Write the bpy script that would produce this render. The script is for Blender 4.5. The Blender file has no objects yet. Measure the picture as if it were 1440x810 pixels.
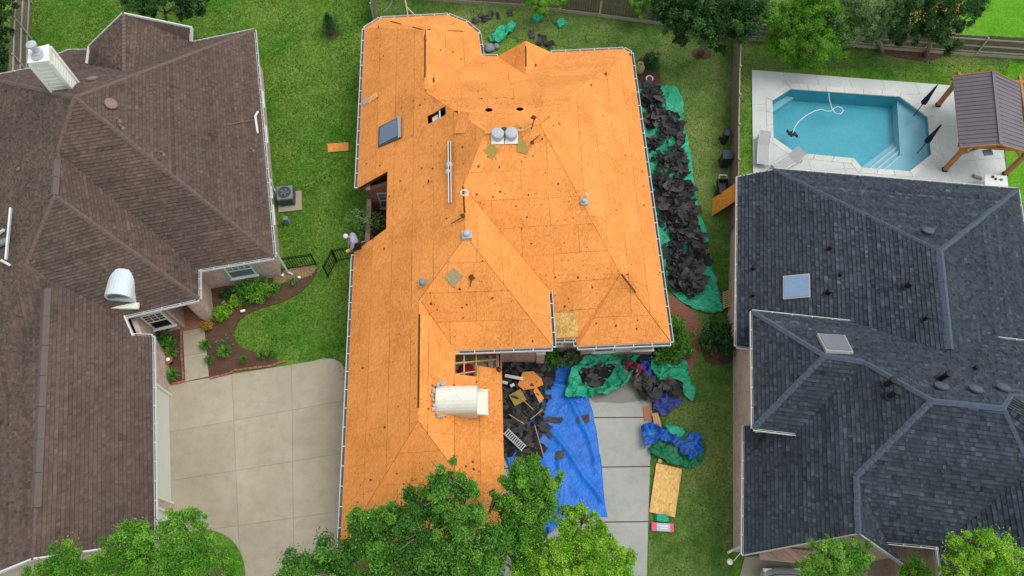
import bpy, bmesh, math, random
import numpy as np
from mathutils import Vector, noise, geometry
random.seed(7)
C = bpy.context.scene
COL = C.collection
# ---------------------------------------------------------------- camera
HC, FX, PITCH = 34.0, 1074.0, math.radians(65.5)
cd = bpy.data.cameras.new('camera'); cam = bpy.data.objects.new('camera', cd); COL.objects.link(cam)
cam.location = (0, 0, HC); cam.rotation_euler = (math.radians(90-65.5), 0, 0)
cd.sensor_width = 36; cd.lens = 36*FX/1440; cd.clip_start = 0.5; cd.clip_end = 1000
C.camera = cam
# ---------------------------------------------------------------- light
SUN_EL, SUN_AZ = math.radians(64), math.radians(82)      # azimuth clockwise from +Y
w = bpy.data.worlds.new('World'); C.world = w; w.use_nodes = True
nt = w.node_tree; bg = nt.nodes['Background']
sky = nt.nodes.new('ShaderNodeTexSky'); sky.sky_type = 'NISHITA'; sky.sun_disc = False
sky.sun_elevation = SUN_EL; sky.sun_rotation = SUN_AZ
hs = nt.nodes.new('ShaderNodeHueSaturation'); hs.inputs['Saturation'].default_value = 0.2
nt.links.new(sky.outputs[0], hs.inputs['Color']); nt.links.new(hs.outputs[0], bg.inputs['Color'])
bg.inputs['Strength'].default_value = 0.15
sd = bpy.data.lights.new('sun', 'SUN'); sd.energy = 0.85; sd.angle = math.radians(38); sd.color = (1, .965, .91)
sun = bpy.data.objects.new('sun', sd); COL.objects.link(sun)
sv = Vector((math.sin(SUN_AZ)*math.cos(SUN_EL), math.cos(SUN_AZ)*math.cos(SUN_EL), math.sin(SUN_EL)))
sun.rotation_euler = sv.to_track_quat('Z', 'Y').to_euler()
vs = C.view_settings; vs.view_transform = 'Standard'; vs.look = 'None'; vs.exposure = 0.8; vs.gamma = 1
C.cycles.max_bounces = 6; C.cycles.transparent_max_bounces = 8
# ---------------------------------------------------------------- photogrammetry: a photo point at a known height -> place
_F = Vector((0, math.cos(PITCH), -math.sin(PITCH))); _U = Vector((0, math.sin(PITCH), math.cos(PITCH))); _R = Vector((1, 0, 0))
def ray(x, y): return _F*FX + _R*(x-720) - _U*(y-405)
def P(x, y, z=0.0):
    d = ray(x, y); return Vector((0, 0, HC)) + d*((z-HC)/d.z)
def onplane(x, y, c, n, up=0.0):
    d = ray(x, y); o = Vector((0, 0, HC)); t = (c-o).dot(n)/d.dot(n); return o + d*t + n*up
# ---------------------------------------------------------------- materials
def lin(c):
    return tuple(((v/255)/12.92 if v <= 10.3 else ((v/255+.055)/1.055)**2.4) for v in c) + (1,)
class NT:
    def __init__(s, name, rough=.8, spec=.3, metal=0):
        s.m = bpy.data.materials.new(name); s.m.use_nodes = True; s.t = s.m.node_tree
        s.b = s.t.nodes['Principled BSDF']; s.b.inputs['Roughness'].default_value = rough
        s.b.inputs['Specular IOR Level'].default_value = spec; s.b.inputs['Metallic'].default_value = metal
    def n(s, typ, **k):
        q = s.t.nodes.new(typ)
        for a, b in k.items():
            if a in q.inputs.keys(): q.inputs[a].default_value = b
            else: setattr(q, a, b)
        return q
    def l(s, a, b): s.t.links.new(a, b)
    def coord(s, kind='Object', scale=(1, 1, 1), rot=(0, 0, 0)):
        t = s.n('ShaderNodeTexCoord'); mp = s.n('ShaderNodeMapping')
        mp.inputs['Scale'].default_value = scale; mp.inputs['Rotation'].default_value = rot
        s.l(t.outputs[kind], mp.inputs[0]); return mp.outputs[0]
    def noise(s, vec, scale, detail=4, rough=.6):
        q = s.n('ShaderNodeTexNoise', Scale=scale, Detail=detail, Roughness=rough); s.l(vec, q.inputs['Vector']); return q.outputs['Fac']
    def ramp(s, fac, stops):
        r = s.n('ShaderNodeValToRGB'); e = r.color_ramp.elements
        while len(e) < len(stops): e.new(.5)
        for i, (p, c) in enumerate(stops): e[i].position = p; e[i].color = c if len(c) == 4 else tuple(c)+(1,)
        s.l(fac, r.inputs[0]); return r.outputs[0]
    def mix(s, fac, a, b, mode='MIX'):
        q = s.n('ShaderNodeMix', data_type='RGBA', blend_type=mode)
        for v, i in ((fac, 0), (a, 6), (b, 7)):
            if hasattr(v, 'default_value') or hasattr(v, 'links'): s.l(v, q.inputs[i])
            else: q.inputs[i].default_value = v
        return q.outputs[2]
    def bump(s, h, strength=.4, dist=.02):
        q = s.n('ShaderNodeBump', Strength=strength, Distance=dist); s.l(h, q.inputs['Height']); s.l(q.outputs[0], s.b.inputs['Normal'])
    def col(s, c): s.l(c, s.b.inputs['Base Color'])
def rnd_noise(name, c1, c2, scale=3, fine=40, rough=.8, bump=.3, spec=.3, metal=0, vary=0.0, dist=.02, stretch=(1, 1, 1), kind='Object'):
    m = NT(name, rough, spec, metal); v = m.coord(kind, stretch)
    a = m.noise(v, scale); f = m.noise(v, fine, 3)
    c = m.mix(a, c1, c2); c = m.mix(.38 if bump >= .25 else .1, c, m.ramp(f, [(.3, (.35, .35, .35)), (.7, (1.5, 1.5, 1.5))]), 'MULTIPLY')
    if vary:
        oi = m.n('ShaderNodeObjectInfo')
        c = m.mix(1.0, c, m.ramp(oi.outputs['Random'], [(0, (1-vary,)*3), (1, (1+vary,)*3)]), 'MULTIPLY')
    m.col(c)
    if bump: m.bump(f, bump, dist)
    return m.m
M = {}
def osb(name, ca, cb, cc):
    m = NT(name, .75, .25); v = m.coord('Object')
    oi = m.n('ShaderNodeObjectInfo')
    off = m.n('ShaderNodeVectorMath', operation='SCALE'); m.l(v, off.inputs[0]); off.inputs['Scale'].default_value = 1
    vo = m.n('ShaderNodeTexVoronoi', Scale=17.0); st = m.coord('Object', (1, .55, .8), (0, 0, .6)); m.l(st, vo.inputs['Vector'])
    big = m.noise(v, .55, 4); fine = m.noise(v, 30, 3)
    c = m.ramp(vo.outputs['Color'], [(.12, ca), (.5, cb), (.9, cc)])
    c = m.mix(m.ramp(big, [(.35, (0, 0, 0)), (.7, (.55,)*3)]), c, cb)
    c = m.mix(.3, c, m.ramp(fine, [(.3, (.62,)*3), (.7, (1.28,)*3)]), 'MULTIPLY')
    c = m.mix(1.0, c, m.ramp(big, [(.3, (.86, .84, .8)), (.5, (1, 1, 1)), (.72, (1.08, 1.1, 1.2))]), 'MULTIPLY')
    c = m.mix(1.0, c, m.ramp(oi.outputs['Random'], [(0, (.94, .93, .9)), (.5, (1, 1, 1)), (1, (1.05, 1.07, 1.12))]), 'MULTIPLY')
    m.col(c); m.bump(fine, .25, .01); return m.m
M['osb'] = osb('osb', lin((211, 125, 52)), lin((220, 141, 68)), lin((228, 157, 88)))
M['osb_new'] = osb('osb_new', lin((190, 140, 70)), lin((214, 170, 100)), lin((230, 196, 130)))
M['osb_dull'] = osb('osb_dull', lin((176, 112, 30)), lin((196, 134, 44)), lin((206, 152, 66)))
def shingle(name, stops, amt=.5):
    m = NT(name, .92, .15); o = m.coord('Object'); a = m.n('ShaderNodeAttribute', attribute_name='tint')
    big = m.noise(o, .3, 4); mid = m.noise(o, 1.6, 4, .7); fine = m.noise(o, 45, 2)
    c = m.ramp(a.outputs['Fac'], stops)
    c = m.mix(amt, c, m.ramp(mid, [(.3, (.68,)*3), (.7, (1.3,)*3)]), 'MULTIPLY')
    c = m.mix(.6, c, m.ramp(big, [(.3, (.78, .8, .84)), (.7, (1.22, 1.2, 1.16))]), 'MULTIPLY')
    c = m.mix(.5, c, m.ramp(fine, [(.3, (.6,)*3), (.7, (1.4,)*3)]), 'MULTIPLY')
    m.col(c); m.bump(fine, .4, .01); return m.m
M['sh_brown'] = shingle('brown_shingle', [(0, lin((70, 58, 52))), (.35, lin((84, 71, 64))), (.7, lin((94, 81, 73))), (1, lin((105, 92, 83)))])
M['sh_blue'] = shingle('slate_shingle', [(0, lin((34, 38, 44))), (.35, lin((50, 56, 63))), (.7, lin((62, 69, 77))), (1, lin((82, 90, 100)))])
M['sh_base_brown'] = rnd_noise('brown_underlay', lin((60, 48, 45)), lin((74, 60, 56)), 4, 40, .9, .2)
M['sh_base_blue'] = rnd_noise('slate_underlay', lin((34, 38, 46)), lin((44, 50, 58)), 4, 40, .9, .2)
M['cap_brown'] = rnd_noise('cap_brown', lin((92, 76, 70)), lin((112, 95, 88)), 6, 50, .9, .4)
M['cap_blue'] = rnd_noise('cap_blue', lin((64, 74, 88)), lin((84, 95, 110)), 6, 50, .9, .4)
M['ridge_metal'] = rnd_noise('ridge_vent_brown', lin((86, 76, 71)), lin((100, 90, 84)), 4, 30, .7, .2)
def brick(name, c1, c2, mortar, bw=.2, bh=.075, kind='UV'):
    m = NT(name, .85, .2); v = m.coord(kind); o = m.coord('Object')
    br = m.n('ShaderNodeTexBrick', offset=.5); m.l(v, br.inputs['Vector'])
    br.inputs['Color1'].default_value = c1; br.inputs['Color2'].default_value = c2; br.inputs['Mortar'].default_value = mortar
    br.inputs['Scale'].default_value = 1; br.inputs['Brick Width'].default_value = bw; br.inputs['Row Height'].default_value = bh
    br.inputs['Mortar Size'].default_value = .008; br.inputs['Mortar Smooth'].default_value = .3
    n = m.noise(o, 1.3, 4); f = m.noise(o, 22, 2)
    c = m.mix(.6, br.outputs['Color'], m.ramp(n, [(.3, (.75,)*3), (.7, (1.2,)*3)]), 'MULTIPLY')
    c = m.mix(.5, c, m.ramp(f, [(.3, (.6,)*3), (.7, (1.35,)*3)]), 'MULTIPLY')
    m.col(c); m.bump(br.outputs['Fac'], -.4, .02); return m.m
M['brick_pink'] = brick('pink_brick', lin((178, 148, 136)), lin((204, 178, 166)), lin((196, 186, 176)))
M['brick_tan'] = brick('tan_brick', lin((160, 128, 112)), lin((186, 156, 140)), lin((180, 168, 156)))
M['brick_red'] = brick('red_brick', lin((124, 76, 60)), lin((150, 98, 80)), lin((128, 110, 98)), .2, .1)
M['paver'] = rnd_noise('red_paver', lin((134, 84, 66)), lin((160, 112, 92)), 3, 30, .85, .4, vary=.2)
M['paver_base'] = rnd_noise('paver_sand', lin((112, 92, 76)), lin((136, 118, 98)), 3, 60, .95, .3)
M['white'] = rnd_noise('white_paint', lin((208, 210, 206)), lin((226, 228, 224)), 2, 30, .5, .05)
M['gut_floor'] = rnd_noise('gutter_floor_grey', lin((66, 66, 66)), lin((112, 112, 110)), 1.5, 9, .9, .3)  # dark grey for the floor of the gutter troughs
M['gutter'] = rnd_noise('gutter_white', lin((196, 198, 196)), lin((226, 228, 226)), 1.5, 12, .45, .05)
M['siding'] = rnd_noise('pale_siding', lin((206, 210, 196)), lin((222, 226, 212)), .8, 20, .6, .08)
M['garage'] = rnd_noise('garage_door_paint', lin((200, 205, 194)), lin((214, 218, 206)), .8, 20, .5, .05)
M['trim_grey'] = rnd_noise('grey_trim', lin((150, 152, 150)), lin((172, 174, 170)), 2, 30, .6, .1)
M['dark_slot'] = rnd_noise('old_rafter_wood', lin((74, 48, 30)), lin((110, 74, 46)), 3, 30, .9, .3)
M['lumber'] = rnd_noise('lumber', lin((176, 140, 96)), lin((206, 172, 126)), 2, 40, .8, .2, stretch=(1, 6, 1))
M['attic'] = rnd_noise('attic_ply', lin((178, 150, 120)), lin((206, 182, 152)), 2, 30, .85, .2)
M['pink'] = rnd_noise('insulation_red', lin((150, 30, 50)), lin((184, 50, 70)), 6, 30, .95, .5)
M['cedar'] = rnd_noise('cedar_post', lin((150, 100, 60)), lin((182, 130, 84)), 2, 25, .7, .2, stretch=(6, 6, 1))
def concrete(name, c1, c2, stain):
    m = NT(name, .85, .25); o = m.coord('Object')
    a = m.noise(o, .35, 5, .65); b = m.noise(o, 2.2, 4); f = m.noise(o, 38, 3)
    c = m.mix(m.ramp(a, [(.3, (0, 0, 0)), (.7, (1, 1, 1))]), c1, c2)
    c = m.mix(m.ramp(b, [(.48, (0, 0, 0)), (.85, (.5,)*3)]), c, stain)
    c = m.mix(.35, c, m.ramp(f, [(.3, (.65,)*3), (.7, (1.3,)*3)]), 'MULTIPLY')
    oi = m.n('ShaderNodeObjectInfo'); c = m.mix(1.0, c, m.ramp(oi.outputs['Random'], [(0, (.94,)*3), (1, (1.05,)*3)]), 'MULTIPLY')
    m.col(c); m.bump(f, .2, .01); return m.m
M['conc_tan'] = concrete('tan_concrete', lin((154, 145, 124)), lin((178, 168, 146)), lin((132, 123, 105)))
M['conc_grey'] = concrete('grey_concrete', lin((150, 152, 144)), lin((172, 174, 166)), lin((132, 134, 128)))
M['conc_damp'] = concrete('damp_concrete', lin((122, 120, 110)), lin((138, 136, 126)), lin((112, 110, 102)))
M['conc_pale'] = concrete('pale_deck', lin((186, 190, 186)), lin((202, 206, 202)), lin((174, 176, 172)))
M['coping'] = concrete('coping_stone', lin((190, 190, 184)), lin((212, 212, 206)), lin((168, 164, 154)))
def grass(name, dk, md, lt, dry):
    m = NT(name, .95, .1); o = m.coord('Object')
    a = m.noise(o, .22, 5, .62); b = m.noise(o, 1.6, 6, .72); f = m.noise(o, 11, 5, .8); g = m.noise(o, 50, 2)
    c = m.ramp(b, [(.28, dk), (.5, md), (.74, lt)])
    c = m.mix(m.ramp(a, [(.40, (0, 0, 0)), (.68, (.9,)*3)]), c, dry)
    c = m.mix(.75, c, m.ramp(f, [(.3, (.42,)*3), (.5, (1, 1, 1)), (.72, (1.75, 1.7, 1.5))]), 'MULTIPLY')
    c = m.mix(.5, c, m.ramp(g, [(.3, (.45,)*3), (.7, (1.6,)*3)]), 'MULTIPLY')
    m.col(c); m.bump(f, .9, .08); return m.m
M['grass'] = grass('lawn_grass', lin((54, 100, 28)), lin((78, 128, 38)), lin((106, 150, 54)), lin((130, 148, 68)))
M['grass_shade'] = grass('painted_shade_grass', lin((54, 88, 34)), lin((78, 114, 46)), lin((106, 138, 64)), lin((132, 142, 84)))  # back yard greens darkened: tree shade is put into the colour
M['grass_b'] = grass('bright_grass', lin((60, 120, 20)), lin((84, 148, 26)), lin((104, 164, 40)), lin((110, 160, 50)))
M['mulch'] = rnd_noise('mulch', lin((74, 50, 40)), lin((112, 84, 68)), 2, 26, .95, .9, dist=.05)
M['gravel'] = rnd_noise('gravel_bed', lin((130, 106, 70)), lin((168, 140, 100)), 3, 24, .95, .6, dist=.04)
M['stone'] = rnd_noise('river_stone', lin((120, 98, 66)), lin((190, 164, 122)), 8, 60, .8, .2, vary=.3)
M['fence'] = rnd_noise('weathered_fence', lin((92, 85, 74)), lin((132, 124, 108)), 2.5, 30, .95, .4, stretch=(3, 3, .6), vary=.18)
M['fence_lt'] = rnd_noise('fence_rail', lin((150, 144, 128)), lin((180, 174, 156)), 3, 30, .95, .3, vary=.1)
M['iron'] = rnd_noise('black_iron', lin((22, 24, 24)), lin((34, 36, 36)), 6, 40, .5, .1)
M['tar'] = rnd_noise('torn_shingle', lin((46, 46, 47)), lin((76, 74, 73)), 2.5, 38, .9, .5, vary=.6, spec=.25)
M['tar_heap'] = rnd_noise('shingle_rubble', lin((22, 23, 25)), lin((46, 47, 50)), 5, 30, .95, .9, dist=.06)
def tarp(name, c1, c2, c3, crease=3.2, cb=.9):
    m = NT(name, .42, .4); o = m.coord('Object'); a = m.noise(o, 1.2, 5, .65); f = m.noise(o, 8, 4); d = m.noise(o, .7, 5, .7); wp = m.n('ShaderNodeTexNoise', Scale=1.4, Detail=2); m.l(o, wp.inputs['Vector']); wv = m.n('ShaderNodeVectorMath', operation='SCALE'); m.l(wp.outputs['Color'], wv.inputs[0]); wv.inputs['Scale'].default_value = .9; wa = m.n('ShaderNodeVectorMath', operation='ADD'); m.l(o, wa.inputs[0]); m.l(wv.outputs[0], wa.inputs[1]); vo = m.n('ShaderNodeTexVoronoi', Scale=crease); m.l(wa.outputs[0], vo.inputs['Vector']); mth = m.n('ShaderNodeMath', operation='MULTIPLY_ADD'); m.l(vo.outputs['Distance'], mth.inputs[0]); mth.inputs[1].default_value = 1.6; m.l(f, mth.inputs[2])
    c = m.ramp(a, [(.3, c1), (.52, c2), (.75, c3)]); c = m.mix(m.ramp(d, [(.52, (0, 0, 0)), (.75, (.28,)*3)]), c, lin((120, 122, 118))); m.col(c); m.bump(mth.outputs[0], cb, .10); return m.m
M['tarp_blue'] = tarp('blue_tarp', lin((10, 92, 186)), lin((16, 108, 204)), lin((34, 122, 214)), 1.3, .45)
M['tarp_green'] = tarp('green_tarp', lin((28, 150, 108)), lin((42, 172, 128)), lin((70, 194, 152)))
M['tarp_purple'] = tarp('violet_blue_tarp', lin((40, 52, 124)), lin((58, 72, 150)), lin((80, 92, 168)))
M['tarp_dgreen'] = tarp('deep_green_tarp', lin((16, 104, 66)), lin((22, 122, 82)), lin((36, 140, 98)))
M['tarp_bright'] = tarp('bright_blue_tarp', lin((20, 84, 172)), lin((34, 106, 198)), lin((70, 136, 212)))
M['felt'] = rnd_noise('olive_felt', lin((146, 124, 58)), lin((168, 146, 76)), 3, 40, .9, .3)
M['felt_grey'] = rnd_noise('grey_felt', lin((142, 128, 92)), lin((164, 150, 112)), 4, 40, .9, .3)
M['card'] = rnd_noise('cardboard', lin((150, 100, 64)), lin((172, 120, 80)), 3, 40, .9, .2)
M['alu'] = rnd_noise('aluminium', lin((176, 180, 184)), lin((204, 208, 212)), 3, 30, .38, .1, metal=.25)
M['galv'] = rnd_noise('galvanised', lin((150, 156, 160)), lin((186, 192, 196)), 8, 40, .6, .2, metal=.05)
M['cream'] = rnd_noise('cream_metal', lin((208, 208, 192)), lin((222, 222, 206)), 1, 12, .5, .08)
M['palehood'] = rnd_noise('pale_hood', lin((186, 196, 200)), lin((210, 218, 220)), 1.5, 16, .45, .08)
M['glass'] = rnd_noise('skylight_glass', lin((58, 82, 112)), lin((74, 98, 130)), .8, 5, .12, .02, spec=.6)
M['glass_lt'] = rnd_noise('pale_skylight_glass', lin((110, 136, 166)), lin((124, 150, 178)), .8, 5, .15, .02, spec=.6)
M['glass_grey'] = rnd_noise('grey_skylight_glass', lin((112, 114, 122)), lin((128, 130, 138)), .8, 5, .2, .02, spec=.5)
M['pane'] = rnd_noise('window_glass', lin((70, 92, 94)), lin((112, 136, 136)), 1.2, 4, .08, .0, spec=.8)
M['pane_dk'] = rnd_noise('dark_window_glass', lin((18, 22, 24)), lin((40, 44, 46)), 1.2, 4, .08, .0, spec=.8)
M['black'] = rnd_noise('black_plastic', lin((24, 26, 28)), lin((40, 42, 46)), 4, 40, .5, .15)
M['navy'] = rnd_noise('navy_canvas', lin((18, 26, 48)), lin((30, 40, 66)), 6, 40, .8, .2)
M['bin'] = rnd_noise('bin_plastic', lin((34, 40, 50)), lin((50, 56, 68)), 3, 40, .5, .1)
M['grey'] = rnd_noise('grey_metal', lin((110, 118, 122)), lin((134, 142, 146)), 4, 40, .5, .1)
M['dgrey'] = rnd_noise('dark_grey_metal', lin((60, 66, 70)), lin((80, 86, 90)), 4, 40, .5, .1)
M['pipe_blk'] = rnd_noise('black_vent', lin((18, 20, 24)), lin((30, 32, 38)), 4, 40, .55, .1)
M['vent_brown'] = rnd_noise('brown_vent', lin((118, 98, 90)), lin((134, 113, 105)), 4, 40, .6, .1)
M['vent_blue'] = rnd_noise('slate_vent', lin((62, 72, 86)), lin((80, 90, 104)), 4, 40, .55, .1)
M['hoodie'] = rnd_noise('grey_fabric', lin((128, 138, 156)), lin((156, 166, 184)), 5, 40, .95, .3)
M['cap'] = rnd_noise('pale_fabric', lin((186, 192, 198)), lin((206, 212, 216)), 5, 40, .95, .2)
M['redshirt'] = rnd_noise('dark_red_fabric', lin((120, 24, 48)), lin((150, 44, 66)), 5, 40, .95, .3)
M['jeans'] = rnd_noise('dark_jeans', lin((30, 36, 56)), lin((48, 56, 80)), 5, 40, .95, .3)
M['skin'] = rnd_noise('skin', lin((150, 100, 76)), lin((172, 120, 94)), 5, 40, .7, .05)
M['hair'] = rnd_noise('dark_hair', lin((20, 16, 14)), lin((36, 28, 24)), 8, 60, .7, .3)
M['yellow'] = rnd_noise('yellow_plastic', lin((226, 168, 20)), lin((238, 186, 40)), 5, 40, .5, .1)
M['pinkbox'] = rnd_noise('pink_print', lin((214, 60, 110)), lin((230, 90, 134)), 3, 20, .5, .05)
M['greybox'] = rnd_noise('grey_print', lin((150, 160, 168)), lin((184, 192, 196)), 3, 20, .5, .05)
M['carpaint'] = rnd_noise('silver_car_paint', lin((176, 182, 184)), lin((192, 198, 200)), 1, 60, .25, .02, metal=.3, spec=.6)
M['metalroof_w'] = rnd_noise('mauve_metal_roof', lin((98, 91, 98)), lin((112, 105, 112)), 1, 12, .5, .05, metal=.2)
M['metalroof_e'] = M['metalroof_w']
M['bark'] = rnd_noise('bark', lin((96, 84, 72)), lin((146, 132, 116)), 3, 25, .95, .6, stretch=(4, 4, 1))
M['olive'] = rnd_noise('olive_pot', lin((140, 136, 88)), lin((164, 160, 110)), 4, 30, .7, .2)
M['terra'] = rnd_noise('terracotta', lin((134, 78, 58)), lin((156, 98, 74)), 4, 30, .85, .3)
M['lampglass'] = rnd_noise('frosted_lamp', lin((232, 230, 214)), lin((244, 242, 228)), 4, 30, .4, .0)
M['lead'] = rnd_noise('lead_flashing', lin((150, 154, 158)), lin((184, 186, 188)), 8, 30, .5, .4, metal=.2)
# pool plaster and water
M['plaster'] = rnd_noise('pool_plaster', lin((84, 164, 182)), lin((116, 190, 202)), .9, 6, .7, .1)
M['plaster_ledge'] = rnd_noise('ledge_plaster', lin((158, 192, 206)), lin((172, 204, 216)), 1.5, 12, .7, .1)
mw = NT('pool_water', .06, .5)
_t = mw.n('ShaderNodeBsdfTransparent', Color=(.78, .94, .95, 1)); _g = mw.n('ShaderNodeBsdfGlossy', Roughness=.08); _f = mw.n('ShaderNodeFresnel', IOR=1.33)
_x = mw.n('ShaderNodeMixShader'); _nz = mw.noise(mw.coord('Object'), 4.0, 4); _bp = mw.n('ShaderNodeBump', Strength=.3, Distance=.05)
mw.l(_nz, _bp.inputs['Height']); mw.l(_bp.outputs[0], _g.inputs['Normal']); mw.l(_bp.outputs[0], _f.inputs['Normal'])
mw.l(_f.outputs[0], _x.inputs[0]); mw.l(_t.outputs[0], _x.inputs[1]); mw.l(_g.outputs[0], _x.inputs[2]); mw.l(_x.outputs[0], mw.t.nodes['Material Output'].inputs[0])
M['water'] = mw.m
def leafmat(name, stops):
    m = NT(name, .6, .25); a = m.n('ShaderNodeAttribute', attribute_name='tint'); c = m.ramp(a.outputs['Fac'], stops); m.col(c)
    tr = m.n('ShaderNodeBsdfTranslucent'); m.l(c, tr.inputs[0]); x = m.n('ShaderNodeMixShader'); x.inputs[0].default_value = .3
    m.l(m.b.outputs[0], x.inputs[1]); m.l(tr.outputs[0], x.inputs[2]); m.l(x.outputs[0], m.t.nodes['Material Output'].inputs[0]); return m.m
def leafset(name, d, md, l): M[name] = leafmat(name, [(0, lin(d)), (.5, lin(md)), (1, lin(l))])
leafset('leaf_oak', (50, 98, 34), (82, 140, 46), (126, 180, 70))
leafset('leaf_mid', (60, 118, 30), (94, 156, 42), (136, 186, 66))
leafset('leaf_lime', (84, 144, 26), (126, 184, 42), (170, 212, 76))
leafset('leaf_dark', (34, 68, 34), (52, 94, 44), (88, 132, 64))
leafset('leaf_lime2', (70, 130, 32), (104, 166, 46), (144, 194, 76))
leafset('leaf_grey', (74, 108, 58), (106, 140, 80), (150, 174, 114))
leafset('leaf_orange', (150, 120, 40), (180, 150, 56), (200, 176, 80))
leafset('blade', (56, 102, 28), (92, 138, 44), (146, 172, 80)); leafset('blade_shade', (52, 88, 34), (84, 120, 50), (132, 152, 86)); leafset('leaf_spike', (50, 96, 40), (84, 136, 50), (140, 176, 70))  # the darker blade set has the yard's tree shade in its colour
# ---------------------------------------------------------------- builders
def wloc(o):
    v = Vector((0, 0, 0))
    while o: v += o.location; o = o.parent
    return v
def meta(o, label=None, cat=None, group=None, kind=None):
    for k, v in (('label', label), ('category', cat), ('group', group), ('kind', kind)):
        if v: o[k] = v
    return o
def thing(name, label, cat, loc=(0, 0, 0), group=None):
    o = bpy.data.objects.new(name, None); COL.objects.link(o); o.location = loc; o.empty_display_size = .2
    return meta(o, label, cat, group)
class MB:
    """collects world-space geometry and links it as ONE mesh object"""
    def __init__(s): s.v = []; s.f = []; s.uv = []
    def face(s, pts, uvs=None):
        i = len(s.v); s.v += [tuple(p) for p in pts]; s.f.append(tuple(range(i, i+len(pts))))
        s.uv += [tuple(u) for u in uvs] if uvs else [(p[0]+p[1], p[2]) for p in pts]
    def mesh(s, vs, fs):
        i = len(s.v); vs = [tuple(v) for v in vs]; s.v += vs
        for f in fs:
            s.f.append(tuple(a+i for a in f)); s.uv += [(vs[a][0]+vs[a][1], vs[a][2]) for a in f]
        return s
    def hexa(s, b, t):         # bottom 4 pts, top 4 pts (ccw seen from above)
        return s.mesh(list(b)+list(t), [(3, 2, 1, 0), (4, 5, 6, 7), (0, 1, 5, 4), (1, 2, 6, 5), (2, 3, 7, 6), (3, 0, 4, 7)])
    def box(s, c, sx, sy, sz, rz=0, z0=None):   # c = centre of base
        c = Vector(c); cs, sn = math.cos(rz), math.sin(rz); q = []
        for a, b in ((-1, -1), (1, -1), (1, 1), (-1, 1)):
            x, y = a*sx/2, b*sy/2; q.append(Vector((c.x+x*cs-y*sn, c.y+x*sn+y*cs, c.z)))
        return s.hexa(q, [p+Vector((0, 0, sz)) for p in q])
    def bar(s, p0, p1, wd, th, up=Vector((0, 0, 1))):
        p0, p1 = Vector(p0), Vector(p1); d = (p1-p0).normalized()
        a = d.cross(up)
        if a.length < 1e-3: a = d.cross(Vector((1, 0, 0)))
        a.normalize(); b = a.cross(d).normalized(); a *= wd/2; b *= th/2
        q0 = [p0-a-b, p0+a-b, p0+a+b, p0-a+b]; q1 = [q+(p1-p0) for q in q0]
        return s.mesh(q0+q1, [(0, 1, 2, 3), (7, 6, 5, 4), (4, 5, 1, 0), (5, 6, 2, 1), (6, 7, 3, 2), (7, 4, 0, 3)])
    def tube(s, pts, r, n=8, cap=True):
        pts = [Vector(p) for p in pts]; rs = r if isinstance(r, (list, tuple)) else [r]*len(pts); V = []; Fc = []
        ref = None
        for i, p in enumerate(pts):
            d = (pts[min(i+1, len(pts)-1)]-pts[max(i-1, 0)]).normalized()
            a = d.cross(Vector((0, 0, 1))) if ref is None else ref-d*ref.dot(d)
            if a.length < 1e-3: a = d.cross(Vector((1, 0, 0)))
            a.normalize(); ref = a; b = d.cross(a)
            for k in range(n):
                t = 2*math.pi*k/n; V.append(p+(a*math.cos(t)+b*math.sin(t))*rs[i])
        for i in range(len(pts)-1):
            for k in range(n):
                Fc.append((i*n+k, i*n+(k+1) % n, (i+1)*n+(k+1) % n, (i+1)*n+k))
        if cap: Fc += [tuple(range(n))[::-1], tuple(range((len(pts)-1)*n, len(pts)*n))]
        return s.mesh(V, Fc)
    def lathe(s, c, prof, n=16, axis=None):    # prof: (r, z) list
        c = Vector(c); V = []; Fc = []
        q = (Vector(axis).to_track_quat('Z', 'Y') if axis else None)
        for r, z in prof:
            for k in range(n):
                t = 2*math.pi*k/n; u = Vector((r*math.cos(t), r*math.sin(t), z)); V.append(c+(q @ u if q else u))
        for i in range(len(prof)-1):
            for k in range(n): Fc.append((i*n+k, i*n+(k+1) % n, (i+1)*n+(k+1) % n, (i+1)*n+k))
        Fc += [tuple(range(n))[::-1], tuple(range((len(prof)-1)*n, len(prof)*n))]
        return s.mesh(V, Fc)
    def prism(s, poly, z0, z1):
        n = len(poly); b = [Vector((p[0], p[1], z0)) for p in poly]; t = [Vector((p[0], p[1], z1)) for p in poly]
        ar = sum(poly[i][0]*poly[(i+1) % n][1]-poly[(i+1) % n][0]*poly[i][1] for i in range(n))
        if ar < 0: b.reverse(); t.reverse()
        return s.mesh(b+t, [tuple(range(n))[::-1], tuple(range(n, 2*n))]+[(i, (i+1) % n, n+(i+1) % n, n+i) for i in range(n)])
    def build(s, name, mat, parent=None, smooth=False, kind=None, label=None, **k):
        off = wloc(parent) if parent else Vector((0, 0, 0))
        me = bpy.data.meshes.new(name); me.from_pydata([(v[0]-off.x, v[1]-off.y, v[2]-off.z) for v in s.v], [], s.f)
        ul = me.uv_layers.new(name='UVMap'); ul.data.foreach_set('uv', [c for u in s.uv for c in u])
        me.materials.append(M[mat] if isinstance(mat, str) else mat)
        if smooth: me.polygons.foreach_set('use_smooth', [True]*len(me.polygons))
        me.update(); o = bpy.data.objects.new(name, me); COL.objects.link(o)
        if parent: o.parent = parent
        return meta(o, label, k.get('cat'), k.get('group'), kind)
def copy_tree(o, parent=None):
    c = o.copy(); COL.objects.link(c); c.parent = parent
    for ch in list(o.children): copy_tree(ch, c)
    return c
def bev(o, wd=.02, seg=2):
    m = o.modifiers.new('bevel', 'BEVEL'); m.width = wd; m.segments = seg; m.limit_method = 'ANGLE'; return o
V2 = lambda p: (p[0], p[1])
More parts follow.
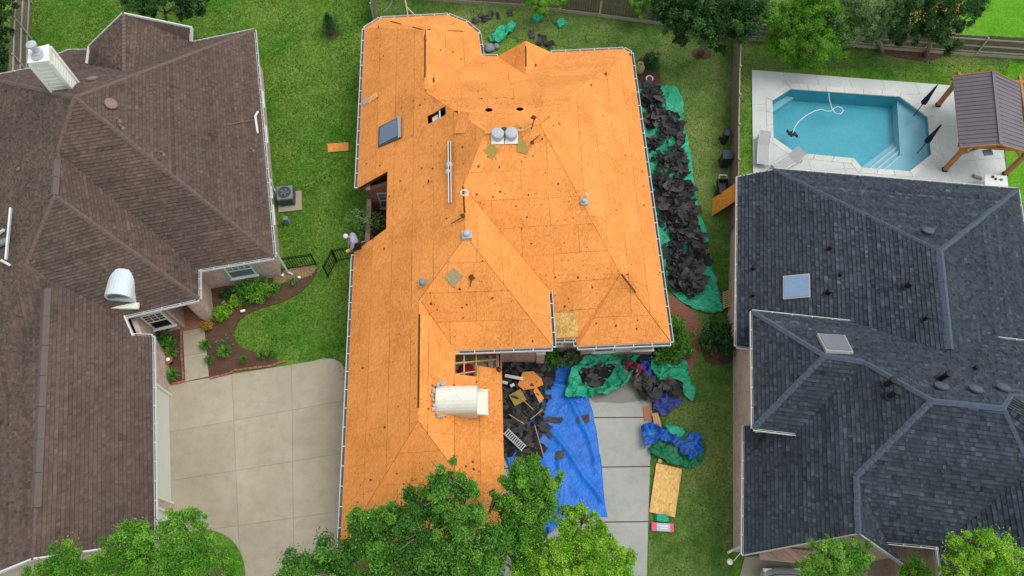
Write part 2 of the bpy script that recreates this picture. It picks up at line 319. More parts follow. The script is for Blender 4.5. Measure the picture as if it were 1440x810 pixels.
# 2-D helpers
def area2(p): return sum(p[i][0]*p[(i+1) % len(p)][1]-p[(i+1) % len(p)][0]*p[i][1] for i in range(len(p)))/2
def clip_half(poly, a, n):     # keep the side where (p-a).n >= 0
    out = []
    for i in range(len(poly)):
        p, q = poly[i], poly[(i+1) % len(poly)]
        dp = (p[0]-a[0])*n[0]+(p[1]-a[1])*n[1]; dq = (q[0]-a[0])*n[0]+(q[1]-a[1])*n[1]
        if dp >= 0: out.append(p)
        if (dp > 0 > dq) or (dp < 0 < dq):
            t = dp/(dp-dq); out.append((p[0]+t*(q[0]-p[0]), p[1]+t*(q[1]-p[1])))
    return out
def ccw(p): return list(p) if area2(p) > 0 else list(p)[::-1]
def clip_convex(poly, cv):
    cv = ccw(cv)
    for i in range(len(cv)):
        a, b = cv[i], cv[(i+1) % len(cv)]; poly = clip_half(poly, a, (-(b[1]-a[1]), b[0]-a[0]))
        if len(poly) < 3: return []
    return poly
def subtract(poly, cv):
    cv = ccw(cv); out = []; rem = poly
    for i in range(len(cv)):
        a, b = cv[i], cv[(i+1) % len(cv)]; n = (-(b[1]-a[1]), b[0]-a[0])
        o = clip_half(rem, a, (-n[0], -n[1]))
        if len(o) >= 3 and abs(area2(o)) > 1e-4: out.append(o)
        rem = clip_half(rem, a, n)
        if len(rem) < 3: break
    return out
def inside(p, poly):
    c = False; n = len(poly)
    for i in range(n):
        a, b = poly[i], poly[i-1]
        if (a[1] > p[1]) != (b[1] > p[1]) and p[0] < (b[0]-a[0])*(p[1]-a[1])/(b[1]-a[1])+a[0]: c = not c
    return c
def inset(loop, d):
    loop = [Vector((p[0], p[1])) for p in ccw(loop)]; n = len(loop); out = []
    for i in range(n):
        a, b, c = loop[i-1], loop[i], loop[(i+1) % n]
        e1 = (b-a).normalized(); e2 = (c-b).normalized(); n1 = Vector((-e1.y, e1.x)); n2 = Vector((-e2.y, e2.x))
        k = 1+n1.dot(n2); out.append(b+(n1+n2)*(d/max(k, .35)))
    return out
def sheet(name, px, z, mat, th=.02, kind='structure', parent=None, world=False, subdiv=0):
    pts = [Vector((q[0], q[1])) for q in px] if world else [P(x, y, 0).xy for x, y in px]
    m = MB(); poly = ccw([(p.x, p.y) for p in pts])
    tri = geometry.tessellate_polygon([[Vector((a, b, 0)) for a, b in poly]])
    m.mesh([(a, b, z) for a, b in poly], [t if area2([poly[i] for i in t]) > 0 else t[::-1] for t in tri])
    n = len(poly)
    for i in range(n):
        a, b = poly[i], poly[(i+1) % n]; m.face([(a[0], a[1], z-th), (b[0], b[1], z-th), (b[0], b[1], z), (a[0], a[1], z)])
    return m.build(name, mat, parent, kind=kind)
def smooth_loop(pts, it=2):
    for _ in range(it):
        q = []
        for i in range(len(pts)):
            a, b = pts[i], pts[(i+1) % len(pts)]
            q += [(a[0]*.75+b[0]*.25, a[1]*.75+b[1]*.25), (a[0]*.25+b[0]*.75, a[1]*.25+b[1]*.75)]
        pts = q
    return pts
# ---------------------------------------------------------------- houses
class House:
    def __init__(s, root, verts, faces):
        s.root = root; s.v = {k: Vector(p) for k, p in verts.items()}; s.faces = faces; s.info = {}
        for fn, names in faces.items():
            Q = np.array([s.v[n][:] for n in names]); c = Q.mean(0); n = np.linalg.svd(Q-c)[2][2]; n = n if n[2] > 0 else -n
            az = Vector((n[0], n[1])).normalized() if abs(n[0])+abs(n[1]) > 1e-3 else Vector((0, -1))
            poly = [s.v[k] for k in names]
            tri = geometry.tessellate_polygon([[Vector((p.x, p.y, 0)) for p in poly]])
            s.info[fn] = dict(c=Vector(c), n=Vector(n), out=az, poly=poly, tri=[[poly[i] for i in t] for t in tri], cos=float(n[2]))
    def on(s, fn, x, y, up=0.0): i = s.info[fn]; return onplane(x, y, i['c'], i['n'], up)
    def zat(s, tri, x, y):
        a, b, c = tri; n = (b-a).cross(c-a); return a.z-(n.x*(x-a.x)+n.y*(y-a.y))/n.z
    def uv(s, fn, p):
        i = s.info[fn]; e = Vector((-i['out'].y, i['out'].x)); return (p.x*e.x+p.y*e.y, -(p.x*i['out'].x+p.y*i['out'].y)/i['cos'])
    def shell(s, mat, holes=(), th=.17, drop=0.0, only=None, name='roof', mb=None):
        m = mb or MB(); edges = {}
        for fn in s.faces:
            ns = s.faces[fn]
            for i in range(len(ns)):
                k = tuple(sorted((ns[i], ns[(i+1) % len(ns)]))); edges[k] = edges.get(k, 0)+1
        for fn, i in s.info.items():
            for t in i['tri']:
                ps = [ccw([(p.x, p.y) for p in t])]
                if abs(area2(ps[0])) < 1e-4: continue
                for h in holes: ps = [r for p in ps for r in subtract(p, h)]
                for p in ps:
                    top = [Vector((x, y, s.zat(t, x, y)-drop)) for x, y in p]
                    m.face(top, [s.uv(fn, q) for q in top])
                    m.face([q-Vector((0, 0, th)) for q in top[::-1]])
            ns = s.faces[fn]
            if not holes:
                for j in range(len(ns)):
                    k = tuple(sorted((ns[j], ns[(j+1) % len(ns)])))
                    if edges[k] == 1:
                        a, b = s.v[ns[j]]-Vector((0, 0, drop)), s.v[ns[(j+1) % len(ns)]]-Vector((0, 0, drop)); d = Vector((0, 0, th))
                        m.face([a, b, b-d, a-d])
        if mb is not None: return m
        s.roof = m.build(name, mat, s.root); return s.roof
    def shingles(s, mat, course=.15, seed=1, thick=.026):
        rng = random.Random(seed); m = MB(); tint = []
        for fn, i in s.info.items():
            out = i['out']; e = Vector((-out.y, out.x)); ct = course*i['cos']
            tt = [-(p.x*out.x+p.y*out.y) for p in i['poly']]; ss = [p.x*e.x+p.y*e.y for p in i['poly']]; t0, t1, s0, s1 = min(tt), max(tt), min(ss), max(ss)
            tris = [(t, ccw([V2(p) for p in t])) for t in i['tri']]
            r = 0
            while t0+r*ct < t1:
                ta = t0+r*ct; strips = []
                for t, p in tris:
                    if abs(area2(p)) < 1e-4: continue
                    q = clip_half(p, (-out.x*ta, -out.y*ta), (-out.x, -out.y))
                    if len(q) >= 3: q = clip_half(q, (-out.x*(ta+ct), -out.y*(ta+ct)), (out.x, out.y))
                    if len(q) >= 3: strips.append((t, q, min(x*e.x+y*e.y for x, y in q), max(x*e.x+y*e.y for x, y in q)))
                if strips:
                    u = min(k[2] for k in strips)-rng.uniform(0, .2); ue = max(k[3] for k in strips); wv = rng.gauss(0, .07)
                    while u < ue:
                        wd = rng.choice((.08, .11, .13, .16, .2)); hi = rng.random() < .5; lift = (thick*1.9 if hi else thick); tn = min(1, max(0, rng.gauss(.58 if hi else .42, .12)+wv))
                        for t, q, a, b in strips:
                            if b <= u or a >= u+wd: continue
                            c = clip_half(q, (e.x*u, e.y*u), (e.x, e.y))
                            if len(c) >= 3: c = clip_half(c, (e.x*(u+wd), e.y*(u+wd)), (-e.x, -e.y))
                            if len(c) < 3 or abs(area2(c)) < 2e-5: continue
                            c = ccw(c); top = []; low = []
                            for x, y in c:
                                f = ((-(x*out.x+y*out.y))-ta)/ct; z = s.zat(t, x, y); top.append(Vector((x, y, z+lift*(1-f)+.002))); low.append((f < .02, z))
                            m.face(top); tint.append(tn)
                            n = len(c)
                            for k in range(n):
                                if low[k][0] and low[(k+1) % n][0]:
                                    p0, p1 = top[k], top[(k+1) % n]; m.face([Vector((p0.x, p0.y, low[k][1]-.004)), Vector((p1.x, p1.y, low[(k+1) % n][1]-.004)), p1, p0]); tint.append(tn*.8)
                        u += wd
                r += 1
        o = m.build('shingles', mat, s.roof, kind='stuff'); at = o.data.attributes.new('tint', 'FLOAT', 'FACE'); at.data.foreach_set('value', tint); return o
    def gutter(s, a, b, mat='gutter', hang=True, wd=.13, dz=0.0):
        a = Vector(s.v[a] if isinstance(a, str) else a); b = Vector(s.v[b] if isinstance(b, str) else b)
        d = (b-a); L = d.length; d.normalize(); o = Vector((d.y, -d.x, 0)).normalized()
        cc = s.centre; 
        if (a+b-2*cc).dot(o) < 0 and s.flip: o = -o
        s.gut(a, b, o, mat, hang, wd, dz)
    def gut(s, a, b, o, mat='gutter', hang=True, wd=.13, dz=0.0):
        a, b = Vector(a)+Vector((0, 0, dz)), Vector(b)+Vector((0, 0, dz)); o = Vector((o[0], o[1], 0)).normalized(); up = Vector((0, 0, 1)); m = MB()
        d = (b-a).normalized(); L = (b-a).length; t = .022
        def trough(x0, x1, z0, z1): m.hexa([a+o*x0+up*z0, b+o*x0+up*z0, b+o*x1+up*z0, a+o*x1+up*z0][::1], [a+o*x0+up*z1, b+o*x0+up*z1, b+o*x1+up*z1, a+o*x1+up*z1])
        trough(.004, .018, -.17, -.012); trough(wd, wd+.02, -.14, .0)
        for e in (a, b-d*.03): m.hexa([e+o*.03+up*-.12, e+d*.03+o*.03+up*-.12, e+d*.03+o*wd+up*-.12, e+o*wd+up*-.12], [e+o*.03+up*-.01, e+d*.03+o*.03+up*-.01, e+d*.03+o*wd+up*-.01, e+o*wd+up*-.01])
        if hang:
            for k in range(1, int(L/.85)+1):
                e = a+d*(L*k/(int(L/.85)+1)); m.bar(e+o*.02+up*-.012, e+o*(wd+.015)+up*-.012, .03, .012)
        q = m.build('gutter', mat, s.root); m = MB(); trough(.018, wd, -.12, -.1); m.build('gutter_floor', 'gut_floor', q)
        return q
    def cap(s, pairs, mat, hw=.14, step=.2, lift=.02, names=True):
        for a, b in pairs:
            a = s.v[a] if isinstance(a, str) else Vector(a); b = s.v[b] if isinstance(b, str) else Vector(b)
            d = (b-a); L = d.length; d.normalize(); sd = d.cross(Vector((0, 0, 1))).normalized(); m = MB(); k = 0; n = max(1, int(L/step)); rng = random.Random(L)
            for k in range(n):
                p = a+d*(k*L/n); q = a+d*((k+1.12)*L/n); j = rng.uniform(-.012, .012)
                u0, u1 = lift+.004, lift+.03
                dz = .075
                m.mesh([p+sd*(hw+j)+Vector((0, 0, u0-dz)), p+Vector((0, 0, u0+.015)), p-sd*(hw-j)+Vector((0, 0, u0-dz)),
                        q+sd*(hw+j)+Vector((0, 0, u1-dz)), q+Vector((0, 0, u1+.015)), q-sd*(hw-j)+Vector((0, 0, u1-dz))],
                       [(0, 1, 4, 3), (1, 2, 5, 4), (3, 4, 5), (0, 3, 5, 2)])
            m.build('ridge_cap', mat, s.root)
    def wall(s, a, b, z0, z1, mat, th=.2, name='wall', za=None, zb=None):
        a, b = Vector((a[0], a[1], 0)), Vector((b[0], b[1], 0)); d = (b-a); L = d.length; d.normalize(); n = Vector((-d.y, d.x, 0))*th
        m = MB(); Z = lambda p, z: Vector((p.x, p.y, z))
        ta, tb = za or z1, zb or z1; u = a.x*d.x+a.y*d.y
        m.face([Z(a, z0), Z(b, z0), Z(b, tb), Z(a, ta)], [(u, z0), (u+L, z0), (u+L, tb), (u, ta)])
        m.face([Z(b+n, z0), Z(a+n, z0), Z(a+n, ta), Z(b+n, tb)], [(u+L, z0), (u, z0), (u, ta), (u+L, tb)])
        m.face([Z(a, ta), Z(b, tb), Z(b+n, tb), Z(a+n, ta)], [(u, ta), (u+L, tb), (u+L, tb+th), (u, ta+th)])
        m.face([Z(a+n, z0), Z(a, z0), Z(a, ta), Z(a+n, ta)], [(u, z0), (u+th, z0), (u+th, ta), (u, ta)])
        m.face([Z(b, z0), Z(b+n, z0), Z(b+n, tb), Z(b, tb)], [(u, z0), (u+th, z0), (u+th, tb), (u, tb)])
        return m.build(name, mat, s.root)
    def window(s, a, b, t0, t1, z0, z1, cols, rows, pane='pane', frame='white', half_grid=True, sill=True, name='window'):
        """window in the wall a->b (outside to the right of a->b), from t0 to t1 metres"""
        a, b = Vector((a[0], a[1], 0)), Vector((b[0], b[1], 0)); d = (b-a).normalized(); o = Vector((d.y, -d.x, 0)); up = Vector((0, 0, 1))
        def q(t, z, off): return a+d*t+up*z+o*off
        def bx(m, ta, tb, za, zb, oa, ob): m.hexa([q(ta, za, ob), q(tb, za, ob), q(tb, za, oa), q(ta, za, oa)], [q(ta, zb, ob), q(tb, zb, ob), q(tb, zb, oa), q(ta, zb, oa)])
        f = MB(); w = .07
        bx(f, t0, t1, z1-w, z1, .003, .05); bx(f, t0, t1, z0, z0+w, .003, .05); bx(f, t0, t0+w, z0+w, z1-w, .003, .05); bx(f, t1-w, t1, z0+w, z1-w, .003, .05)
        zm = (z0+z1)/2; bx(f, t0+w, t1-w, zm-.03, zm+.03, .003, .045)
        fr = f.build(name, frame, s.root)
        for za, zb in ((z0+w, zm-.03), (zm+.03, z1-w)):
            g = MB(); bx(g, t0+w, t1-w, za, zb, .004, .014); g.build('pane', pane, fr)
        g = MB()
        for k in range(1, cols):
            t = t0+w+(t1-t0-2*w)*k/cols; bx(g, t-.013, t+.013, zm+.03 if half_grid else z0+w, z1-w, .015, .032)
        for k in range(1, rows):
            z = zm+.03+(z1-w-zm-.03)*k/rows; bx(g, t0+w, t1-w, z-.013, z+.013, .015, .034)
        if g.v: g.build('glazing_bar', frame, fr)
        if sill: g = MB(); bx(g, t0-.06, t1+.06, z0-.08, z0-.002, .003, .1); g.build('sill', frame, fr)
        return fr
def osb_panels(h, fn, mat='osb', holes=(), slots=(), lift=.022, jit=1, off=(0, 0), only=None):
    i = h.info[fn]; out = i['out']; e = Vector((-out.y, out.x)); ct = 1.22*i['cos']; L = 2.44
    ss = [p.x*e.x+p.y*e.y for p in i['poly']]; tt = [-(p.x*out.x+p.y*out.y) for p in i['poly']]
    rng = random.Random(fn); t0 = min(tt); r = 0; s0 = min(ss)+off[0]
    edge = []
    n = len(i['poly'])
    while t0+r*ct < max(tt):
        sh = (0 if r % 2 else -L/2)+rng.uniform(-.15, .15); k = 0
        while s0+sh+k*L < max(ss):
            g = rng.choice((.001, .003, .004, .007)); g2 = rng.choice((.002, .003, .005, .008))
            a0, a1 = s0+sh+k*L+g, s0+sh+(k+1)*L-g; b0, b1 = t0+r*ct+g2, t0+(r+1)*ct-g2
            W = lambda u, t: (e.x*u-out.x*t, e.y*u-out.y*t)
            rect = ccw([W(a0, b0), W(a1, b0), W(a1, b1), W(a0, b1)]); m = MB(); tot = 0
            for tri in i['tri']:
                t2 = ccw([(p.x, p.y) for p in tri])
                ps = [clip_convex(rect, t2)]
                for ho in holes: ps = [q for p in ps if len(p) >= 3 for q in subtract(p, ho)]
                for p in ps:
                    if len(p) < 3: continue
                    qs = [p]
                    for (sa, sb, wd) in slots:
                        dx, dy = sb[0]-sa[0], sb[1]-sa[1]; l = math.hypot(dx, dy); nx, ny = -dy/l*wd/2, dx/l*wd/2
                        strip = [(sa[0]+nx, sa[1]+ny), (sb[0]+nx, sb[1]+ny), (sb[0]-nx, sb[1]-ny), (sa[0]-nx, sa[1]-ny)]
                        qs = [z for q in qs for z in subtract(q, strip)]
                    for q in qs:
                        ar = abs(area2(q))
                        if ar < .0015: continue
                        tot += ar; q = ccw(q)
                        top = [Vector((x, y, h.zat(tri, x, y)+lift)) for x, y in q]
                        m.face(top)
                        for j in range(len(q)):
                            a, b = top[j], top[(j+1) % len(q)]; m.face([a, a-Vector((0, 0, .03)), b-Vector((0, 0, .03)), b])
            if tot > .03: m.build('osb_panel', mat, h.roof)
            k += 1
        r += 1
# ================================================================ HOUSE UNDER RE-ROOFING (middle)
V2 = lambda p: (p[0], p[1])
rootc = thing('brick_house', 'middle house with its roof stripped to bare orange wood sheathing', 'house', (0, 15, 0))
CV = {'A': (-7.83, 29.42, 2.75), 'B': (-7.05, 30.11, 2.75), 'C': (-3.44, 30.36, 2.75), 'D': (-2.47, 29.86, 2.75), 'E': (-1.79, 29.12, 2.75), 'F': (-1.58, 27.54, 2.75), 'G': (-0.74, 27.51, 2.75), 'H': (0.69, 27.45, 3.95), 'I': (2.05, 27.77, 2.75), 'J': (5.85, 28.01, 2.75), 'K': (6.21, 27.77, 2.75), 'L': (6.91, 11.65, 2.75), 'M': (2.84, 11.46, 2.75), 'M2': (2.79, 11.82, 2.75), 'N2': (1.8, 11.79, 2.75), 'N': (1.69, 10.96, 4.03), 'VL': (1.59, 13.6, 4.02), 'O': (-2.36, 10.8, 4.04), 'GE0': (-0.46, 11.23, 2.75), 'SE': (-0.25, 3.48, 2.75), 'SW': (-6.67, 3.08, 2.75), 'R1': (-4.26, 26.97, 5.25), 'R2': (-4.08, 23.2, 5.26), 'R3': (-1.13, 19.21, 7.59), 'R4': (-2.06, 17.21, 6.55), 'R5': (-1.88, 14.83, 6.57), 'R6': (-3.81, 12.62, 5.18), 'R7': (-3.61, 7.52, 5.18), 'AP': (1.17, 19.56, 7.61), 'HP': (4.65, 14.18, 4.36), 'V': (0.7, 25.25, 3.96)}
CF = {'W': ['A', 'R1', 'R2', 'R3', 'R4', 'R5', 'R6', 'R7', 'SW'], 'AB': ['A', 'B', 'R1'], 'NB': ['B', 'C', 'R1'], 'CD': ['C', 'D', 'R1'], 'DE': ['D', 'E', 'R1'],
      'E1': ['E', 'F', 'R2', 'R1'], 'N': ['F', 'G', 'V', 'I', 'J', 'AP', 'R3', 'R2'], 'GW': ['G', 'H', 'V'], 'GE': ['I', 'V', 'H'], 'JK': ['J', 'K', 'AP'],
      'Ea': ['K', 'L', 'HP', 'AP'], 'S2': ['AP', 'HP', 'M2', 'N2', 'VL', 'R4', 'R3'], 'T': ['HP', 'L', 'M'], 'sl': ['HP', 'M', 'M2'], 'EP': ['R4', 'R5', 'N', 'VL'],
      'S1': ['R5', 'N', 'O', 'R6'], 'GarE': ['R6', 'O', 'GE0', 'SE', 'R7'], 'GarS': ['R7', 'SE', 'SW']}
hc = House(rootc, CV, CF)
on = hc.on
notch = [V2(on('W', *q)) for q in ((502, 266), (545, 241), (543, 322), (499, 355))]
d0 = Vector(notch[1])-Vector(notch[0]); d1 = Vector(notch[2])-Vector(notch[3])
notch_h = [V2(Vector(notch[0])-d0*.6), notch[1], notch[2], V2(Vector(notch[3])-d1*.6)]
sky_h = [V2(on('W', *q)) for q in ((601, 162.5), (626.5, 150), (627, 161.5), (602, 174))]
gar_h = [V2(on('GarE', *q)) for q in ((640, 498), (671, 498), (671, 529.5), (640, 525))]
gar_h2 = [V2(on('GarE', *q)) for q in ((670.5, 498), (704, 498), (704, 520), (670.5, 514))]
def oval(px, py, rx, ry, fn): return [V2(on(fn, px+rx*math.cos(t), py+ry*math.sin(t))) for t in [k*math.pi/5 for k in range(10)]]
ov1, ov2 = oval(687.7, 156.3, 5.4, 2.7, 'N'), oval(731, 154.3, 5.4, 2.7, 'N')
H_W, H_N, H_G = [notch_h, sky_h], [ov1, ov2], [gar_h, gar_h2]
hc.shell('dark_slot', holes=H_W+H_N+H_G, th=.15, drop=.03)
def seg(a, b, f0=0, f1=1):
    a, b = hc.v[a], hc.v[b]; return (V2(a.lerp(b, f0)), V2(a.lerp(b, f1)))
s12 = seg('R1', 'R2', .08, .78)+(.075,); s45 = seg('R4', 'R5', 0, .55)+(.07,); s67 = seg('R6', 'R7', .13, .9)+(.08,); shv = seg('H', 'V', .15, .75)+(.07,)
thin = lambda a, b, w=.014: seg(a, b, -.01, 1.01)+(w,)
hips = {'W': [thin('R2', 'R3'), thin('R5', 'R6'), thin('R7', 'SW'), thin('A', 'R1')], 'N': [thin('F', 'R2'), thin('R2', 'R3'), thin('J', 'AP'), thin('R3', 'AP')],
        'S2': [thin('AP', 'HP'), thin('R4', 'VL'), thin('R3', 'R4')], 'Ea': [thin('AP', 'HP'), thin('HP', 'L', .025)], 'T': [thin('HP', 'L', .025), thin('HP', 'M')], 'S1': [thin('R5', 'N', .02), thin('R5', 'R6', .02), thin('R6', 'O')],
        'EP': [thin('R5', 'N'), thin('R4', 'VL')], 'GarE': [thin('R6', 'O'), thin('R7', 'SE')], 'GarS': [thin('R7', 'SE'), thin('R7', 'SW')], 'E1': [thin('F', 'R2'), thin('E', 'R1')], 'GW': [thin('G', 'V')], 'GE': [thin('I', 'V')]}
for fn in CF:
    hol = {'W': H_W, 'N': H_N, 'GarE': H_G}.get(fn, [])
    sl = list(hips.get(fn, []))
    sl += {'W': [s12, s45, s67], 'E1': [s12], 'EP': [s45], 'GarE': [s67], 'GW': [shv], 'GE': [shv]}.get(fn, [])
    osb_panels(hc, fn, 'osb', hol, sl)
# one pale new sheet above the recess
q = [on('S2', *c, .05) for c in ((778, 440), (812, 439), (813, 473), (779, 475))]
MB().hexa([p-Vector((0, 0, .015)) for p in q], q).build('osb_panel', 'osb_new', hc.roof, label='pale new sheathing sheet above the entry recess')
def holed(pts, m):  # extrude helper
    return m
# eave gutters
for a, b, o in (('SW', None, (-1, 0)), (None, 'A', (-1, 0))):
    pa = hc.v['SW'] if a else Vector((notch[0][0]-.0, notch[0][1], 2.75)); pb = hc.v['A'] if b else Vector((notch[3][0], notch[3][1], 2.75))
    n0 = hc.v['SW']; n1 = hc.v['A']; dd = (n1-n0).normalized(); oo = Vector((-dd.y, dd.x, 0))
    if a: f = (Vector((notch[3][0], notch[3][1], 0))-Vector((n0.x, n0.y, 0))).dot(dd); hc.gut(n0, n0+dd*(f-.1), oo)
    else: f = (Vector((notch[0][0], notch[0][1], 0))-Vector((n0.x, n0.y, 0))).dot(dd); hc.gut(n0+dd*(f+.05), n1, oo)
def gl(h, names, mat='gutter', ctr=None):
    c = ctr or sum((p for p in h.v.values()), Vector())/len(h.v)
    for a, b in zip(names, names[1:]):
        pa, pb = h.v[a], h.v[b]; d = (pb-pa).normalized(); o = Vector((d.y, -d.x, 0))
        if ((pa+pb)/2-c).dot(o) < 0: o = -o
        h.gut(pa, pb, o, mat)
gl(hc, ['B', 'C', 'D', 'E', 'F']); gl(hc, ['A', 'B'])
hc.gut(hc.v['F'], hc.v['G'], (0, 1)); gl(hc, ['I', 'J', 'K', 'L', 'M']); hc.gut(hc.v['M'], hc.v['M2'], (-1, 0)); hc.gut(hc.v['M2'], hc.v['N2'], (0, -1))
hc.gut(hc.v['VL'], hc.v['N'], (1, 0)); hc.gut(hc.v['N'], hc.v['O'], (0, -1)); gl(hc, ['GE0', 'SE', 'SW'])
# walls
lp = inset([hc.v[k] for k in ('A', 'B', 'C', 'D', 'E', 'F', 'G', 'I', 'J', 'K', 'L', 'M', 'M2', 'N2')]+[Vector((1.69, 11.23)), hc.v['GE0'], hc.v['SE'], hc.v['SW']], .38)
lp = [Vector((p.x, p.y)) for p in lp]
n = len(lp)
wl = []
for k in range(n):
    a, b = lp[k], lp[(k+1) % n]; wl.append((a, b))
west = max(wl, key=lambda s: (s[0]-s[1]).length if s[0].x < -5 and s[1].x < -5 else 0)
for a, b in wl:
    if (a, b) == west: continue
    if (a-b).length < .05: continue
    hc.wall(a, b, 0, 2.62, 'brick_tan')
a, b = west; d = (b-a).normalized(); fa = (Vector(notch[0])-a).dot(d); fb = (Vector(notch[3])-a).dot(d)
hc.wall(a, a+d*fa, 0, 2.62, 'brick_tan'); hc.wall(a+d*fb, b, 0, 2.62, 'brick_tan')
cw = MB(); cw.bar(Vector((*(a+d*fa), .85)), Vector((*(a+d*fb), .85)), .22, 1.7); cw.build('courtyard_wall', 'brick_red', rootc)
nx = Vector((-d.y, d.x))
if nx.x < 0: nx = -nx
i0, i1 = a+d*fa+nx*1.75, a+d*fb+nx*1.75
hc.wall(a+d*fa, i0, 0, 3.4, 'brick_red', za=2.5, zb=3.3); hc.wall(i0, i1, 0, 3.6, 'brick_red'); hc.wall(i1, a+d*fb, 0, 3.4, 'brick_red', za=3.3, zb=2.5)
w1 = a+d*fa
hc.window(w1+nx*.02, i0, .45, 1.6, .9, 2.3, 3, 2, frame='trim_grey', half_grid=False)
hc.wall(Vector((-2.36, 11.2)), Vector((1.35, 11.33)), 2.6, 3.95, 'brick_tan'); hc.wall(Vector((1.25, 11.33)), Vector((1.2, 13.6)), 2.4, 3.9, 'siding')
# gable end wall of the small north dormer
g = hc.v; gm = MB(); sft = Vector((0, -.3, -.12)); gm.face([g['I']+sft, g['G']+sft, g['H']+sft+Vector((0, 0, -.1))]); gm.build('gable_wall', 'siding', rootc)
# south facing front windows and recess
def find_wall(p, ws):
    return min(ws, key=lambda s: ((s[0]+s[1])/2-Vector(p)).length)
fw = find_wall((4.9, 12.0), wl); L = (fw[0]-fw[1]).length
for t in (.55, 2.35): hc.window(fw[0], fw[1], t, t+.95, .9, 2.35, 2, 2, frame='siding', pane='pane_dk')
pn = MB(); dd = (fw[1]-fw[0]).normalized(); oo = Vector((dd.y, -dd.x)); 
pn.bar(Vector((*(fw[0]+dd*1.55+oo*.03), 1.6)), Vector((*(fw[0]+dd*2.3+oo*.03), 1.6)), .05, 1.6); pn.build('wall_panel', 'siding', rootc)
rw = find_wall((2.3, 12.2), wl); hc.window(rw[0], rw[1], .12, .85, 1.0, 2.4, 2, 2, frame='siding', pane='pane')
# attic seen through the openings
at = MB(); at.prism([V2(p) for p in inset([Vector((-5.5, 9.5)), Vector((-.55, 9.5)), Vector((-.55, 12.4)), Vector((-5.5, 12.4))], 0)], 2.35, 2.42)
at.build('attic_floor', 'attic', rootc)
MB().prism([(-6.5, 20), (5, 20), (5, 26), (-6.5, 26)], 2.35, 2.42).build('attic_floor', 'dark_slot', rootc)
iG = hc.info['GarE']
for k in range(6):     # joists and rafters across the garage opening
    y = 10.0+k*.42; m = MB(); m.bar((-5.2, y, 2.52), (-.8, y+.1, 2.52), .05, .16); m.build('joist', 'lumber', rootc)
for f in (.25, .52, .98):
    a = on('GarE', 640+63*f, 497, -.16); b = on('GarE', 640+63*f, 532, -.16); m = MB(); m.bar(a, b, .05, .14); m.build('rafter', 'lumber', rootc)
for k in range(2):
    a = on('GarE', 640, 510+k*16, -.2); b = on('GarE', 704, 504+k*12, -.2); m = MB(); m.bar(a, b, .05, .13); m.build('rafter', 'lumber', rootc)
pk = MB(); pk.lathe(P(656, 522, 2.45), [(.28, 0), (.36, .1), (.3, .26), (.1, .34)], 10); pk.build('insulation_roll', 'pink', rootc, smooth=True)
sb = MB(); a = on('W', 604, 166, -.25); b = on('W', 612, 161, -.25); sb.bar(a, b, .25, .12); a = on('W', 616, 150, -.1); b = on('W', 617, 168, -.1); sb.bar(a, b, .06, .12); sb.build('skylight_shaft', 'white', rootc)
# ---- skylight with torn flashing
def quad_on(h, fn, px, up): return [h.on(fn, x, y, up) for x, y in px]
def plate(h, fn, px, up, th, name, mat, parent, **k):
    t = quad_on(h, fn, px, up); n = h.info[fn]['n']; b = [p-n*th for p in t]
    if (t[1]-t[0]).cross(t[2]-t[0]).z < 0: t.reverse(); b.reverse()
    m = MB(); n_ = len(t); m.mesh(b+t, [tuple(range(n_))[::-1], tuple(range(n_, 2*n_))]+[(i, (i+1) % n_, n_+(i+1) % n_, n_+i) for i in range(n_)])
    return m.build(name, mat, parent, **k)
fr = plate(hc, 'W', ((534.5, 180), (563.5, 165.5), (565, 194.5), (533.5, 208)), .10, .12, 'skylight', 'dgrey', rootc)
plate(hc, 'W', ((537, 181), (560.5, 168.5), (561.5, 192.5), (536, 205.5)), .125, .02, 'pane', 'glass', fr)
plate(hc, 'W', ((561.5, 166), (565.5, 164), (566, 194), (562.5, 195.5)), .135, .03, 'flashing', 'lead', fr)
# ---- two round turbine vent bases on the ridge
for px, py in ((700, 193), (719, 192.5)):
    c = hc.on('S2', px, py, 0); v_ = MB()
    pl = plate(hc, 'S2', [(px-9.5, py-9), (px+9.5, py-9.5), (px+9, py+9.5), (px-9, py+10)], .06, .03, 'roof_vent', 'white', rootc)
    v_.lathe(c+Vector((0, 0.05, .05)), [(.25, -.1), (.25, .1), (.27, .13), (.27, .2), (.24, .24), (.12, .26), (.02, .265)], 20); v_.build('vent_dome', 'galv', pl, smooth=False)
# ---- white vent pipe, lead boxes
m = MB(); c = on('S2', 653.5, 276, 0); m.lathe(c+Vector((0, 0, -.1)), [(.15, 0), (.15, .3), (.17, .32), (.17, .4), (.11, .4), (.10, .28)], 16); vp = m.build('vent_pipe', 'white', rootc)
m = MB(); m.lathe(c+Vector((0, 0, .16)), [(.06, 0), (.07, .1), (.02, .16)], 10); m.build('pipe_core', 'grey', vp)
for px, py, s, fn in ((656.5, 331, .42, 'S1'), (821, 285, .3, 'S2')):
    c = on(fn, px, py, 0); m = MB(); m.box(c+Vector((0, 0, -.15)), s, s*.9, .26, .1); b = bev(m.build('flue_box', 'lead', rootc), .03)
    m = MB(); m.lathe(c+Vector((0, 0, .1)), [(s*.32, 0), (s*.36, .1), (s*.28, .17), (.03, .2)], 12); m.build('flue_cap', 'galv', b)
m = MB(); c = on('S2', 825, 277, 0); m.lathe(c, [(.05, -.1), (.05, .2), (.03, .22)], 8); m.build('vent_pipe', 'white', rootc)
for px, py, fn in ((594, 397, 'S1'), (632, 233, 'W'), (631, 243, 'W')):
    c = on(fn, px, py, 0); m = MB(); m.lathe(c, [(.16, -.05), (.15, .1), (.1, .16), (.02, .18)], 12); m.build('roof_vent', 'grey' if fn == 'S1' else 'galv', rootc)
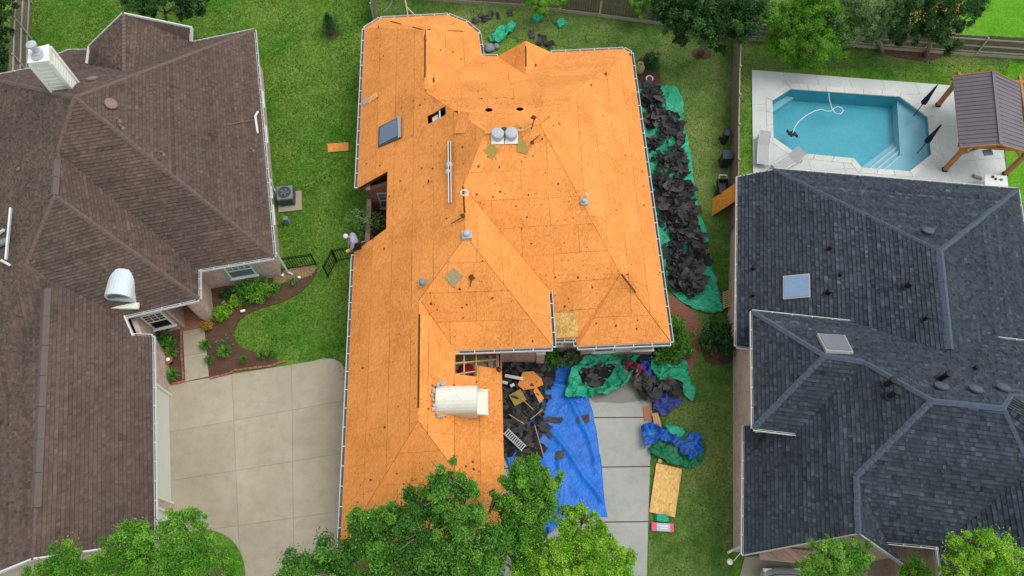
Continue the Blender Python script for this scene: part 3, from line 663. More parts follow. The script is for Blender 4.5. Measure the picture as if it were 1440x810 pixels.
# ---- barrel dormer on the garage roof, louvre to the driveway, torn flashing round its back
gp = lambda x, y, u=0: on('GarE', x, y, u)
def barrel(h, fn, base, front, back, width, hgt, mat, parent, lm, n=12, sink=.6):
    """half-barrel hood: axis from back (on roof) to front (standing out)"""
    ax = (front-back); ax.z = 0; L = ax.length; ax.normalize(); sd = Vector((-ax.y, ax.x, 0)); m = MB(); V = []; Fc = []
    prof = [(-1, -sink)]+[(-math.cos(math.pi*k/n), math.sin(math.pi*k/n)) for k in range(n+1)]+[(1, -sink)]
    z0 = back.z; fz = front.z
    for t in (0, .04, .5, 1):
        for (a, b) in prof: V.append(back+ax*(L*t)+sd*(a*width/2)+Vector((0, 0, b*hgt*(1 if b > 0 else 2.2))))
    for V_ in V: V_.z += 0
    k = len(prof)
    for r in range(3):
        for j in range(k-1): Fc.append((r*k+j, r*k+j+1, (r+1)*k+j+1, (r+1)*k+j))
    Fc.append(tuple(range(k))); Fc.append(tuple(range(3*k, 4*k))[::-1]); m.mesh(V, Fc)
    return m.build('dormer_hood', mat, parent), ax, sd, L
bk = gp(607, 563, .0); ft = gp(673, 563, 0); zt = bk.z
frp = Vector((ft.x, ft.y, zt)); zt -= .1; bk2 = P(614, 563, zt-.3); fr2 = bk2+Vector((1.62, .03, 0))
dm, ax, sd, L = barrel(hc, 'GarE', None, fr2, bk2, 1.14, .5, 'cream', rootc, 'siding')
m = MB(); m.mesh([fr2+sd*s*.5+ax*o+Vector((0, 0, z)) for o in (0, .42) for s, z in ((-1, -.55), (1, -.55), (1, -.38), (-1, -.38))], [(0, 1, 2, 3), (7, 6, 5, 4), (4, 5, 1, 0), (5, 6, 2, 1), (6, 7, 3, 2), (7, 4, 0, 3)]); m.build('dormer_sill', 'cream', dm)
for s in (-1, 1): m = MB(); m.bar(fr2+sd*s*.5+Vector((0, 0, -.3)), fr2+sd*s*.5+ax*.45+Vector((0, 0, -.42)), .05, .07); m.build('dormer_bracket', 'cream', dm)
rng = random.Random(5); m = MB()
for k in range(11):
    t = math.pi*(k/10); px = 620-13*math.sin(t)+rng.uniform(-1, 1); py = 563-23*math.cos(t)+rng.uniform(-1, 1); r = rng.uniform(2.6, 4.2); a0 = rng.uniform(0, 6)
    q = [gp(px+r*math.cos(a0+j*1.57+rng.uniform(-.3, .3)), py+r*math.sin(a0+j*1.57), rng.uniform(.06, .2)) for j in range(4)]
    m.face(q); m.face([p-Vector((0, 0, .01)) for p in q[::-1]])
m.build('torn_flashing', 'lead', dm)
# roof edge leftovers, stains of old felt as loose scraps are separate things below
# ================================================================ LEFT HOUSE
rootl = thing('brick_house', 'left house with an old brown shingle roof, cream chimney and pinkish brick walls', 'house', (-19, 15, 0))
LV = {'c': (-13.72, 29.32, 2.75), 'ap': (-18.62, 20.86, 7.83), 'd': (-10.92, 15.82, 2.75), 'e': (-14.26, 15.17, 2.75), 'rr': (-19.57, 18.96, 6.56), 'q': (-19.13, 16.74, 6.58), 'g': (-13.84, 13.55, 3.14), 'h': (-16.91, 12.72, 3.18), 'j': (-20.47, 14.23, 5.17), 'k': (-19.7, 13.75, 4.76), 'h2': (-16.4, 11.83, 3.07), 'l': (-15.73, 11.92, 2.75), 'm': (-13.97, 3.35, 2.75), 'n': (-17.35, 2.54, 4.78), 'nw': (-27.06, 26.14, 2.75), 'w2': (-21.5, 1.46, 2.75), 'n0': (-23.59, 27.02, 2.75), 'rv': (-18.22, 24.08, 5.66), 'rc': (-16.67, 28.13, 3.1), 'rp': (-18.97, 27.63, 5.66), 'rl': (-21.5, 27.31, 3.74), 'rr2': (-16.53, 28.54, 3.74)}
for k, q in {'b0': (79, 92, 2.85), 'b1': (81, 77, 2.6), 'b2': (97, 71, 2.6), 'b3': (123, 71, 2.6), 'b4': (124, 91, 3.0), 'v1': (124, 91, 3.1)}.items(): LV[k] = P(*q)
LF = {'E1': ['c', 'ap', 'd'], 'S1': ['ap', 'd', 'e', 'rr'], 'E2': ['rr', 'e', 'g', 'q'], 'S2': ['q', 'g', 'h', 'k', 'j'], 'GE': ['k', 'h', 'h2', 'l', 'm', 'n'],
      'W': ['nw', 'ap', 'rr', 'q', 'j', 'w2'], 'Wg': ['j', 'k', 'n', 'w2'], 'N': ['nw', 'n0', 'v1', 'rv', 'rc', 'c', 'ap'], 'DW': ['rp', 'rv', 'v1', 'rl'], 'DE': ['rp', 'rr2', 'rc', 'rv'], 'bay': ['b0', 'b1', 'b2', 'b3', 'b4']}
hl = House(rootl, LV, LF); hl.shell('sh_base_brown', drop=.012); hl.shingles('sh_brown', .15, 4)
hl.cap([('ap', 'c'), ('ap', 'd'), ('ap', 'nw'), ('rr', 'ap'), ('q', 'g'), ('j', 'q'), ('k', 'j'), ('rp', 'rv')], 'cap_brown', .105, .22, .03)
# ridge vents: raised brown metal strips
def vent_strip(h, a, b, hw, mat, nm='ridge_vent'):
    a, b = Vector(a), Vector(b); d = (b-a).normalized(); s = d.cross(Vector((0, 0, 1))).normalized(); m = MB(); L = (b-a).length; n = max(2, int(L/1.2))
    for k in range(n):
        p, q = a+d*(L*k/n+.01), a+d*(L*(k+1)/n-.01)
        m.mesh([p+s*hw+Vector((0, 0, -.06)), p+Vector((0, 0, .09)), p-s*hw+Vector((0, 0, -.06)), q+s*hw+Vector((0, 0, -.06)), q+Vector((0, 0, .09)), q-s*hw+Vector((0, 0, -.06))], [(0, 1, 4, 3), (1, 2, 5, 4), (0, 2, 1), (3, 4, 5), (0, 3, 5, 2)])
    return m.build(nm, mat, h.root)
kn = lambda f: hl.v['k'].lerp(hl.v['n'], f)
vent_strip(hl, kn(.04), kn(.84), .19, 'ridge_metal'); vent_strip(hl, hl.v['rr'].lerp(hl.v['q'], .2)+Vector((0, 0, .02)), hl.v['q']+Vector((0, 0, .02)), .17, 'ridge_metal')
hl.cap([(kn(.84), 'n')], 'cap_brown', .09, .22, .03)
for a, b, o in (('c', 'd', (1, .2)), ('d', 'e', (.2, -1)), ('e', 'g', (1, .2)), ('g', 'h', (.25, -1)), ('l', 'm', (1, .2)), ('c', 'rc', (-.2, 1)), ('n0', 'nw', (-.2, 1)), ('b1', 'b2', (-.3, 1)), ('b2', 'b3', (0, 1)), ('h2', 'l', (.2, 1))):
    pa, pb = hl.v[a], hl.v[b]; d = (pb-pa).normalized(); oo = Vector((d.y, -d.x, 0))
    if oo.dot(Vector((*o, 0))) < 0: oo = -oo
    hl.gut(pa, pb, oo, wd=.09)
for nm, a, b in (('rake_trim', 'rp', 'rl'), ('rake_trim', 'rp', 'rr2'), ('rake_trim', 'n', 'w2'), ('rake_trim', 'n', 'm'), ('rake_trim', 'h', 'h2')):
    m = MB(); m.bar(hl.v[a]+Vector((0, 0, -.05)), hl.v[b]+Vector((0, 0, -.05)), .06, .2); m.build(nm, 'gutter', rootl)
for a, b in ((hl.v['rl'], hl.v['v1']), (hl.v['rr2'], hl.v['rc'])): m = MB(); m.bar(a+Vector((0, 0, -.02)), b+Vector((0, 0, .1)), .14, .12); m.build('gutter', 'gutter', rootl)
# walls
iw = lambda ks, d=.36: inset([hl.v[k] if isinstance(k, str) else Vector(k) for k in ks], d)
LL = ['c', 'd', 'e', 'g', (-16.3, 12.85), 'l', 'm', 'w2', 'nw', 'n0']
ll = iw(LL); 
E_, S_, E2_, G_ = None, None, None, None
ws = [(Vector((a.x, a.y)), Vector((b.x, b.y))) for a, b in zip(ll, ll[1:]+ll[:1])]
near = lambda p: find_wall(p, ws)
wE = near((-12.3, 22.5)); wS = near((-12.5, 15.6)); wE2 = near((-14.2, 14.4)); wG = near((-15, 7.5)); wP = near((-15.1, 13.3)); wSm = near((-17.5, 2.5)); wX = near((-16.1, 12.5))
for s in ws:
    if s in (wP, wG, wSm): continue
    hl.wall(s[0], s[1], 0, 2.62, 'brick_pink')
# east wall openings: downstairs windows seen at a grazing angle
Lw = (wE[1]-wE[0]).length
for f in (.24, .42, .68, .8): 
    t = Lw*(1-f) if wE[0].y < wE[1].y else Lw*f
    hl.window(wE[0], wE[1], t, t+1.05, .75, 2.2, 2, 2, frame='white')
# south wall: grey surround with a big window
Ls = (wS[1]-wS[0]).length; a, b = wS; d = (b-a).normalized(); o = Vector((d.y, -d.x))
t0 = Ls*.30; pn = MB(); pn.bar(Vector((*(a+d*(Ls*.28)+o*.0), 1.31)), Vector((*(a+d*(Ls*.80)+o*.0), 1.31)), .05, 2.6); pn.build('wall_panel', 'trim_grey', rootl)
hl.window(a+o*.028, b+o*.028, Ls*.36, Ls*.72, .75, 2.25, 4, 3, pane='pane', frame='white')
# recessed entry: pier, back wall with window and door, porch floor
a, b = wP; d = (b-a).normalized(); o = Vector((d.y, -d.x)); Lp = (b-a).length
e_end, w_end = (a, b) if a.x > b.x else (b, a); dw = (w_end-e_end).normalized(); inn = -o
hl.wall(*((e_end, e_end+dw*.42) if a.x > b.x else (e_end+dw*.42, e_end)), 0, 2.95, 'brick_pink')
hl.wall(*((e_end+inn*.2+dw*.42, e_end+inn*1.5+dw*.42)[::1]), 0, 2.95, 'brick_pink')
i0, i1 = e_end+dw*.42+inn*1.5, e_end+dw*1.45+inn*1.5
hl.wall(*((i0, i1) if a.x > b.x else (i1, i0)), 0, 2.95, 'brick_red')
w0, w1 = e_end+dw*1.45, w_end+dw*.35
hl.wall(*((w0, w1) if a.x > b.x else (w1, w0)), 0, 2.95, 'brick_pink')
m = MB(); m.bar(Vector((*(e_end+dw*1.47), 1.47)), Vector((*(e_end+dw*1.47+inn*1.5), 1.47)), .2, 2.94); m.build('entry_return_wall', 'brick_pink', rootl)
aa, bb = (w0, w1) if a.x > b.x else (w1, w0)
Lx = (aa-bb).length; hl.window(aa, bb, Lx*.28, Lx*.28+.95, .6, 2.2, 3, 3, pane='pane_dk', frame='white')
dr = MB(); dd = (i1-i0).normalized(); oo = -inn; c0 = i0+dd*.12+oo*.03; c1 = i0+dd*.92+oo*.03; dr.bar(Vector((*c0, 1.05)), Vector((*c1, 1.05)), .05, 2.1); door = dr.build('door', 'pane_dk', rootl)
m = MB(); m.bar(Vector((*(c1-dd*.1+oo*.06), 1.0)), Vector((*(c1-dd*.1+oo*.06), 1.12)), .04, .04); m.build('handle', 'alu', door)
# garage wall: brick strip, two pale doors with a brick pier between
a, b = wG
if a.y < b.y: a, b = b, a
d = (b-a).normalized(); o = Vector((-d.y, d.x)); o = o if o.x > 0 else -o; Lg = (b-a).length
def gseg(t0, t1, mat, nm='wall'): 
    p, q = a+d*t0, a+d*t1; return hl.wall(q, p, 0, 2.62, mat, name=nm)
x0 = 1.75; x1 = x0+4.95; x2 = x1+.45; x3 = x2+2.5
gseg(0, x0, 'brick_pink'); gseg(x1, x2, 'brick_pink'); gseg(x3, Lg, 'brick_pink')
for t0, t1 in ((x0, x1), (x2, x3)):
    m = MB(); m.bar(Vector((*(a+d*t0), 2.45)), Vector((*(a+d*t1), 2.45)), .2, .3); m.build('garage_header', 'siding', rootl)
    gd = MB(); p, q = a+d*(t0+.02)-o*.06, a+d*(t1-.02)-o*.06; gd.bar(Vector((*p, .3)), Vector((*q, .3)), .05, .52); G = gd.build('garage_door', 'garage', rootl)
    for k in range(1, 4): m = MB(); m.bar(Vector((*p, .3+k*.535)), Vector((*q, .3+k*.535)), .05, .52); m.build('door_panel', 'garage', G)
    m = MB(); m.box((*(a+d*t0+o*.03), 0), .1, .12, 2.3, math.atan2(d.y, d.x)); m.build('door_jamb', 'siding', rootl); m = MB(); m.box((*(a+d*t1+o*.03), 0), .1, .12, 2.3, math.atan2(d.y, d.x)); m.build('door_jamb', 'siding', rootl)
# downpipe
m = MB(); m.tube([hl.v['d']+Vector((.02, .1, -.15)), Vector((-10.99, 16.25, 2.3)), Vector((-10.99, 16.25, .25)), Vector((-10.8, 16.2, .08))], .05, 6); m.build('downpipe', 'gutter', rootl)
m = MB(); m.tube([Vector((-11.9, 20.6, 2.6)), Vector((-12.05, 20.6, 2.3)), Vector((-12.05, 20.6, .1))], .05, 6); m.build('downpipe', 'gutter', rootl)
# south gable wall
s = Vector((0, .35, 0)); m = MB(); g0 = (hl.v['w2'], hl.v['m'], hl.v['n']); t = [p+s for p in g0]; m.face([Vector((t[0].x, t[0].y, 0)), Vector((t[1].x-.4, t[1].y, 0)), Vector((t[1].x-.4, t[1].y, 2.6)), t[2]-Vector((0, 0, .2)), Vector((t[0].x, t[0].y, 2.6))]); m.build('gable_wall', 'brick_pink', rootl)
# chimney: cream sided stack leaning away from the lens, with a round cap
def topq(px, z): return [P(x, y, z) for x, y in px]
cb = [(40.8, 89), (69, 86), (68.5, 64.5), (42, 71)]
ct = topq(cb, 8.6); m = MB(); bb_ = [Vector((p.x, p.y, 3.4)) for p in ct]; 
m.hexa(bb_, ct); ch = m.build('chimney', 'siding', rootl)
cen = sum(ct, Vector())/4; m = MB(); tp = [cen+(p-cen)*1.09 for p in ct]; m.hexa([Vector((p.x, p.y, 8.52)) for p in tp], [Vector((p.x, p.y, 8.66)) for p in tp]); m.build('chimney_cap', 'white', ch)
for k in range(4):
    m = MB(); p = cen+(ct[k]-cen)*1.0; m.box((p.x, p.y, 3.6), .14, .14, 4.9, .18); m.build('corner_trim', 'white', ch)
m = MB()
for zz in [4+.22*k for k in range(20)]:
    q = [cen+(p-cen)*1.012 for p in ct]
    for i in (0, 3): a_, b_ = q[i], q[(i+1) % 4]; m.bar(Vector((a_.x, a_.y, zz)), Vector((b_.x, b_.y, zz)), .02, .03)
    m.bar(Vector((q[1].x, q[1].y, zz)), Vector((q[2].x, q[2].y, zz)), .02, .03)
m.build('siding_boards', 'siding', ch, kind='stuff')
fc = P(54, 75, 8.66); m = MB(); m.lathe(fc, [(.2, 0), (.2, .12), (.13, .14), (.13, .42), (.2, .44), (.21, .56), (.1, .6), (.02, .61)], 16); m.build('flue_cap', 'galv', ch)
m = MB(); m.lathe(P(53, 79, 8.67), [(.24, 0), (.25, .05), (.2, .07)], 16); m.build('flue_collar', 'lead', ch)
# box vents, pipes
for px, py, fn, r in ((131, 114, 'N', .28), (155, 148, 'E1', .28)):
    c = hl.on(fn, px, py); m = MB(); m.lathe(c, [(r*.8, -.1), (r*.8, .08), (r, .1), (r*.95, .16), (r*.5, .2), (.02, .21)], 18, hl.info[fn]['n']); m.build('roof_vent', 'vent_brown', rootl)
for px, py, fn in ((167, 170, 'E1'), (172, 180, 'E1'), (229, 217, 'E1'), (355, 212, 'E1'), (25, 237, 'W')):
    c = hl.on(fn, px, py); m = MB(); m.lathe(c, [(.11, -.05), (.09, .02), (.045, .05), (.04, .22), (.03, .23)], 8); m.build('vent_pipe', 'vent_brown', rootl)
# barrel dormer facing the porch
f1 = hl.on('S2', 172, 424); b1 = hl.on('S2', 168, 378)
f2 = Vector((f1.x, f1.y, b1.z-.42)); b2 = Vector((b1.x, b1.y, b1.z-.42))
dm2, ax, sd, L = barrel(hl, 'S2', None, f2, b2, 1.12, .46, 'palehood', rootl, 'siding')
m = MB(); m.mesh([f2+sd*s*.68+ax*o_+Vector((0, 0, z)) for o_ in (0, .28) for s, z in ((-1, -.62), (1, -.62), (1, -.5), (-1, -.5))], [(0, 1, 2, 3), (7, 6, 5, 4), (4, 5, 1, 0), (5, 6, 2, 1), (6, 7, 3, 2), (7, 4, 0, 3)]); m.build('dormer_sill', 'cream', dm2)
m = MB(); n_ = 10; m.face([f2+ax*.02+sd*(-math.cos(math.pi*k/n_))*.45+Vector((0, 0, math.sin(math.pi*k/n_)*.42-.05)) for k in range(n_+1)]); m.build('dormer_pane', 'pane', dm2)
# pale chimney flashing bars at the far left
def bar_on(h, fn, a, b, wd, th, nm, mat, up=.08): m = MB(); m.bar(h.on(fn, *a, up), h.on(fn, *b, up), wd, th); return m.build(nm, mat, h.root)
bar_on(hl, 'W', (20, 294), (13.5, 366), .08, .12, 'skylight_flashing', 'gutter', .14); bar_on(hl, 'W', (-8, 348), (14, 338), .32, .1, 'skylight_frame', 'grey'); bar_on(hl, 'W', (-8, 336), (8, 324), .1, .1, 'skylight_flashing', 'gutter'); bar_on(hl, 'W', (5, 367), (16, 373), .1, .1, 'skylight_flashing', 'gutter')
# small eave return on the east slope
m = MB(); m.bar(hl.on('E1', 319, 176, .03), hl.on('E1', 357, 169, .03), .1, .03); m.build('flashing', 'cap_brown', rootl)
m = MB(); m.tube([hl.on('E1', 362, 158, .05), hl.on('E1', 358, 165, .08), hl.on('E1', 362, 185, -.0), hl.on('E1', 369, 205, -.3)], .06, 6); m.build('downpipe', 'gutter', rootl)
# ================================================================ RIGHT HOUSE
rootr = thing('brick_house', 'right house with a dark slate blue shingle roof beside the pool', 'house', (15, 9, 0))
RV = {'a': (10.89, 20.15, 2.75), 'b': (12.42, 20.16, 3.35), 'c': (23.7, 19.06, 3.34), 'AP': (17.63, 14.43, 6.01), 'RD': (17.01, 9.95, 5.99), 'Q': (14.14, 11.86, 4.55), 'U': (11.48, 11.26, 3.47), 'e2': (9.77, 11.49, 2.75), 'd': (22.84, 11.67, 3.14), 'X': (19.91, 11.1, 4.65), 'P': (10.05, 12.35, 4.54), 'P2': (9.46, 7.4, 4.54), 'P3': (11.1, 7.2, 4.52), 'S1': (11.93, 9.73, 6.43), 'S2': (13.37, 9.49, 6.43), 'T1': (14.74, 7.51, 7.99), 'T2': (17.2, 7.23, 8.0), 'Y': (17.95, 7.84, 7.44), 'Yr': (21.94, 7.5, 7.35), 'X2': (22.64, 10.76, 4.65), 'K1': (12.49, 5.28, 6.0), 'K2': (12.18, 3.29, 5.99), 'g0': (9.66, 7.97, 2.75), 'g1': (8.99, 2.87, 2.75), 'f1': (13.73, 3.15, 4.62), 'f3': (15.62, 2.97, 4.63), 'f4': (17.9, 4.94, 6.37), 'g2': (14.82, 2.33, 3.67), 't3': (18.2, 5.7, 6.97), 'r1': (15.2, -1.5, 4.63), 'r2': (20.0, -2, 7.9), 'r3': (20.6, 5.6, 7.9)}
RF = {'W': ['a', 'b', 'AP', 'RD', 'Q', 'U', 'e2'], 'N': ['b', 'c', 'AP'], 'E': ['AP', 'c', 'd', 'X', 'RD'], 'NP': ['P', 'Q', 'RD', 'X', 'X2', 'Yr', 'Y', 'T2', 'T1', 'S2', 'S1'], 'W2w': ['P', 'P2', 'S1'],
      'W2s': ['S1', 'P2', 'P3', 'S2'], 'G': ['g0', 'P3', 'S2', 'T1', 'K1', 'K2', 'g1'], 'F': ['T1', 'T2', 't3', 'f4', 'f3', 'f1', 'K1'], 'GE': ['K1', 'K2', 'g2', 'f1'], 'R': ['f4', 'f3', 'r1', 'r2', 'r3'], 'Re': ['T2', 'Y', 'r3', 't3'], 'Rf': ['t3', 'f4', 'r3']}
hr = House(rootr, RV, RF); hr.shell('sh_base_blue', drop=.012); hr.shingles('sh_blue', .165, 9)
hr.cap([('AP', 'b'), ('AP', 'c'), ('S1', 'P'), ('S1', 'P2'), ('S1', 'S2'), ('S2', 'T1'), ('T1', 'T2'), ('T2', 'Y'), ('Y', 'Yr'), ('T1', 'K1'), ('K1', 'K2'), ('T2', 't3')], 'cap_blue', .115, .2, .035)
vent_strip(hr, hr.v['AP'], hr.v['RD'].lerp(hr.v['AP'], .04), .18, 'cap_blue')
for a, b, o in (('a', 'e2', (-1, 0)), ('P', 'Q', (0, 1)), ('P', 'P2', (-1, 0)), ('P2', 'P3', (0, -1)), ('g0', 'g1', (-1, 0)), ('b', 'c', (0, 1)), ('c', 'd', (1, 0)), ('X', (22.2, 10.82, 4.65), (0, 1)), ('f1', 'f3', (0, -1)), ('f3', 'r1', (-1, 0)), ('e2', (10.35, 11.42, 2.75), (0, -1))):
    pa, pb = [hr.v[k] if isinstance(k, str) else Vector(k) for k in (a, b)]; d = (pb-pa).normalized(); oo = Vector((d.y, -d.x, 0))
    if oo.dot(Vector((*o, 0))) < 0: oo = -oo
    hr.gut(pa, pb, oo, wd=.07)
for a, b in (('a', 'b'), ('K2', 'g1'), ('K2', 'g2')):
    m = MB(); m.bar(hr.v[a]+Vector((0, -.02, -.07)), hr.v[b]+Vector((0, -.02, -.07)), .05, .2); m.build('rake_trim', 'trim_grey', rootr)
def rwall(a, b, z1, mat='brick_pink', z0=0, **k): return hr.wall(Vector(a), Vector(b), z0, z1, mat, **k)
rwall((11.25, 19.8), (10.15, 12.6), 2.62); rwall((23.3, 18.75), (11.25, 19.8), 2.62); rwall((10.42, 12.3), (9.9, 8.0), 4.4); rwall((9.9, 8.0), (9.35, 3.25), 2.62)
rwall((11.4, 7.6), (9.95, 7.75), 4.4, z0=2.5)
rwall((22.5, 11.9), (23.3, 18.75), 2.62)
# garage gable to the street with two courses of trim
a, b, k2 = Vector((9.35, 3.25)), Vector((14.6, 2.75)), hr.v['K2']
m = MB(); m.face([Vector((a.x, a.y, 0)), Vector((b.x, b.y, 0)), Vector((b.x, b.y, 3.3)), Vector((k2.x, k2.y+.25, k2.z-.25)), Vector((a.x, a.y, 2.7))], [(0, 0), (5.2, 0), (5.2, 3.3), (2.9, 5.7), (0, 2.7)]); m.build('gable_wall', 'brick_tan', rootr)
m = MB(); m.bar(Vector((9.7, 2.98, 2.45)), Vector((12.6, 2.7, 2.45)), .5, .16); m.build('garage_canopy', 'brick_tan', rootr)
m = MB(); m.bar(Vector((9.7, 3.15, 1.1)), Vector((12.4, 2.9, 1.1)), .06, 2.2); gd = m.build('garage_door', 'dgrey', rootr)
rwall((13.9, 4.2), (17.5, 3.9), 4.3); rwall((15.55, 3.9), (15.2, -1.5), 4.4, 'brick_tan'); 
m = MB(); m.bar(Vector((14.75, 3.2, 2.3)), Vector((14.75, 3.2, 4.5)), .14, .14); m.build('porch_post', 'trim_grey', rootr)
# skylights
for fn, px in (('W', ((1101.5, 390), (1139, 386.5), (1140, 419.5), (1101.5, 422.5))), ('NP', ((1148, 473), (1187, 475.5), (1199, 499.5), (1160.5, 496.5)))):
    cx = sum(p[0] for p in px)/4; cy = sum(p[1] for p in px)/4
    f_ = plate(hr, fn, px, .14, .16, 'skylight', 'trim_grey', rootr)
    plate(hr, fn, [(cx+(x-cx)*.9, cy+(y-cy)*.9) for x, y in px], .165, .02, 'pane', 'glass_lt' if fn == 'W' else 'glass_grey', f_)
# turtle vents and pipes
for px, py, fn in ((1304, 327, 'N'), (1323, 546, 'NP'), (1371, 550, 'NP'), (1410, 548, 'NP')):
    c = hr.on(fn, px, py); m = MB(); m.lathe(c, [(.16, -.1), (.16, .07), (.25, .09), (.24, .14), (.13, .18), (.02, .19)], 18, hr.info[fn]['n']); m.build('roof_vent', 'vent_blue', rootr)
for px, py, fn, h_ in ((1165, 351, 'W', .25), (1058, 379, 'W', .22), (1058, 417, 'W', .22), (1180, 388, 'W', .2), (1163, 413, 'W', .34), (1275, 403, 'W', .35), (1299, 450, 'W', .3), (1246, 541, 'G', .55), (1251, 557, 'G', .55), (1322, 533, 'NP', .6), (1369, 519, 'NP', .2)):
    c = hr.on(fn, px, py); r = .1 if h_ > .3 else .07; m = MB(); m.lathe(c, [(r*2, -.06), (r*1.9, .0), (r, .03), (r, h_), (r*1.35, h_+.01), (r*1.35, h_+.1), (r*.3, h_+.13)], 10); m.build('vent_pipe', 'pipe_blk', rootr)
m = MB(); m.tube([Vector((9.05, 3.0, 2.6)), Vector((9.0, 3.05, 2.45)), Vector((9.28, 3.3, 2.1)), Vector((9.28, 3.3, .3)), Vector((9.1, 3.2, .1))], .05, 6); m.build('downpipe', 'gutter', rootr)
m = MB(); c = P(1026.5, 790, .9); m.tube([Vector((9.3, 3.25, 2.1)), Vector((c.x, c.y, 1.6)), Vector((c.x, c.y, 1.0))], .015, 6); hk = m.build('lamp_bracket', 'white', rootr); m = MB(); m.lathe(c, [(.03, .12), (.1, .08), (.13, 0), (.1, -.09), (.03, -.12)][::-1], 12); m.build('lamp_globe', 'lampglass', hk, smooth=True)
# ================================================================ GROUND, PAVING, POOL, FENCES
POOL = [(1111, 125), (1265, 136), (1304.7, 165), (1310, 218), (1279, 242), (1211, 237), (1200, 224), (1118, 216), (1086.7, 194), (1085, 142)]
pool = [V2(P(x, y)) for x, y in POOL]
deck = [V2(P(x, y)) for x, y in ((1057, 99), (1340, 121), (1398, 128), (1411, 214), (1417, 262), (1424, 300), (1190, 285), (1059, 270))]
big = 400
gm = MB()
ps = subtract(ccw([(-big, -big), (big, -big), (big, big), (-big, big)]), ccw([V2(P(x, y)) for x, y in ((1080, 120), (1320, 125), (1320, 245), (1080, 230))]))
for p in ps: gm.face([Vector((x, y, -.02)) for x, y in p])
gm.build('ground', 'grass', kind='structure')
sheet('back_lawn', [(526, -60), (1470, -60), (1470, 95), (1425, 90), (1057, 97), (1036, 240), (1034, 486), (1029, 830), (912, 830), (915, 540), (945, 400), (880, 80), (520, 20)], .004, 'grass_shade', .02)
sheet('bright_lawn', [(1340, -30), (1560, -30), (1560, 130), (1520, 90), (1440, 78), (1355, 66)], .012, 'grass_b', .02)
sheet('side_lawn', [(1420, 88), (1560, 100), (1560, 330), (1420, 280), (1404, 130)], .010, 'grass_b', .02)
# concrete drives in slabs
def slabs(name, poly, cuts_a, cuts_b, z, mat, label=None, th=.06, gap=.014, base='conc_damp'):
    """poly in photo points on the ground; cuts: lists of photo lines ((x,y),(x,y)) splitting it both ways; every slab is a piece of its own"""
    poly = ccw([V2(P(x, y)) for x, y in poly])
    b = MB(); b.prism(poly, z-.05, z-.008); root = b.build(name, base, kind='structure')
    pieces = [poly]
    for a, b_ in cuts_a+cuts_b:
        a, b_ = P(*a), P(*b_); n = Vector((-(b_.y-a.y), b_.x-a.x)).normalized(); nxt = []
        for p in pieces:
            q = clip_half(p, (a.x+n.x*gap/2, a.y+n.y*gap/2), n); r = clip_half(p, (a.x-n.x*gap/2, a.y-n.y*gap/2), -n)
            nxt += [k for k in (q, r) if len(k) >= 3 and abs(area2(k)) > .02]
        pieces = nxt
    for p in pieces: bev(MB().prism(p, z-.05, z).build('slab', mat, root), .012, 1)
    return root
slabs('driveway', [(238, 541), (258, 537.5), (440, 508), (455, 504), (470, 505), (480, 510), (487, 522), (489, 545), (484, 830), (440, 850), (205, 850)],
      [((325, 500), (340, 850)), ((410, 500), (414, 850))], [((244, 607), (487, 563)), ((243, 676), (487, 637)), ((244, 752), (487, 718))], .03, 'conc_tan', gap=.006)
slabs('driveway', [(700, 545), (715, 505), (890, 500), (918, 540), (908, 850), (690, 850)], [], [((700, 588), (920, 587)), ((700, 659), (920, 656)), ((700, 736), (920, 733.5)), ((700, 812), (920, 811))], .03, 'conc_grey', gap=.04, base='mulch')
sheet('damp_patch', smooth_loop([(822, 540), (905, 520), (915, 545), (905, 562), (890, 566), (868, 568), (850, 565), (832, 568)], 2), .034, 'conc_damp', .003)
slabs('driveway', [(1047, 783), (1250, 770), (1300, 850), (1030, 850)], [], [((1030, 812), (1300, 812))], .03, 'conc_tan')
slabs('walkway', [(257.5, 466), (287.5, 460.5), (294.2, 529.5), (260.8, 537)], [((258, 501.3), (291, 495.5))], [], .045, 'conc_tan')
# lawn island in front of the left drive
sheet('lawn_island', smooth_loop([(215, 770), (262, 748), (298, 744), (326, 757), (342, 782), (346, 810), (346, 850), (215, 850)], 2), .06, 'grass', .06)
# brick porch floor
def pavers(name, poly, z, parent=None, ang=0, bw=.205, bh=.102, mat='paver', base='paver_base', kind='structure'):
    pl = ccw([V2(P(x, y)) for x, y in poly]); root = sheet(name, [Vector(p) for p in pl], z-.02, base, .04, world=True)
    cx = sum(p[0] for p in pl)/len(pl); cy = sum(p[1] for p in pl)/len(pl); R = max(math.hypot(p[0]-cx, p[1]-cy) for p in pl); cs, sn = math.cos(ang), math.sin(ang)
    m = MB(); rng = random.Random(3); r = 0; y = -R
    while y < R:
        x = -R+(bw/2 if r % 2 else 0)
        while x < R:
            c = (cx+x*cs-y*sn, cy+x*sn+y*cs)
            if inside(c, pl): m.box((c[0], c[1], z-.05), bw-.012, bh-.012, .05+rng.uniform(0, .012), ang+rng.uniform(-.03, .03))
            x += bw
        y += bh; r += 1
    m.build('bricks', mat, root, kind='stuff'); return root
pavers('porch_floor', [(246, 436), (280, 424), (290, 458), (257, 466)], .06, ang=.25)
pavers('brick_path', smooth_loop([(936, 415), (950, 419), (966, 431), (980, 445), (986, 468), (979, 500), (971, 526), (959, 522), (960, 495), (962, 475), (958, 458), (944, 446)], 1), .05, ang=.5)
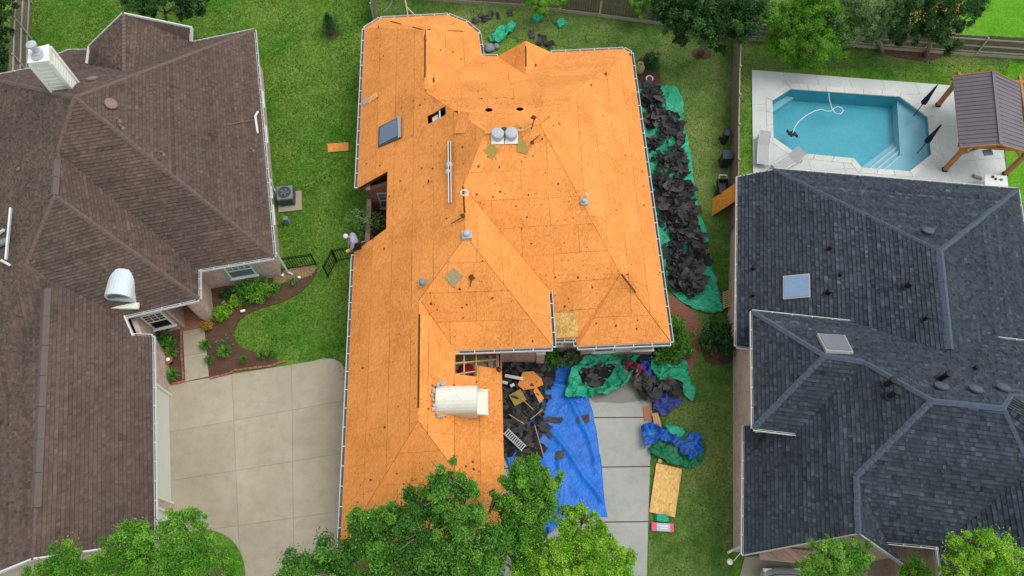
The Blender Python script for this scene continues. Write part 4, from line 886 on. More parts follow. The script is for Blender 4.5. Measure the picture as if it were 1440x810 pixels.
# planting beds
bedl = sheet('planting_bed', smooth_loop([(286, 452), (276, 440), (272, 400), (300, 385), (330, 380), (385, 380), (405, 376), (446, 375), (446, 384), (432, 404), (402, 424), (362, 435), (340, 446), (329, 464), (330, 480), (345, 492), (398, 507), (381, 514), (345, 518), (322, 526), (291, 533), (284, 500)], 1), .03, 'mulch', .05)
sheet('planting_bed', [(212, 474), (250, 464), (257, 466), (260, 537), (237, 541), (225, 500)], .03, 'mulch', .05)
sheet('planting_bed', smooth_loop([(893, 82), (920, 80), (928, 100), (929, 120), (897, 122)], 1), .03, 'mulch', .05)
sheet('planting_bed', smooth_loop([(986, 455), (1036, 455), (1034, 508), (1010, 516), (985, 505)], 1), .03, 'mulch', .05)
sheet('planting_bed', [(708, 488), (815, 484), (815, 516), (708, 516)], .028, 'mulch', .04)
sheet('planting_bed', smooth_loop([(458, 42), (472, 40), (478, 50), (470, 56), (458, 54)], 2), .03, 'mulch', .03)
sheet('planting_bed', smooth_loop([(972, 70), (990, 66), (1003, 74), (996, 84), (974, 82)], 2), .03, 'mulch', .03)
sheet('planting_bed', smooth_loop([(1230, 52), (1320, 62), (1330, 80), (1300, 88), (1235, 76)], 2), .03, 'mulch', .03)
sheet('gravel_patch', smooth_loop([(402, 381), (425, 374), (446, 374), (441, 386), (415, 395), (386, 400), (384, 394)], 1), .04, 'gravel', .05)
rng = random.Random(11); m = MB()
gp_ = [V2(P(x, y)) for x, y in ((402, 381), (425, 374), (446, 374), (441, 386), (415, 395), (386, 400), (384, 394))]
while len(m.f) < 6*700:
    x, y = rng.uniform(-11.9, -9.4), rng.uniform(15.6, 16.9)
    if inside((x, y), gp_): r = rng.uniform(.03, .08); m.lathe((x, y, .03), [(r*.7, 0), (r, r*.4), (r*.5, r*.8)], 5)
m.build('gravel', 'stone', kind='stuff')
# brick edgings
def edging(label, px, n=None, z=.03):
    pts = [P(x, y) for x, y in px]; root = thing('brick_edging', label, 'edging', (pts[0].x, pts[0].y, 0)); me = None; rng = random.Random(9)
    L = [0]
    for a, b in zip(pts, pts[1:]): L.append(L[-1]+(b-a).length)
    s = .11
    while s < L[-1]:
        i = max(j for j in range(len(pts)-1) if L[j] <= s); t = (s-L[i])/(L[i+1]-L[i]); p = pts[i].lerp(pts[i+1], t); d = pts[i+1]-pts[i]
        if me is None:
            m = MB(); m.box((root.location.x, root.location.y, z), .205, .1, .075); o = m.build('brick', 'paver', root); bev(o, .008, 1); me = o
        else: o = me.copy(); COL.objects.link(o); o.parent = root
        o.location = (p.x-root.location.x, p.y-root.location.y, rng.uniform(-.01, .012)); o.rotation_euler = (0, 0, math.atan2(d.y, d.x)+rng.uniform(-.06, .06)); s += .222
edging('row of red bricks edging the mulch bed along the tan driveway', [(296, 532.5), (322, 526), (332, 521), (345, 519.5), (381, 515), (400, 508.5)])
edging('row of red bricks along the left side of the front walkway', [(255.5, 467), (256, 500), (259, 537), (240, 541)])
# ---------------------------------------------------------------- pool
sheet_pts = lambda ps, z: [Vector((x, y, z)) for x, y in ps]
WZ, LZ, DZ = -.06, -.32, -.98
# deck with the pool cut out, in slabs
dk = MB(); b_ = ccw(deck); hole = ccw(pool)
root = None
cutsx = [P(x, 99) for x in (1100, 1145, 1190, 1235, 1280, 1320, 1360)]
pcs = [b_]
for cx in cutsx:
    n = Vector((1, .08)).normalized(); nx = []
    for p in pcs: nx += [q for q in (clip_half(p, (cx.x+n.x*.007, cx.y), n), clip_half(p, (cx.x-n.x*.007, cx.y), -n)) if len(q) >= 3]
    pcs = nx
for cy in (26.9, 24.6, 22.4, 21.0):
    n = Vector((.08, -1)).normalized(); nx = []
    for p in pcs: nx += [q for q in (clip_half(p, (18, cy-.007), n), clip_half(p, (18, cy+.007), -n)) if len(q) >= 3]
    pcs = nx
bb = MB()
copo = [V2(p) for p in inset(pool, -.32)]
for p in subtract(b_, copo) if False else [b_]: pass
hull_parts = []
def sub_poly(p, tri_list):
    ps = [p]
    for t in tri_list: ps = [r for q in ps for r in subtract(q, t)]
    return ps
def tris(pl): return [[V2(Vector(pl[i])) for i in t] for t in geometry.tessellate_polygon([[Vector((a, b, 0)) for a, b in pl]])]
ctri = tris(copo)
dbase = MB()
for q in sub_poly(b_, ctri): dbase.prism(q, -.06, .03)
deck_o = dbase.build('pool_deck', 'conc_tan', kind='structure')
for p in pcs:
    m = MB()
    for q in sub_poly(p, ctri):
        if abs(area2(q)) > .004: m.prism(q, .0, .045)
    if m.v: m.build('slab', 'conc_pale', deck_o)
# coping stones round the pool
pout, pin = inset(pool, -.32), ccw(pool); pin2 = [Vector(p) for p in inset(pool, .03)]
rng = random.Random(4); N_ = len(pin)
for i in range(N_):
    a, b, c_, d_ = pin2[i], pin2[(i+1) % N_], pout[(i+1) % N_], pout[i]; k = max(1, round((b-a).length/.95))
    for j in range(k):
        g = .006/max((b-a).length, .1); t0, t1 = j/k+g, (j+1)/k-g
        q = [a.lerp(b, t0), a.lerp(b, t1), d_.lerp(c_, t1), d_.lerp(c_, t0)]
        bev(MB().prism([V2(v) for v in q], -.02, .062+rng.uniform(0, .006)).build('coping_stone', 'coping', deck_o), .012, 1)
# basin: shelf, steps, deep floor, walls
basin = thing('swimming_pool', 'turquoise angular swimming pool set in the pale concrete deck', 'pool', (18.8, 25.3, 0))
ledge_px = [(1265, 136), (1304.7, 165), (1310, 218), (1279, 242), (1240, 239), (1270, 214.5)]
def flo(name, px, z, mat, th=.25):
    pl = [V2(P(x, y)) for x, y in px]; return MB().prism(pl, z-th, z).build(name, mat, basin)
flo('tanning_ledge', ledge_px, LZ, 'plaster_ledge', 1.2)
st = [((1240, 239), (1270, 214.5)), ((1229, 238.3), (1269.4, 205.5)), ((1218, 237.5), (1268.6, 196.5)), ((1207, 232), (1268, 188))]
for k in range(3):
    (a, b), (c_, d_) = st[k], st[k+1]; flo('step', [a, c_, d_, b], LZ-.16*(k+1), 'plaster_ledge', .8)
    e = MB(); p, q = P(*a), P(*b); e.bar(Vector((p.x, p.y, LZ-.16*k+.006)), Vector((q.x, q.y, LZ-.16*k+.006)), .07, .01); e.build('step_edge', 'white', basin)
flo('side_step', [(1086, 141), (1111, 125.5), (1122, 127), (1086, 152)], -.6, 'plaster_ledge', .8)
flo('basin_floor', [(1086, 141), (1111, 124), (1266, 135), (1271, 214), (1212, 238), (1199, 226), (1117, 218), (1085, 195)], DZ, 'plaster', .2)
m = MB()
for i in range(N_):
    a, b = pin[i], pin[(i+1) % N_]; m.face([Vector((a[0], a[1], DZ)), Vector((a[0], a[1], .02)), Vector((b[0], b[1], .02)), Vector((b[0], b[1], DZ))])
m.build('basin_wall', 'plaster', basin)
m = MB(); t = geometry.tessellate_polygon([[Vector((a, b, 0)) for a, b in pin]]); m.mesh([(a, b, WZ) for a, b in pin], [q if area2([pin[i] for i in q]) > 0 else q[::-1] for q in t]); m.build('water', 'water', basin)
# ---------------------------------------------------------------- fences
def fence(label, pts, h=1.75, pitch=.145, rails_side=1, board='fence', kick=True, bay=2.4, lean=.02, group=None, seed=1, rail='fence_lt'):
    """pts: ground points; boards side by side, posts and rails on the side rails_side (+1 = left of travel)"""
    root = thing('fence', label, 'fence', (pts[0].x, pts[0].y, 0), group); rng = random.Random(seed)
    for a, b in zip(pts, pts[1:]):
        d = (b-a); L = d.length; d.normalize(); n = Vector((-d.y, d.x, 0))*rails_side; nb = max(1, round(L/bay)); 
        for k in range(nb):
            p, q = a+d*(L*k/nb), a+d*(L*(k+1)/nb); m = MB(); cnt = int((q-p).length/pitch); zt = rng.uniform(-.05, .05)
            for j in range(cnt):
                c = p+d*(pitch*(j+.5)); hh = h+zt+rng.uniform(-.02, .02); off = rng.uniform(-.004, .004)
                e0, e1 = c-d*(pitch/2-.005), c+d*(pitch/2-.005); t = n*.02; up = Vector((0, 0, hh))
                m.hexa([e0-t+n*off, e1-t+n*off, e1+n*off, e0+n*off], [e0-t+n*off+up, e1-t+n*off+up, e1+n*off+up, e0+n*off+up])
            m.build('board_panel', board, root, kind='stuff')
            m = MB(); m.box(p+n*.07, .09, .09, h-.05, math.atan2(d.y, d.x)); m.build('post', rail, root)
            for z in (.35, h*.52, h-.22):
                m = MB(); m.bar(p+n*.05+Vector((0, 0, z)), q+n*.05+Vector((0, 0, z)), .045, .09); m.build('rail', rail, root)
            if kick: m = MB(); m.bar(p+d*.01+n*.06*(-1 if kick == 2 else 1)+Vector((0, 0, .12)), q-d*.01+n*.06*(-1 if kick == 2 else 1)+Vector((0, 0, .12)), .04, .22); m.build('kick_board', rail, root)
    return root
fence('weathered rear board fence behind the orange roofed house', [P(*q) for q in ((545, -8), (622, 1.5), (735, 9), (845, 23), (953, 37), (1032, 55))], rails_side=1, kick=2, seed=2)
fence('weathered board fence with exposed rails in the far top right corner', [P(*q) for q in ((1032, 55), (1150, 61), (1300, 73), (1440, 82), (1560, 92))], h=1.5, rails_side=-1, kick=True, seed=3)
fence('side board fence between the middle house yard and the pool', [P(*q) for q in ((1032, 55), (1029, 120), (1027, 200), (1026, 300), (1025, 330))], rails_side=1, kick=True, h=1.7, seed=4)
fence('short board fence running up from the middle house rear left corner', [P(*q) for q in ((529, 34), (525, -30))], h=1.7, rails_side=1, seed=5)
fence('tall weathered fence with posts and rails behind the cream chimney', [P(*q) for q in ((40, 160), (42, 55), (47, -40))], h=1.8, rails_side=-1, kick=False, seed=6)
def iron_panel(label, a, b, h=1.22, gate=False):
    root = thing('iron_gate' if gate else 'iron_fence', label, 'gate' if gate else 'fence', (a.x, a.y, 0)); d = (b-a); L = d.length; d.normalize()
    for p in (a, b): m = MB(); m.box(p, .06, .06, h+.08, math.atan2(d.y, d.x)); m.build('post', 'iron', root)
    for z in (.12, h-.16, h-.02): m = MB(); m.bar(a+Vector((0, 0, z)), b+Vector((0, 0, z)), .035, .035); m.build('rail', 'iron', root)
    n = int(L/.115)
    for k in range(1, n): m = MB(); c = a+d*(L*k/n); m.box(c+Vector((0, 0, .06)), .022, .022, h-.02, math.atan2(d.y, d.x)); m.build('bar', 'iron', root)
iron_panel('black iron fence panel beside the left house corner at the gravel', P(403, 379), P(445, 373))
iron_panel('black iron gate standing open over the lawn', P(461.8, 389.5), P(473.3, 368.5), gate=True)
iron_panel('black iron fence panel joining the middle house below the worker', P(474.3, 367.5), P(512, 360.5))
# ================================================================ TREES AND PLANTS
NR = np.random.default_rng(5)
def leaf_mesh(name, pts, size, mat, parent, tint, up=.5, narrow=.55, kind=None, dirs=None):
    n = len(pts); off = np.array(wloc(parent)[:]); pts = pts-off
    nr = NR.normal(size=(n, 3)); nr[:, 2] = np.abs(nr[:, 2])+up; nr /= np.linalg.norm(nr, axis=1)[:, None]
    a = NR.normal(size=(n, 3)) if dirs is None else dirs; a -= nr*(a*nr).sum(1)[:, None]; a /= np.linalg.norm(a, axis=1)[:, None]; b = np.cross(nr, a)
    s = (size*NR.uniform(.65, 1.35, n))[:, None]; w = s*narrow*NR.uniform(.8, 1.2, (n, 1)); bend = nr*s*.18
    V = np.stack([pts-a*s*.5-bend, pts+b*w*.5, pts+a*s*.5-bend, pts-b*w*.5], 1).reshape(-1, 3)
    me = bpy.data.meshes.new(name); me.vertices.add(4*n); me.vertices.foreach_set('co', V.ravel())
    me.loops.add(4*n); me.loops.foreach_set('vertex_index', np.arange(4*n)); me.polygons.add(n)
    me.polygons.foreach_set('loop_start', np.arange(0, 4*n, 4)); me.polygons.foreach_set('loop_total', np.full(n, 4))
    at = me.attributes.new('tint', 'FLOAT', 'FACE'); at.data.foreach_set('value', np.clip(tint, 0, 1).astype(np.float32))
    me.materials.append(M[mat]); me.update(); me.validate(); o = bpy.data.objects.new(name, me); COL.objects.link(o); o.parent = parent
    return meta(o, kind=kind)
def clump_points(c, r, n, k=None, flat=.8, spread=.24):
    k = k or max(9, int(16*r*r+10)); d = NR.normal(size=(k, 3)); d /= np.linalg.norm(d, axis=1)[:, None]
    cen = np.array(c[:])+d*(r*NR.uniform(.25, 1.0, (k, 1)))*np.array([1, 1, flat])
    j = NR.integers(0, k, n); sub = NR.uniform(.10, .27, k)*min(1, r+.15)
    e = NR.normal(size=(n, 3)); e /= np.linalg.norm(e, axis=1)[:, None]; e *= (NR.uniform(0, 1, (n, 1))**.45)*np.where(NR.uniform(0, 1, (n, 1)) < .14, 1.9, 1)
    tt = NR.uniform(.12, .88, k)
    return cen[j]+e*sub[j][:, None]*1.25, tt[j]+NR.normal(0, .16, n)
def tree(label, base, clumps, leaf, size=.13, dens=700, group=None, trunk_r=.16, cat='tree', name='tree', bark='bark', twigs=True):
    base = Vector(base); root = thing(name, label, cat, base, group); P3 = []; T = []
    cs = [(P(x, y, z), r) for x, y, z, r in clumps]
    ctr = sum((c for c, r in cs), Vector())/len(cs); fork = Vector((base.x*.6+ctr.x*.4, base.y*.6+ctr.y*.4, max(1.0, ctr.z*.45)))
    for c, r in cs:
        p, t = clump_points(c, r, int(dens*11*r*r*(1 if r > .7 else 1.3))); P3.append(p); T.append(t+NR.normal(0, .08))
    leaf_mesh('crown', np.concatenate(P3), size*.54, leaf, root, np.concatenate(T))
    m = MB(); m.tube([base-Vector((0, 0, .1)), base.lerp(fork, .5)+Vector((.05, -.04, 0)), fork], [trunk_r*1.25, trunk_r, trunk_r*.8], 9); m.build('trunk', bark, root, smooth=True)
    rng = random.Random(len(label))
    for c, r in cs:
        mid = fork.lerp(c, .5)+Vector((rng.uniform(-.2, .2), rng.uniform(-.2, .2), .15)); m = MB()
        m.tube([fork, mid, c], [trunk_r*.5, trunk_r*.3, trunk_r*.14], 6)
        if twigs:
            for k in range(5):
                e = c+Vector((rng.uniform(-1, 1), rng.uniform(-1, 1), rng.uniform(-.3, .9)))*r*.85; m.tube([c.lerp(mid, .25), c.lerp(e, .5)+Vector((0, 0, .05)), e], [trunk_r*.13, trunk_r*.09, .012], 4)
        m.build('limb', bark, root, smooth=True)
    return root
G_F = 'leafy trees along the street side'
tree('large dark green oak covering the lower end of the orange roofed garage', (-2.6, -1.0, 0),
     [(628, 672, 8.2, .62), (618, 700, 7.8, .75), (655, 690, 7.6, .6), (590, 712, 7.4, .7), (560, 733, 7.2, .75), (520, 728, 7.0, .65), (508, 752, 6.8, .7), (545, 765, 6.9, .85), (600, 745, 7.2, .95), (645, 735, 7.2, .9), (640, 775, 6.8, .95), (590, 790, 6.6, .95), (535, 800, 6.4, .9), (485, 780, 6.2, .85), (455, 785, 6.0, .6), (430, 800, 5.8, .75), (475, 812, 5.8, .8), (400, 812, 5.6, .6), (685, 765, 6.6, .7), (680, 800, 6.4, .9), (630, 815, 6.3, .9), (700, 700, 6.8, .35), (670, 715, 7, .4)],
     'leaf_oak', .155, 640, trunk_r=.26)
tree('mid green tree with a rounded top at the edge of the blue tarp', (.9, .6, 0),
     [(738, 668, 6.6, .62), (750, 655, 6.6, .4), (725, 665, 6.5, .45), (775, 680, 6.4, .5), (745, 745, 6, .7), (700, 760, 5.8, .7), (718, 688, 6.6, .6), (762, 690, 6.4, .65), (740, 705, 6.5, .7), (712, 718, 6.2, .6), (765, 718, 6.1, .6), (735, 735, 6.1, .75), (720, 760, 5.8, .75), (755, 758, 5.6, .55), (700, 785, 5.6, .6), (735, 790, 5.4, .65)],
     'leaf_mid', .14, 660, trunk_r=.2)
tree('bright lime green tree over the bottom of the grey driveway', (2.9, -.6, 0),
     [(818, 722, 6.0, .45), (800, 720, 6, .35), (845, 755, 5.9, .5), (815, 760, 5.9, .6), (775, 775, 5.8, .6), (800, 805, 5.6, .8), (860, 800, 5.6, .7), (755, 790, 5.6, .6), (835, 795, 5.7, .7), (836, 735, 6.0, .4), (805, 742, 6.0, .5), (790, 765, 5.9, .6), (830, 762, 5.9, .65), (858, 772, 5.8, .5), (815, 790, 5.8, .85), (770, 795, 5.7, .7), (870, 795, 5.6, .55), (745, 808, 5.4, .6), (845, 808, 5.5, .7), (790, 815, 5.5, .8), (885, 785, 5.6, .3)],
     'leaf_lime', .13, 600, trunk_r=.18)
tree('small bright green tree in front of the left house gable', (-15.7, .4, 0), [(80, 785, 6.0, .55), (98, 778, 5.9, .4), (60, 797, 5.8, .5), (85, 805, 5.6, .8), (115, 805, 5.6, .55), (45, 812, 5.4, .45)], 'leaf_mid', .13, 640, G_F)
tree('leafy green tree at the front corner of the left garage', (-12.5, -.2, 0), [(178, 750, 6.1, .62), (160, 765, 6.0, .5), (200, 762, 5.9, .6), (180, 780, 5.8, .85), (150, 800, 5.6, .7), (205, 795, 5.6, .8), (175, 815, 5.4, .8)], 'leaf_lime2', .13, 640, G_F)
tree('spreading green tree over the grass island beside the left driveway', (-10.4, -.1, 0), [(255, 732, 6.0, .55), (238, 748, 5.9, .6), (275, 728, 5.9, .4), (262, 758, 5.8, .75), (240, 775, 5.6, .7), (285, 770, 5.5, .65), (270, 795, 5.4, .85), (310, 790, 5.2, .6), (235, 805, 5.2, .7), (320, 808, 5, .45)], 'leaf_lime2', .13, 620, G_F)
tree('green tree standing over the silver car at the right garage', (11.4, .3, 0), [(1172, 765, 6.2, .35), (1152, 778, 6.1, .45), (1180, 785, 6, .6), (1208, 770, 6, .4), (1165, 800, 5.8, .75), (1198, 800, 5.8, .65), (1140, 800, 5.6, .5), (1215, 790, 5.7, .35), (1180, 818, 5.4, .8)], 'leaf_lime2', .12, 640)
tree('small slender green tree before the right house porch', (13.9, .5, 0), [(1288, 790, 5.4, .28), (1284, 802, 5.2, .38), (1298, 808, 5, .4), (1278, 815, 5, .5)], 'leaf_lime2', .11, 760)
tree('light lime green tree at the bottom right corner', (14.5, -.6, 0), [(1375, 752, 7.7, .4), (1350, 765, 7.5, .45), (1385, 772, 7.5, .6), (1412, 775, 7.3, .5), (1360, 790, 7.2, .6), (1395, 798, 7.2, .75), (1335, 785, 7.1, .25), (1425, 805, 6.9, .5), (1365, 812, 6.9, .7), (1335, 808, 6.7, .4)], 'leaf_lime', .12, 620)
# back gardens
tree('dark broad leaved tree with a bare trunk in the rear corner by the side fence', P(985, 76), [(935, 12, 4.2, .8), (985, 38, 3.8, .8), (1020, 8, 4.4, .9), (960, 5, 4.6, .8), (1045, 30, 4, .8), (1065, 5, 4.4, .8), (955, 58, 2.6, .35), (945, 35, 3.6, .6), (970, 20, 4.2, 1.0), (960, 45, 3.2, .55), (1005, 30, 4.0, 1.0), (1000, 55, 3.0, .55), (1035, 45, 3.4, .8), (1030, 15, 4.4, 1.1), (1060, 25, 3.8, .8), (990, -5, 5.0, 1.2), (1045, -5, 4.8, 1.0), (1015, 66, 2.6, .4), (930, -12, 4.8, .8)], 'leaf_dark', .2, 420, trunk_r=.15)
tree('bushy light green tree at the pool corner of the back garden', P(1130, 62), [(1110, 20, 3.6, 1.0), (1140, 15, 3.8, 1.0), (1095, 45, 2.8, .8), (1125, 50, 2.8, 1.0), (1160, 40, 3.0, .9), (1110, 72, 1.8, .75), (1145, 75, 1.8, .85), (1172, 65, 2.0, .7), (1125, 88, 1.4, .6), (1095, 62, 2.2, .8), (1155, 60, 2.6, .9), (1185, 45, 2.8, .7), (1190, 20, 3.6, .9), (1160, 5, 4.2, 1.0), (1080, 60, 2.2, .6), (1180, 75, 1.6, .5), (1110, 40, 3.2, .9), (1140, 35, 3.4, .9), (1085, 20, 3.6, .7), (1170, 10, 3.8, .9), (1130, -8, 4.4, 1.1)], 'leaf_lime2', .13, 620)
tree('grey green weeping tree leaning over the rear fence', P(1241, 72), [(1195, 45, 3.0, .7), (1210, 38, 3.2, .8), (1235, 35, 3.2, .7), (1215, 5, 4.2, .9), (1180, 25, 3.6, .8), (1215, 25, 3.6, .9), (1240, 15, 4.0, .9), (1225, 50, 2.6, .6), (1200, 10, 4.0, .9), (1255, -2, 4.4, .8), (1185, 70, 1.6, .45)], 'leaf_grey', .12, 520, trunk_r=.13)
tree('mixed green tree with a few orange blossoms above the rear fence', P(1302, 78), [(1275, 25, 3.6, .8), (1315, 30, 3.4, .8), (1260, 40, 3, .6), (1350, 35, 3.2, .6), (1250, 20, 3.8, .9), (1265, 55, 2.2, .5), (1365, 5, 4.2, .8), (1290, 45, 2.8, .7), (1335, 70, 1.4, .4), (1300, 0, 4.4, .9), (1300, 15, 4.0, .9), (1330, 22, 3.8, .85), (1325, 50, 2.6, .65), (1345, 10, 4.0, .7), (1345, 62, 1.8, .45), (1310, 42, 2.9, .6), (1280, 0, 4.4, .9), (1335, -8, 4.6, .9), (1370, 20, 3.6, .45)], 'leaf_dark', .14, 560, trunk_r=.13)
bl = [o for o in bpy.data.objects if o.get('label', '').startswith('mixed green tree')][0]
pts = np.concatenate([clump_points(P(x, y, z), r, 30)[0] for x, y, z, r in ((1290, 22, 4.4, .5), (1310, 30, 3.8, .4), (1320, 8, 4.6, .4), (1345, 15, 4.4, .4))]); leaf_mesh('blossom', pts, .13, 'leaf_orange', bl, NR.uniform(0, 1, len(pts)))
tree('dark green tree at the top left behind the brown roof', P(232, 30), [(180, -2, 3.2, .7), (200, 4, 3.0, .7), (225, -4, 3.4, .9), (255, 2, 3.0, .8), (275, 10, 2.6, .6), (215, 14, 2.2, .45), (260, 20, 1.9, .4), (285, -4, 3.2, .7)], 'leaf_dark', .14, 620, trunk_r=.1)
tree('dense dark tree in the extreme top left corner beyond the fence', (-31.5, 31.5, 0), [(-15, 20, 2.6, 1.2), (5, -10, 3.2, 1.1), (-20, 60, 2.4, 1.2), (0, 40, 2.2, .6), (-10, 90, 1.6, .8)], 'leaf_dark', .2, 420)
tree('small bright green bush growing over the rear fence', P(765, 20), [(745, 2, 1.6, .5), (765, 6, 1.4, .5), (788, 0, 1.6, .5), (755, 14, .9, .3)], 'leaf_lime2', .11, 760, name='bush', cat='bush', trunk_r=.05, twigs=False)
tree('green climber bush on the rear fence beside the big dark tree', P(905, 28), [(895, 8, 1.6, .45), (912, 4, 1.8, .5), (900, 18, 1.1, .35)], 'leaf_mid', .11, 760, name='bush', cat='bush', trunk_r=.05, twigs=False)
# shrubs
def shrub(label, x, y, r, leaf, size=.1, h=.7, dens=1500, group=None, name='shrub', n=5, narrow=.55):
    b = P(x, y); r *= 1.22; root = thing(name, label, 'shrub', b, group); Q = []; T = []; rng = random.Random(int(x*7+y))
    m = MB()
    for k in range(n):
        a = rng.uniform(0, 6.28); rr = r*rng.uniform(.1, .55); c = b+Vector((math.cos(a)*rr, math.sin(a)*rr, h*rng.uniform(.45, .9))); p, t = clump_points(c, r*.72, int(dens*2.6*r*r/n)+60, flat=.8); Q.append(p); T.append(t)
        m.tube([b, b.lerp(c, .6)+Vector((.02, .02, 0)), c], [.025, .018, .01], 5)
    leaf_mesh('foliage', np.concatenate(Q), size, leaf, root, np.concatenate(T), narrow=narrow); m.build('stem', 'bark', root); return root
shrub('bright lime round shrub beside the left entry pier', 316, 443, .48, 'leaf_lime', .085, .6)
shrub('small lime shrub between the two larger bushes in the left bed', 332, 429, .36, 'leaf_lime', .08, .5)
shrub('dark green bush under the left house window', 347, 417, .5, 'leaf_oak', .09, .7)
shrub('biggest bright green bush under the left house window', 367, 413, .62, 'leaf_lime2', .09, .75, 1700)
shrub('low dark ground plant against the wall at the left of the window bush', 318, 414, .28, 'leaf_dark', .08, .3)
shrub('small round green shrub nearest the gravel patch', 391, 408, .26, 'leaf_mid', .075, .4)
shrub('wispy grey green plant in the mulch by the iron fence', 412, 400, .28, 'leaf_grey', .07, .3, 500)
shrub('orange leaved small shrub at the walkway top', 293, 463, .26, 'leaf_orange', .07, .45)
shrub('dark bush in the corner between the garage and the window', 231, 478, .42, 'leaf_dark', .1, .5)
shrub('leafy green bush under the small entry window', 240, 485, .36, 'leaf_oak', .1, .5)
shrub('wide green shrub against the front wall right of the middle house', 945, 486, .85, 'leaf_oak', .11, 1.0, 1300, n=9)
shrub('narrow green shrub at the corner of the middle house beside the brick path', 934, 503, .42, 'leaf_oak', .1, .6)
shrub('big dark shrub between the brick path and the right house', 1009, 480, .85, 'leaf_dark', .12, .9, 1300, n=9)
shrub('green bush filling the bed behind the blue tarp', 778, 506, .55, 'leaf_oak', .1, .5, 1200, n=7)
shrub('yellowish green bush at the edge of the large green tarp bundle', 806, 505, .42, 'leaf_grey', .09, .45, 1200)
shrub('dark plant behind the olive pot at the rear right corner', 914, 90, .5, 'leaf_dark', .1, .5)
shrub('silvery variegated bush growing in the courtyard notch', 515, 330, .62, 'leaf_grey', .11, 1.9, 1900, n=9)
shrub('pale flowering shrub inside the courtyard notch', 533, 322, .6, 'leaf_grey', .1, 1.3, 1500, n=8)
shrub('purple grey low shrub in the middle of the mulch bed', 312, 487, .5, 'leaf_grey', .06, .3, 200)
b = P(467, 46); cr = thing('conifer', 'small dark conifer in a mulch ring on the left lawn', 'conifer', b)
cp = np.concatenate([np.array(b[:])+np.c_[NR.normal(0, 1, (230, 2))*(.34*(1-k/9)), NR.uniform(0, .16, (230, 1))+.15+k*.15] for k in range(9)]); leaf_mesh('foliage', cp, .12, 'leaf_dark', cr, NR.uniform(0, .7, len(cp)), narrow=.25)
m = MB(); m.tube([b, b+Vector((0, 0, 1.5))], [.05, .015], 6); m.build('trunk', 'bark', cr)
def spiky(label, x, y, r, leaf='leaf_spike', n=90, h=.45, group=None):
    b = P(x, y); root = thing('spiky_plant', label, 'plant', b, group); m = MB(); V = []; Fc = []; rng = random.Random(int(x)); tint = []
    for k in range(n):
        a = rng.uniform(0, 6.28); L = r*rng.uniform(.6, 1.1); up = h*rng.uniform(.5, 1.1); d = Vector((math.cos(a), math.sin(a), 0)); s = Vector((-d.y, d.x, 0))*.018; i = len(V)
        for t, w in ((.05, 1), (.4, 1.2), (.75, .8)): V += [b+d*L*t+Vector((0, 0, up*math.sin(t*2.3)))+s*w, b+d*L*t+Vector((0, 0, up*math.sin(t*2.3)))-s*w]
        V.append(b+d*L+Vector((0, 0, up*math.sin(2.3)*.8))); Fc += [(i, i+1, i+3, i+2), (i+2, i+3, i+5, i+4), (i+4, i+5, i+6)]; tint += [rng.uniform(.1, .9)]*3
    o = m.mesh(V, Fc).build('blades', leaf, root, kind='stuff'); at = o.data.attributes.new('tint', 'FLOAT', 'FACE'); at.data.foreach_set('value', tint)
for t in ((318, 497, .42, 'round tuft of arching leaves in the middle of the mulch bed'), (245, 529, .42, 'yellow green spiky plant at the bottom of the narrow entry bed'), (243, 499, .4, 'spiky plant beside the lamp in the narrow entry bed'), (291, 488, .3, 'yellow striped grass clump hugging the right edge of the walkway'), (297, 508, .26, 'small grass clump near the lower walkway slab'), (382, 499, .32, 'feathery green tuft at the right end of the brick edging'), (370, 503, .22, 'little green tuft left of the feathery one by the brick edging'), (345, 508, .2, 'tiny green tuft alone in the pale mulch')):
    spiky(t[3], t[0], t[1], t[2])

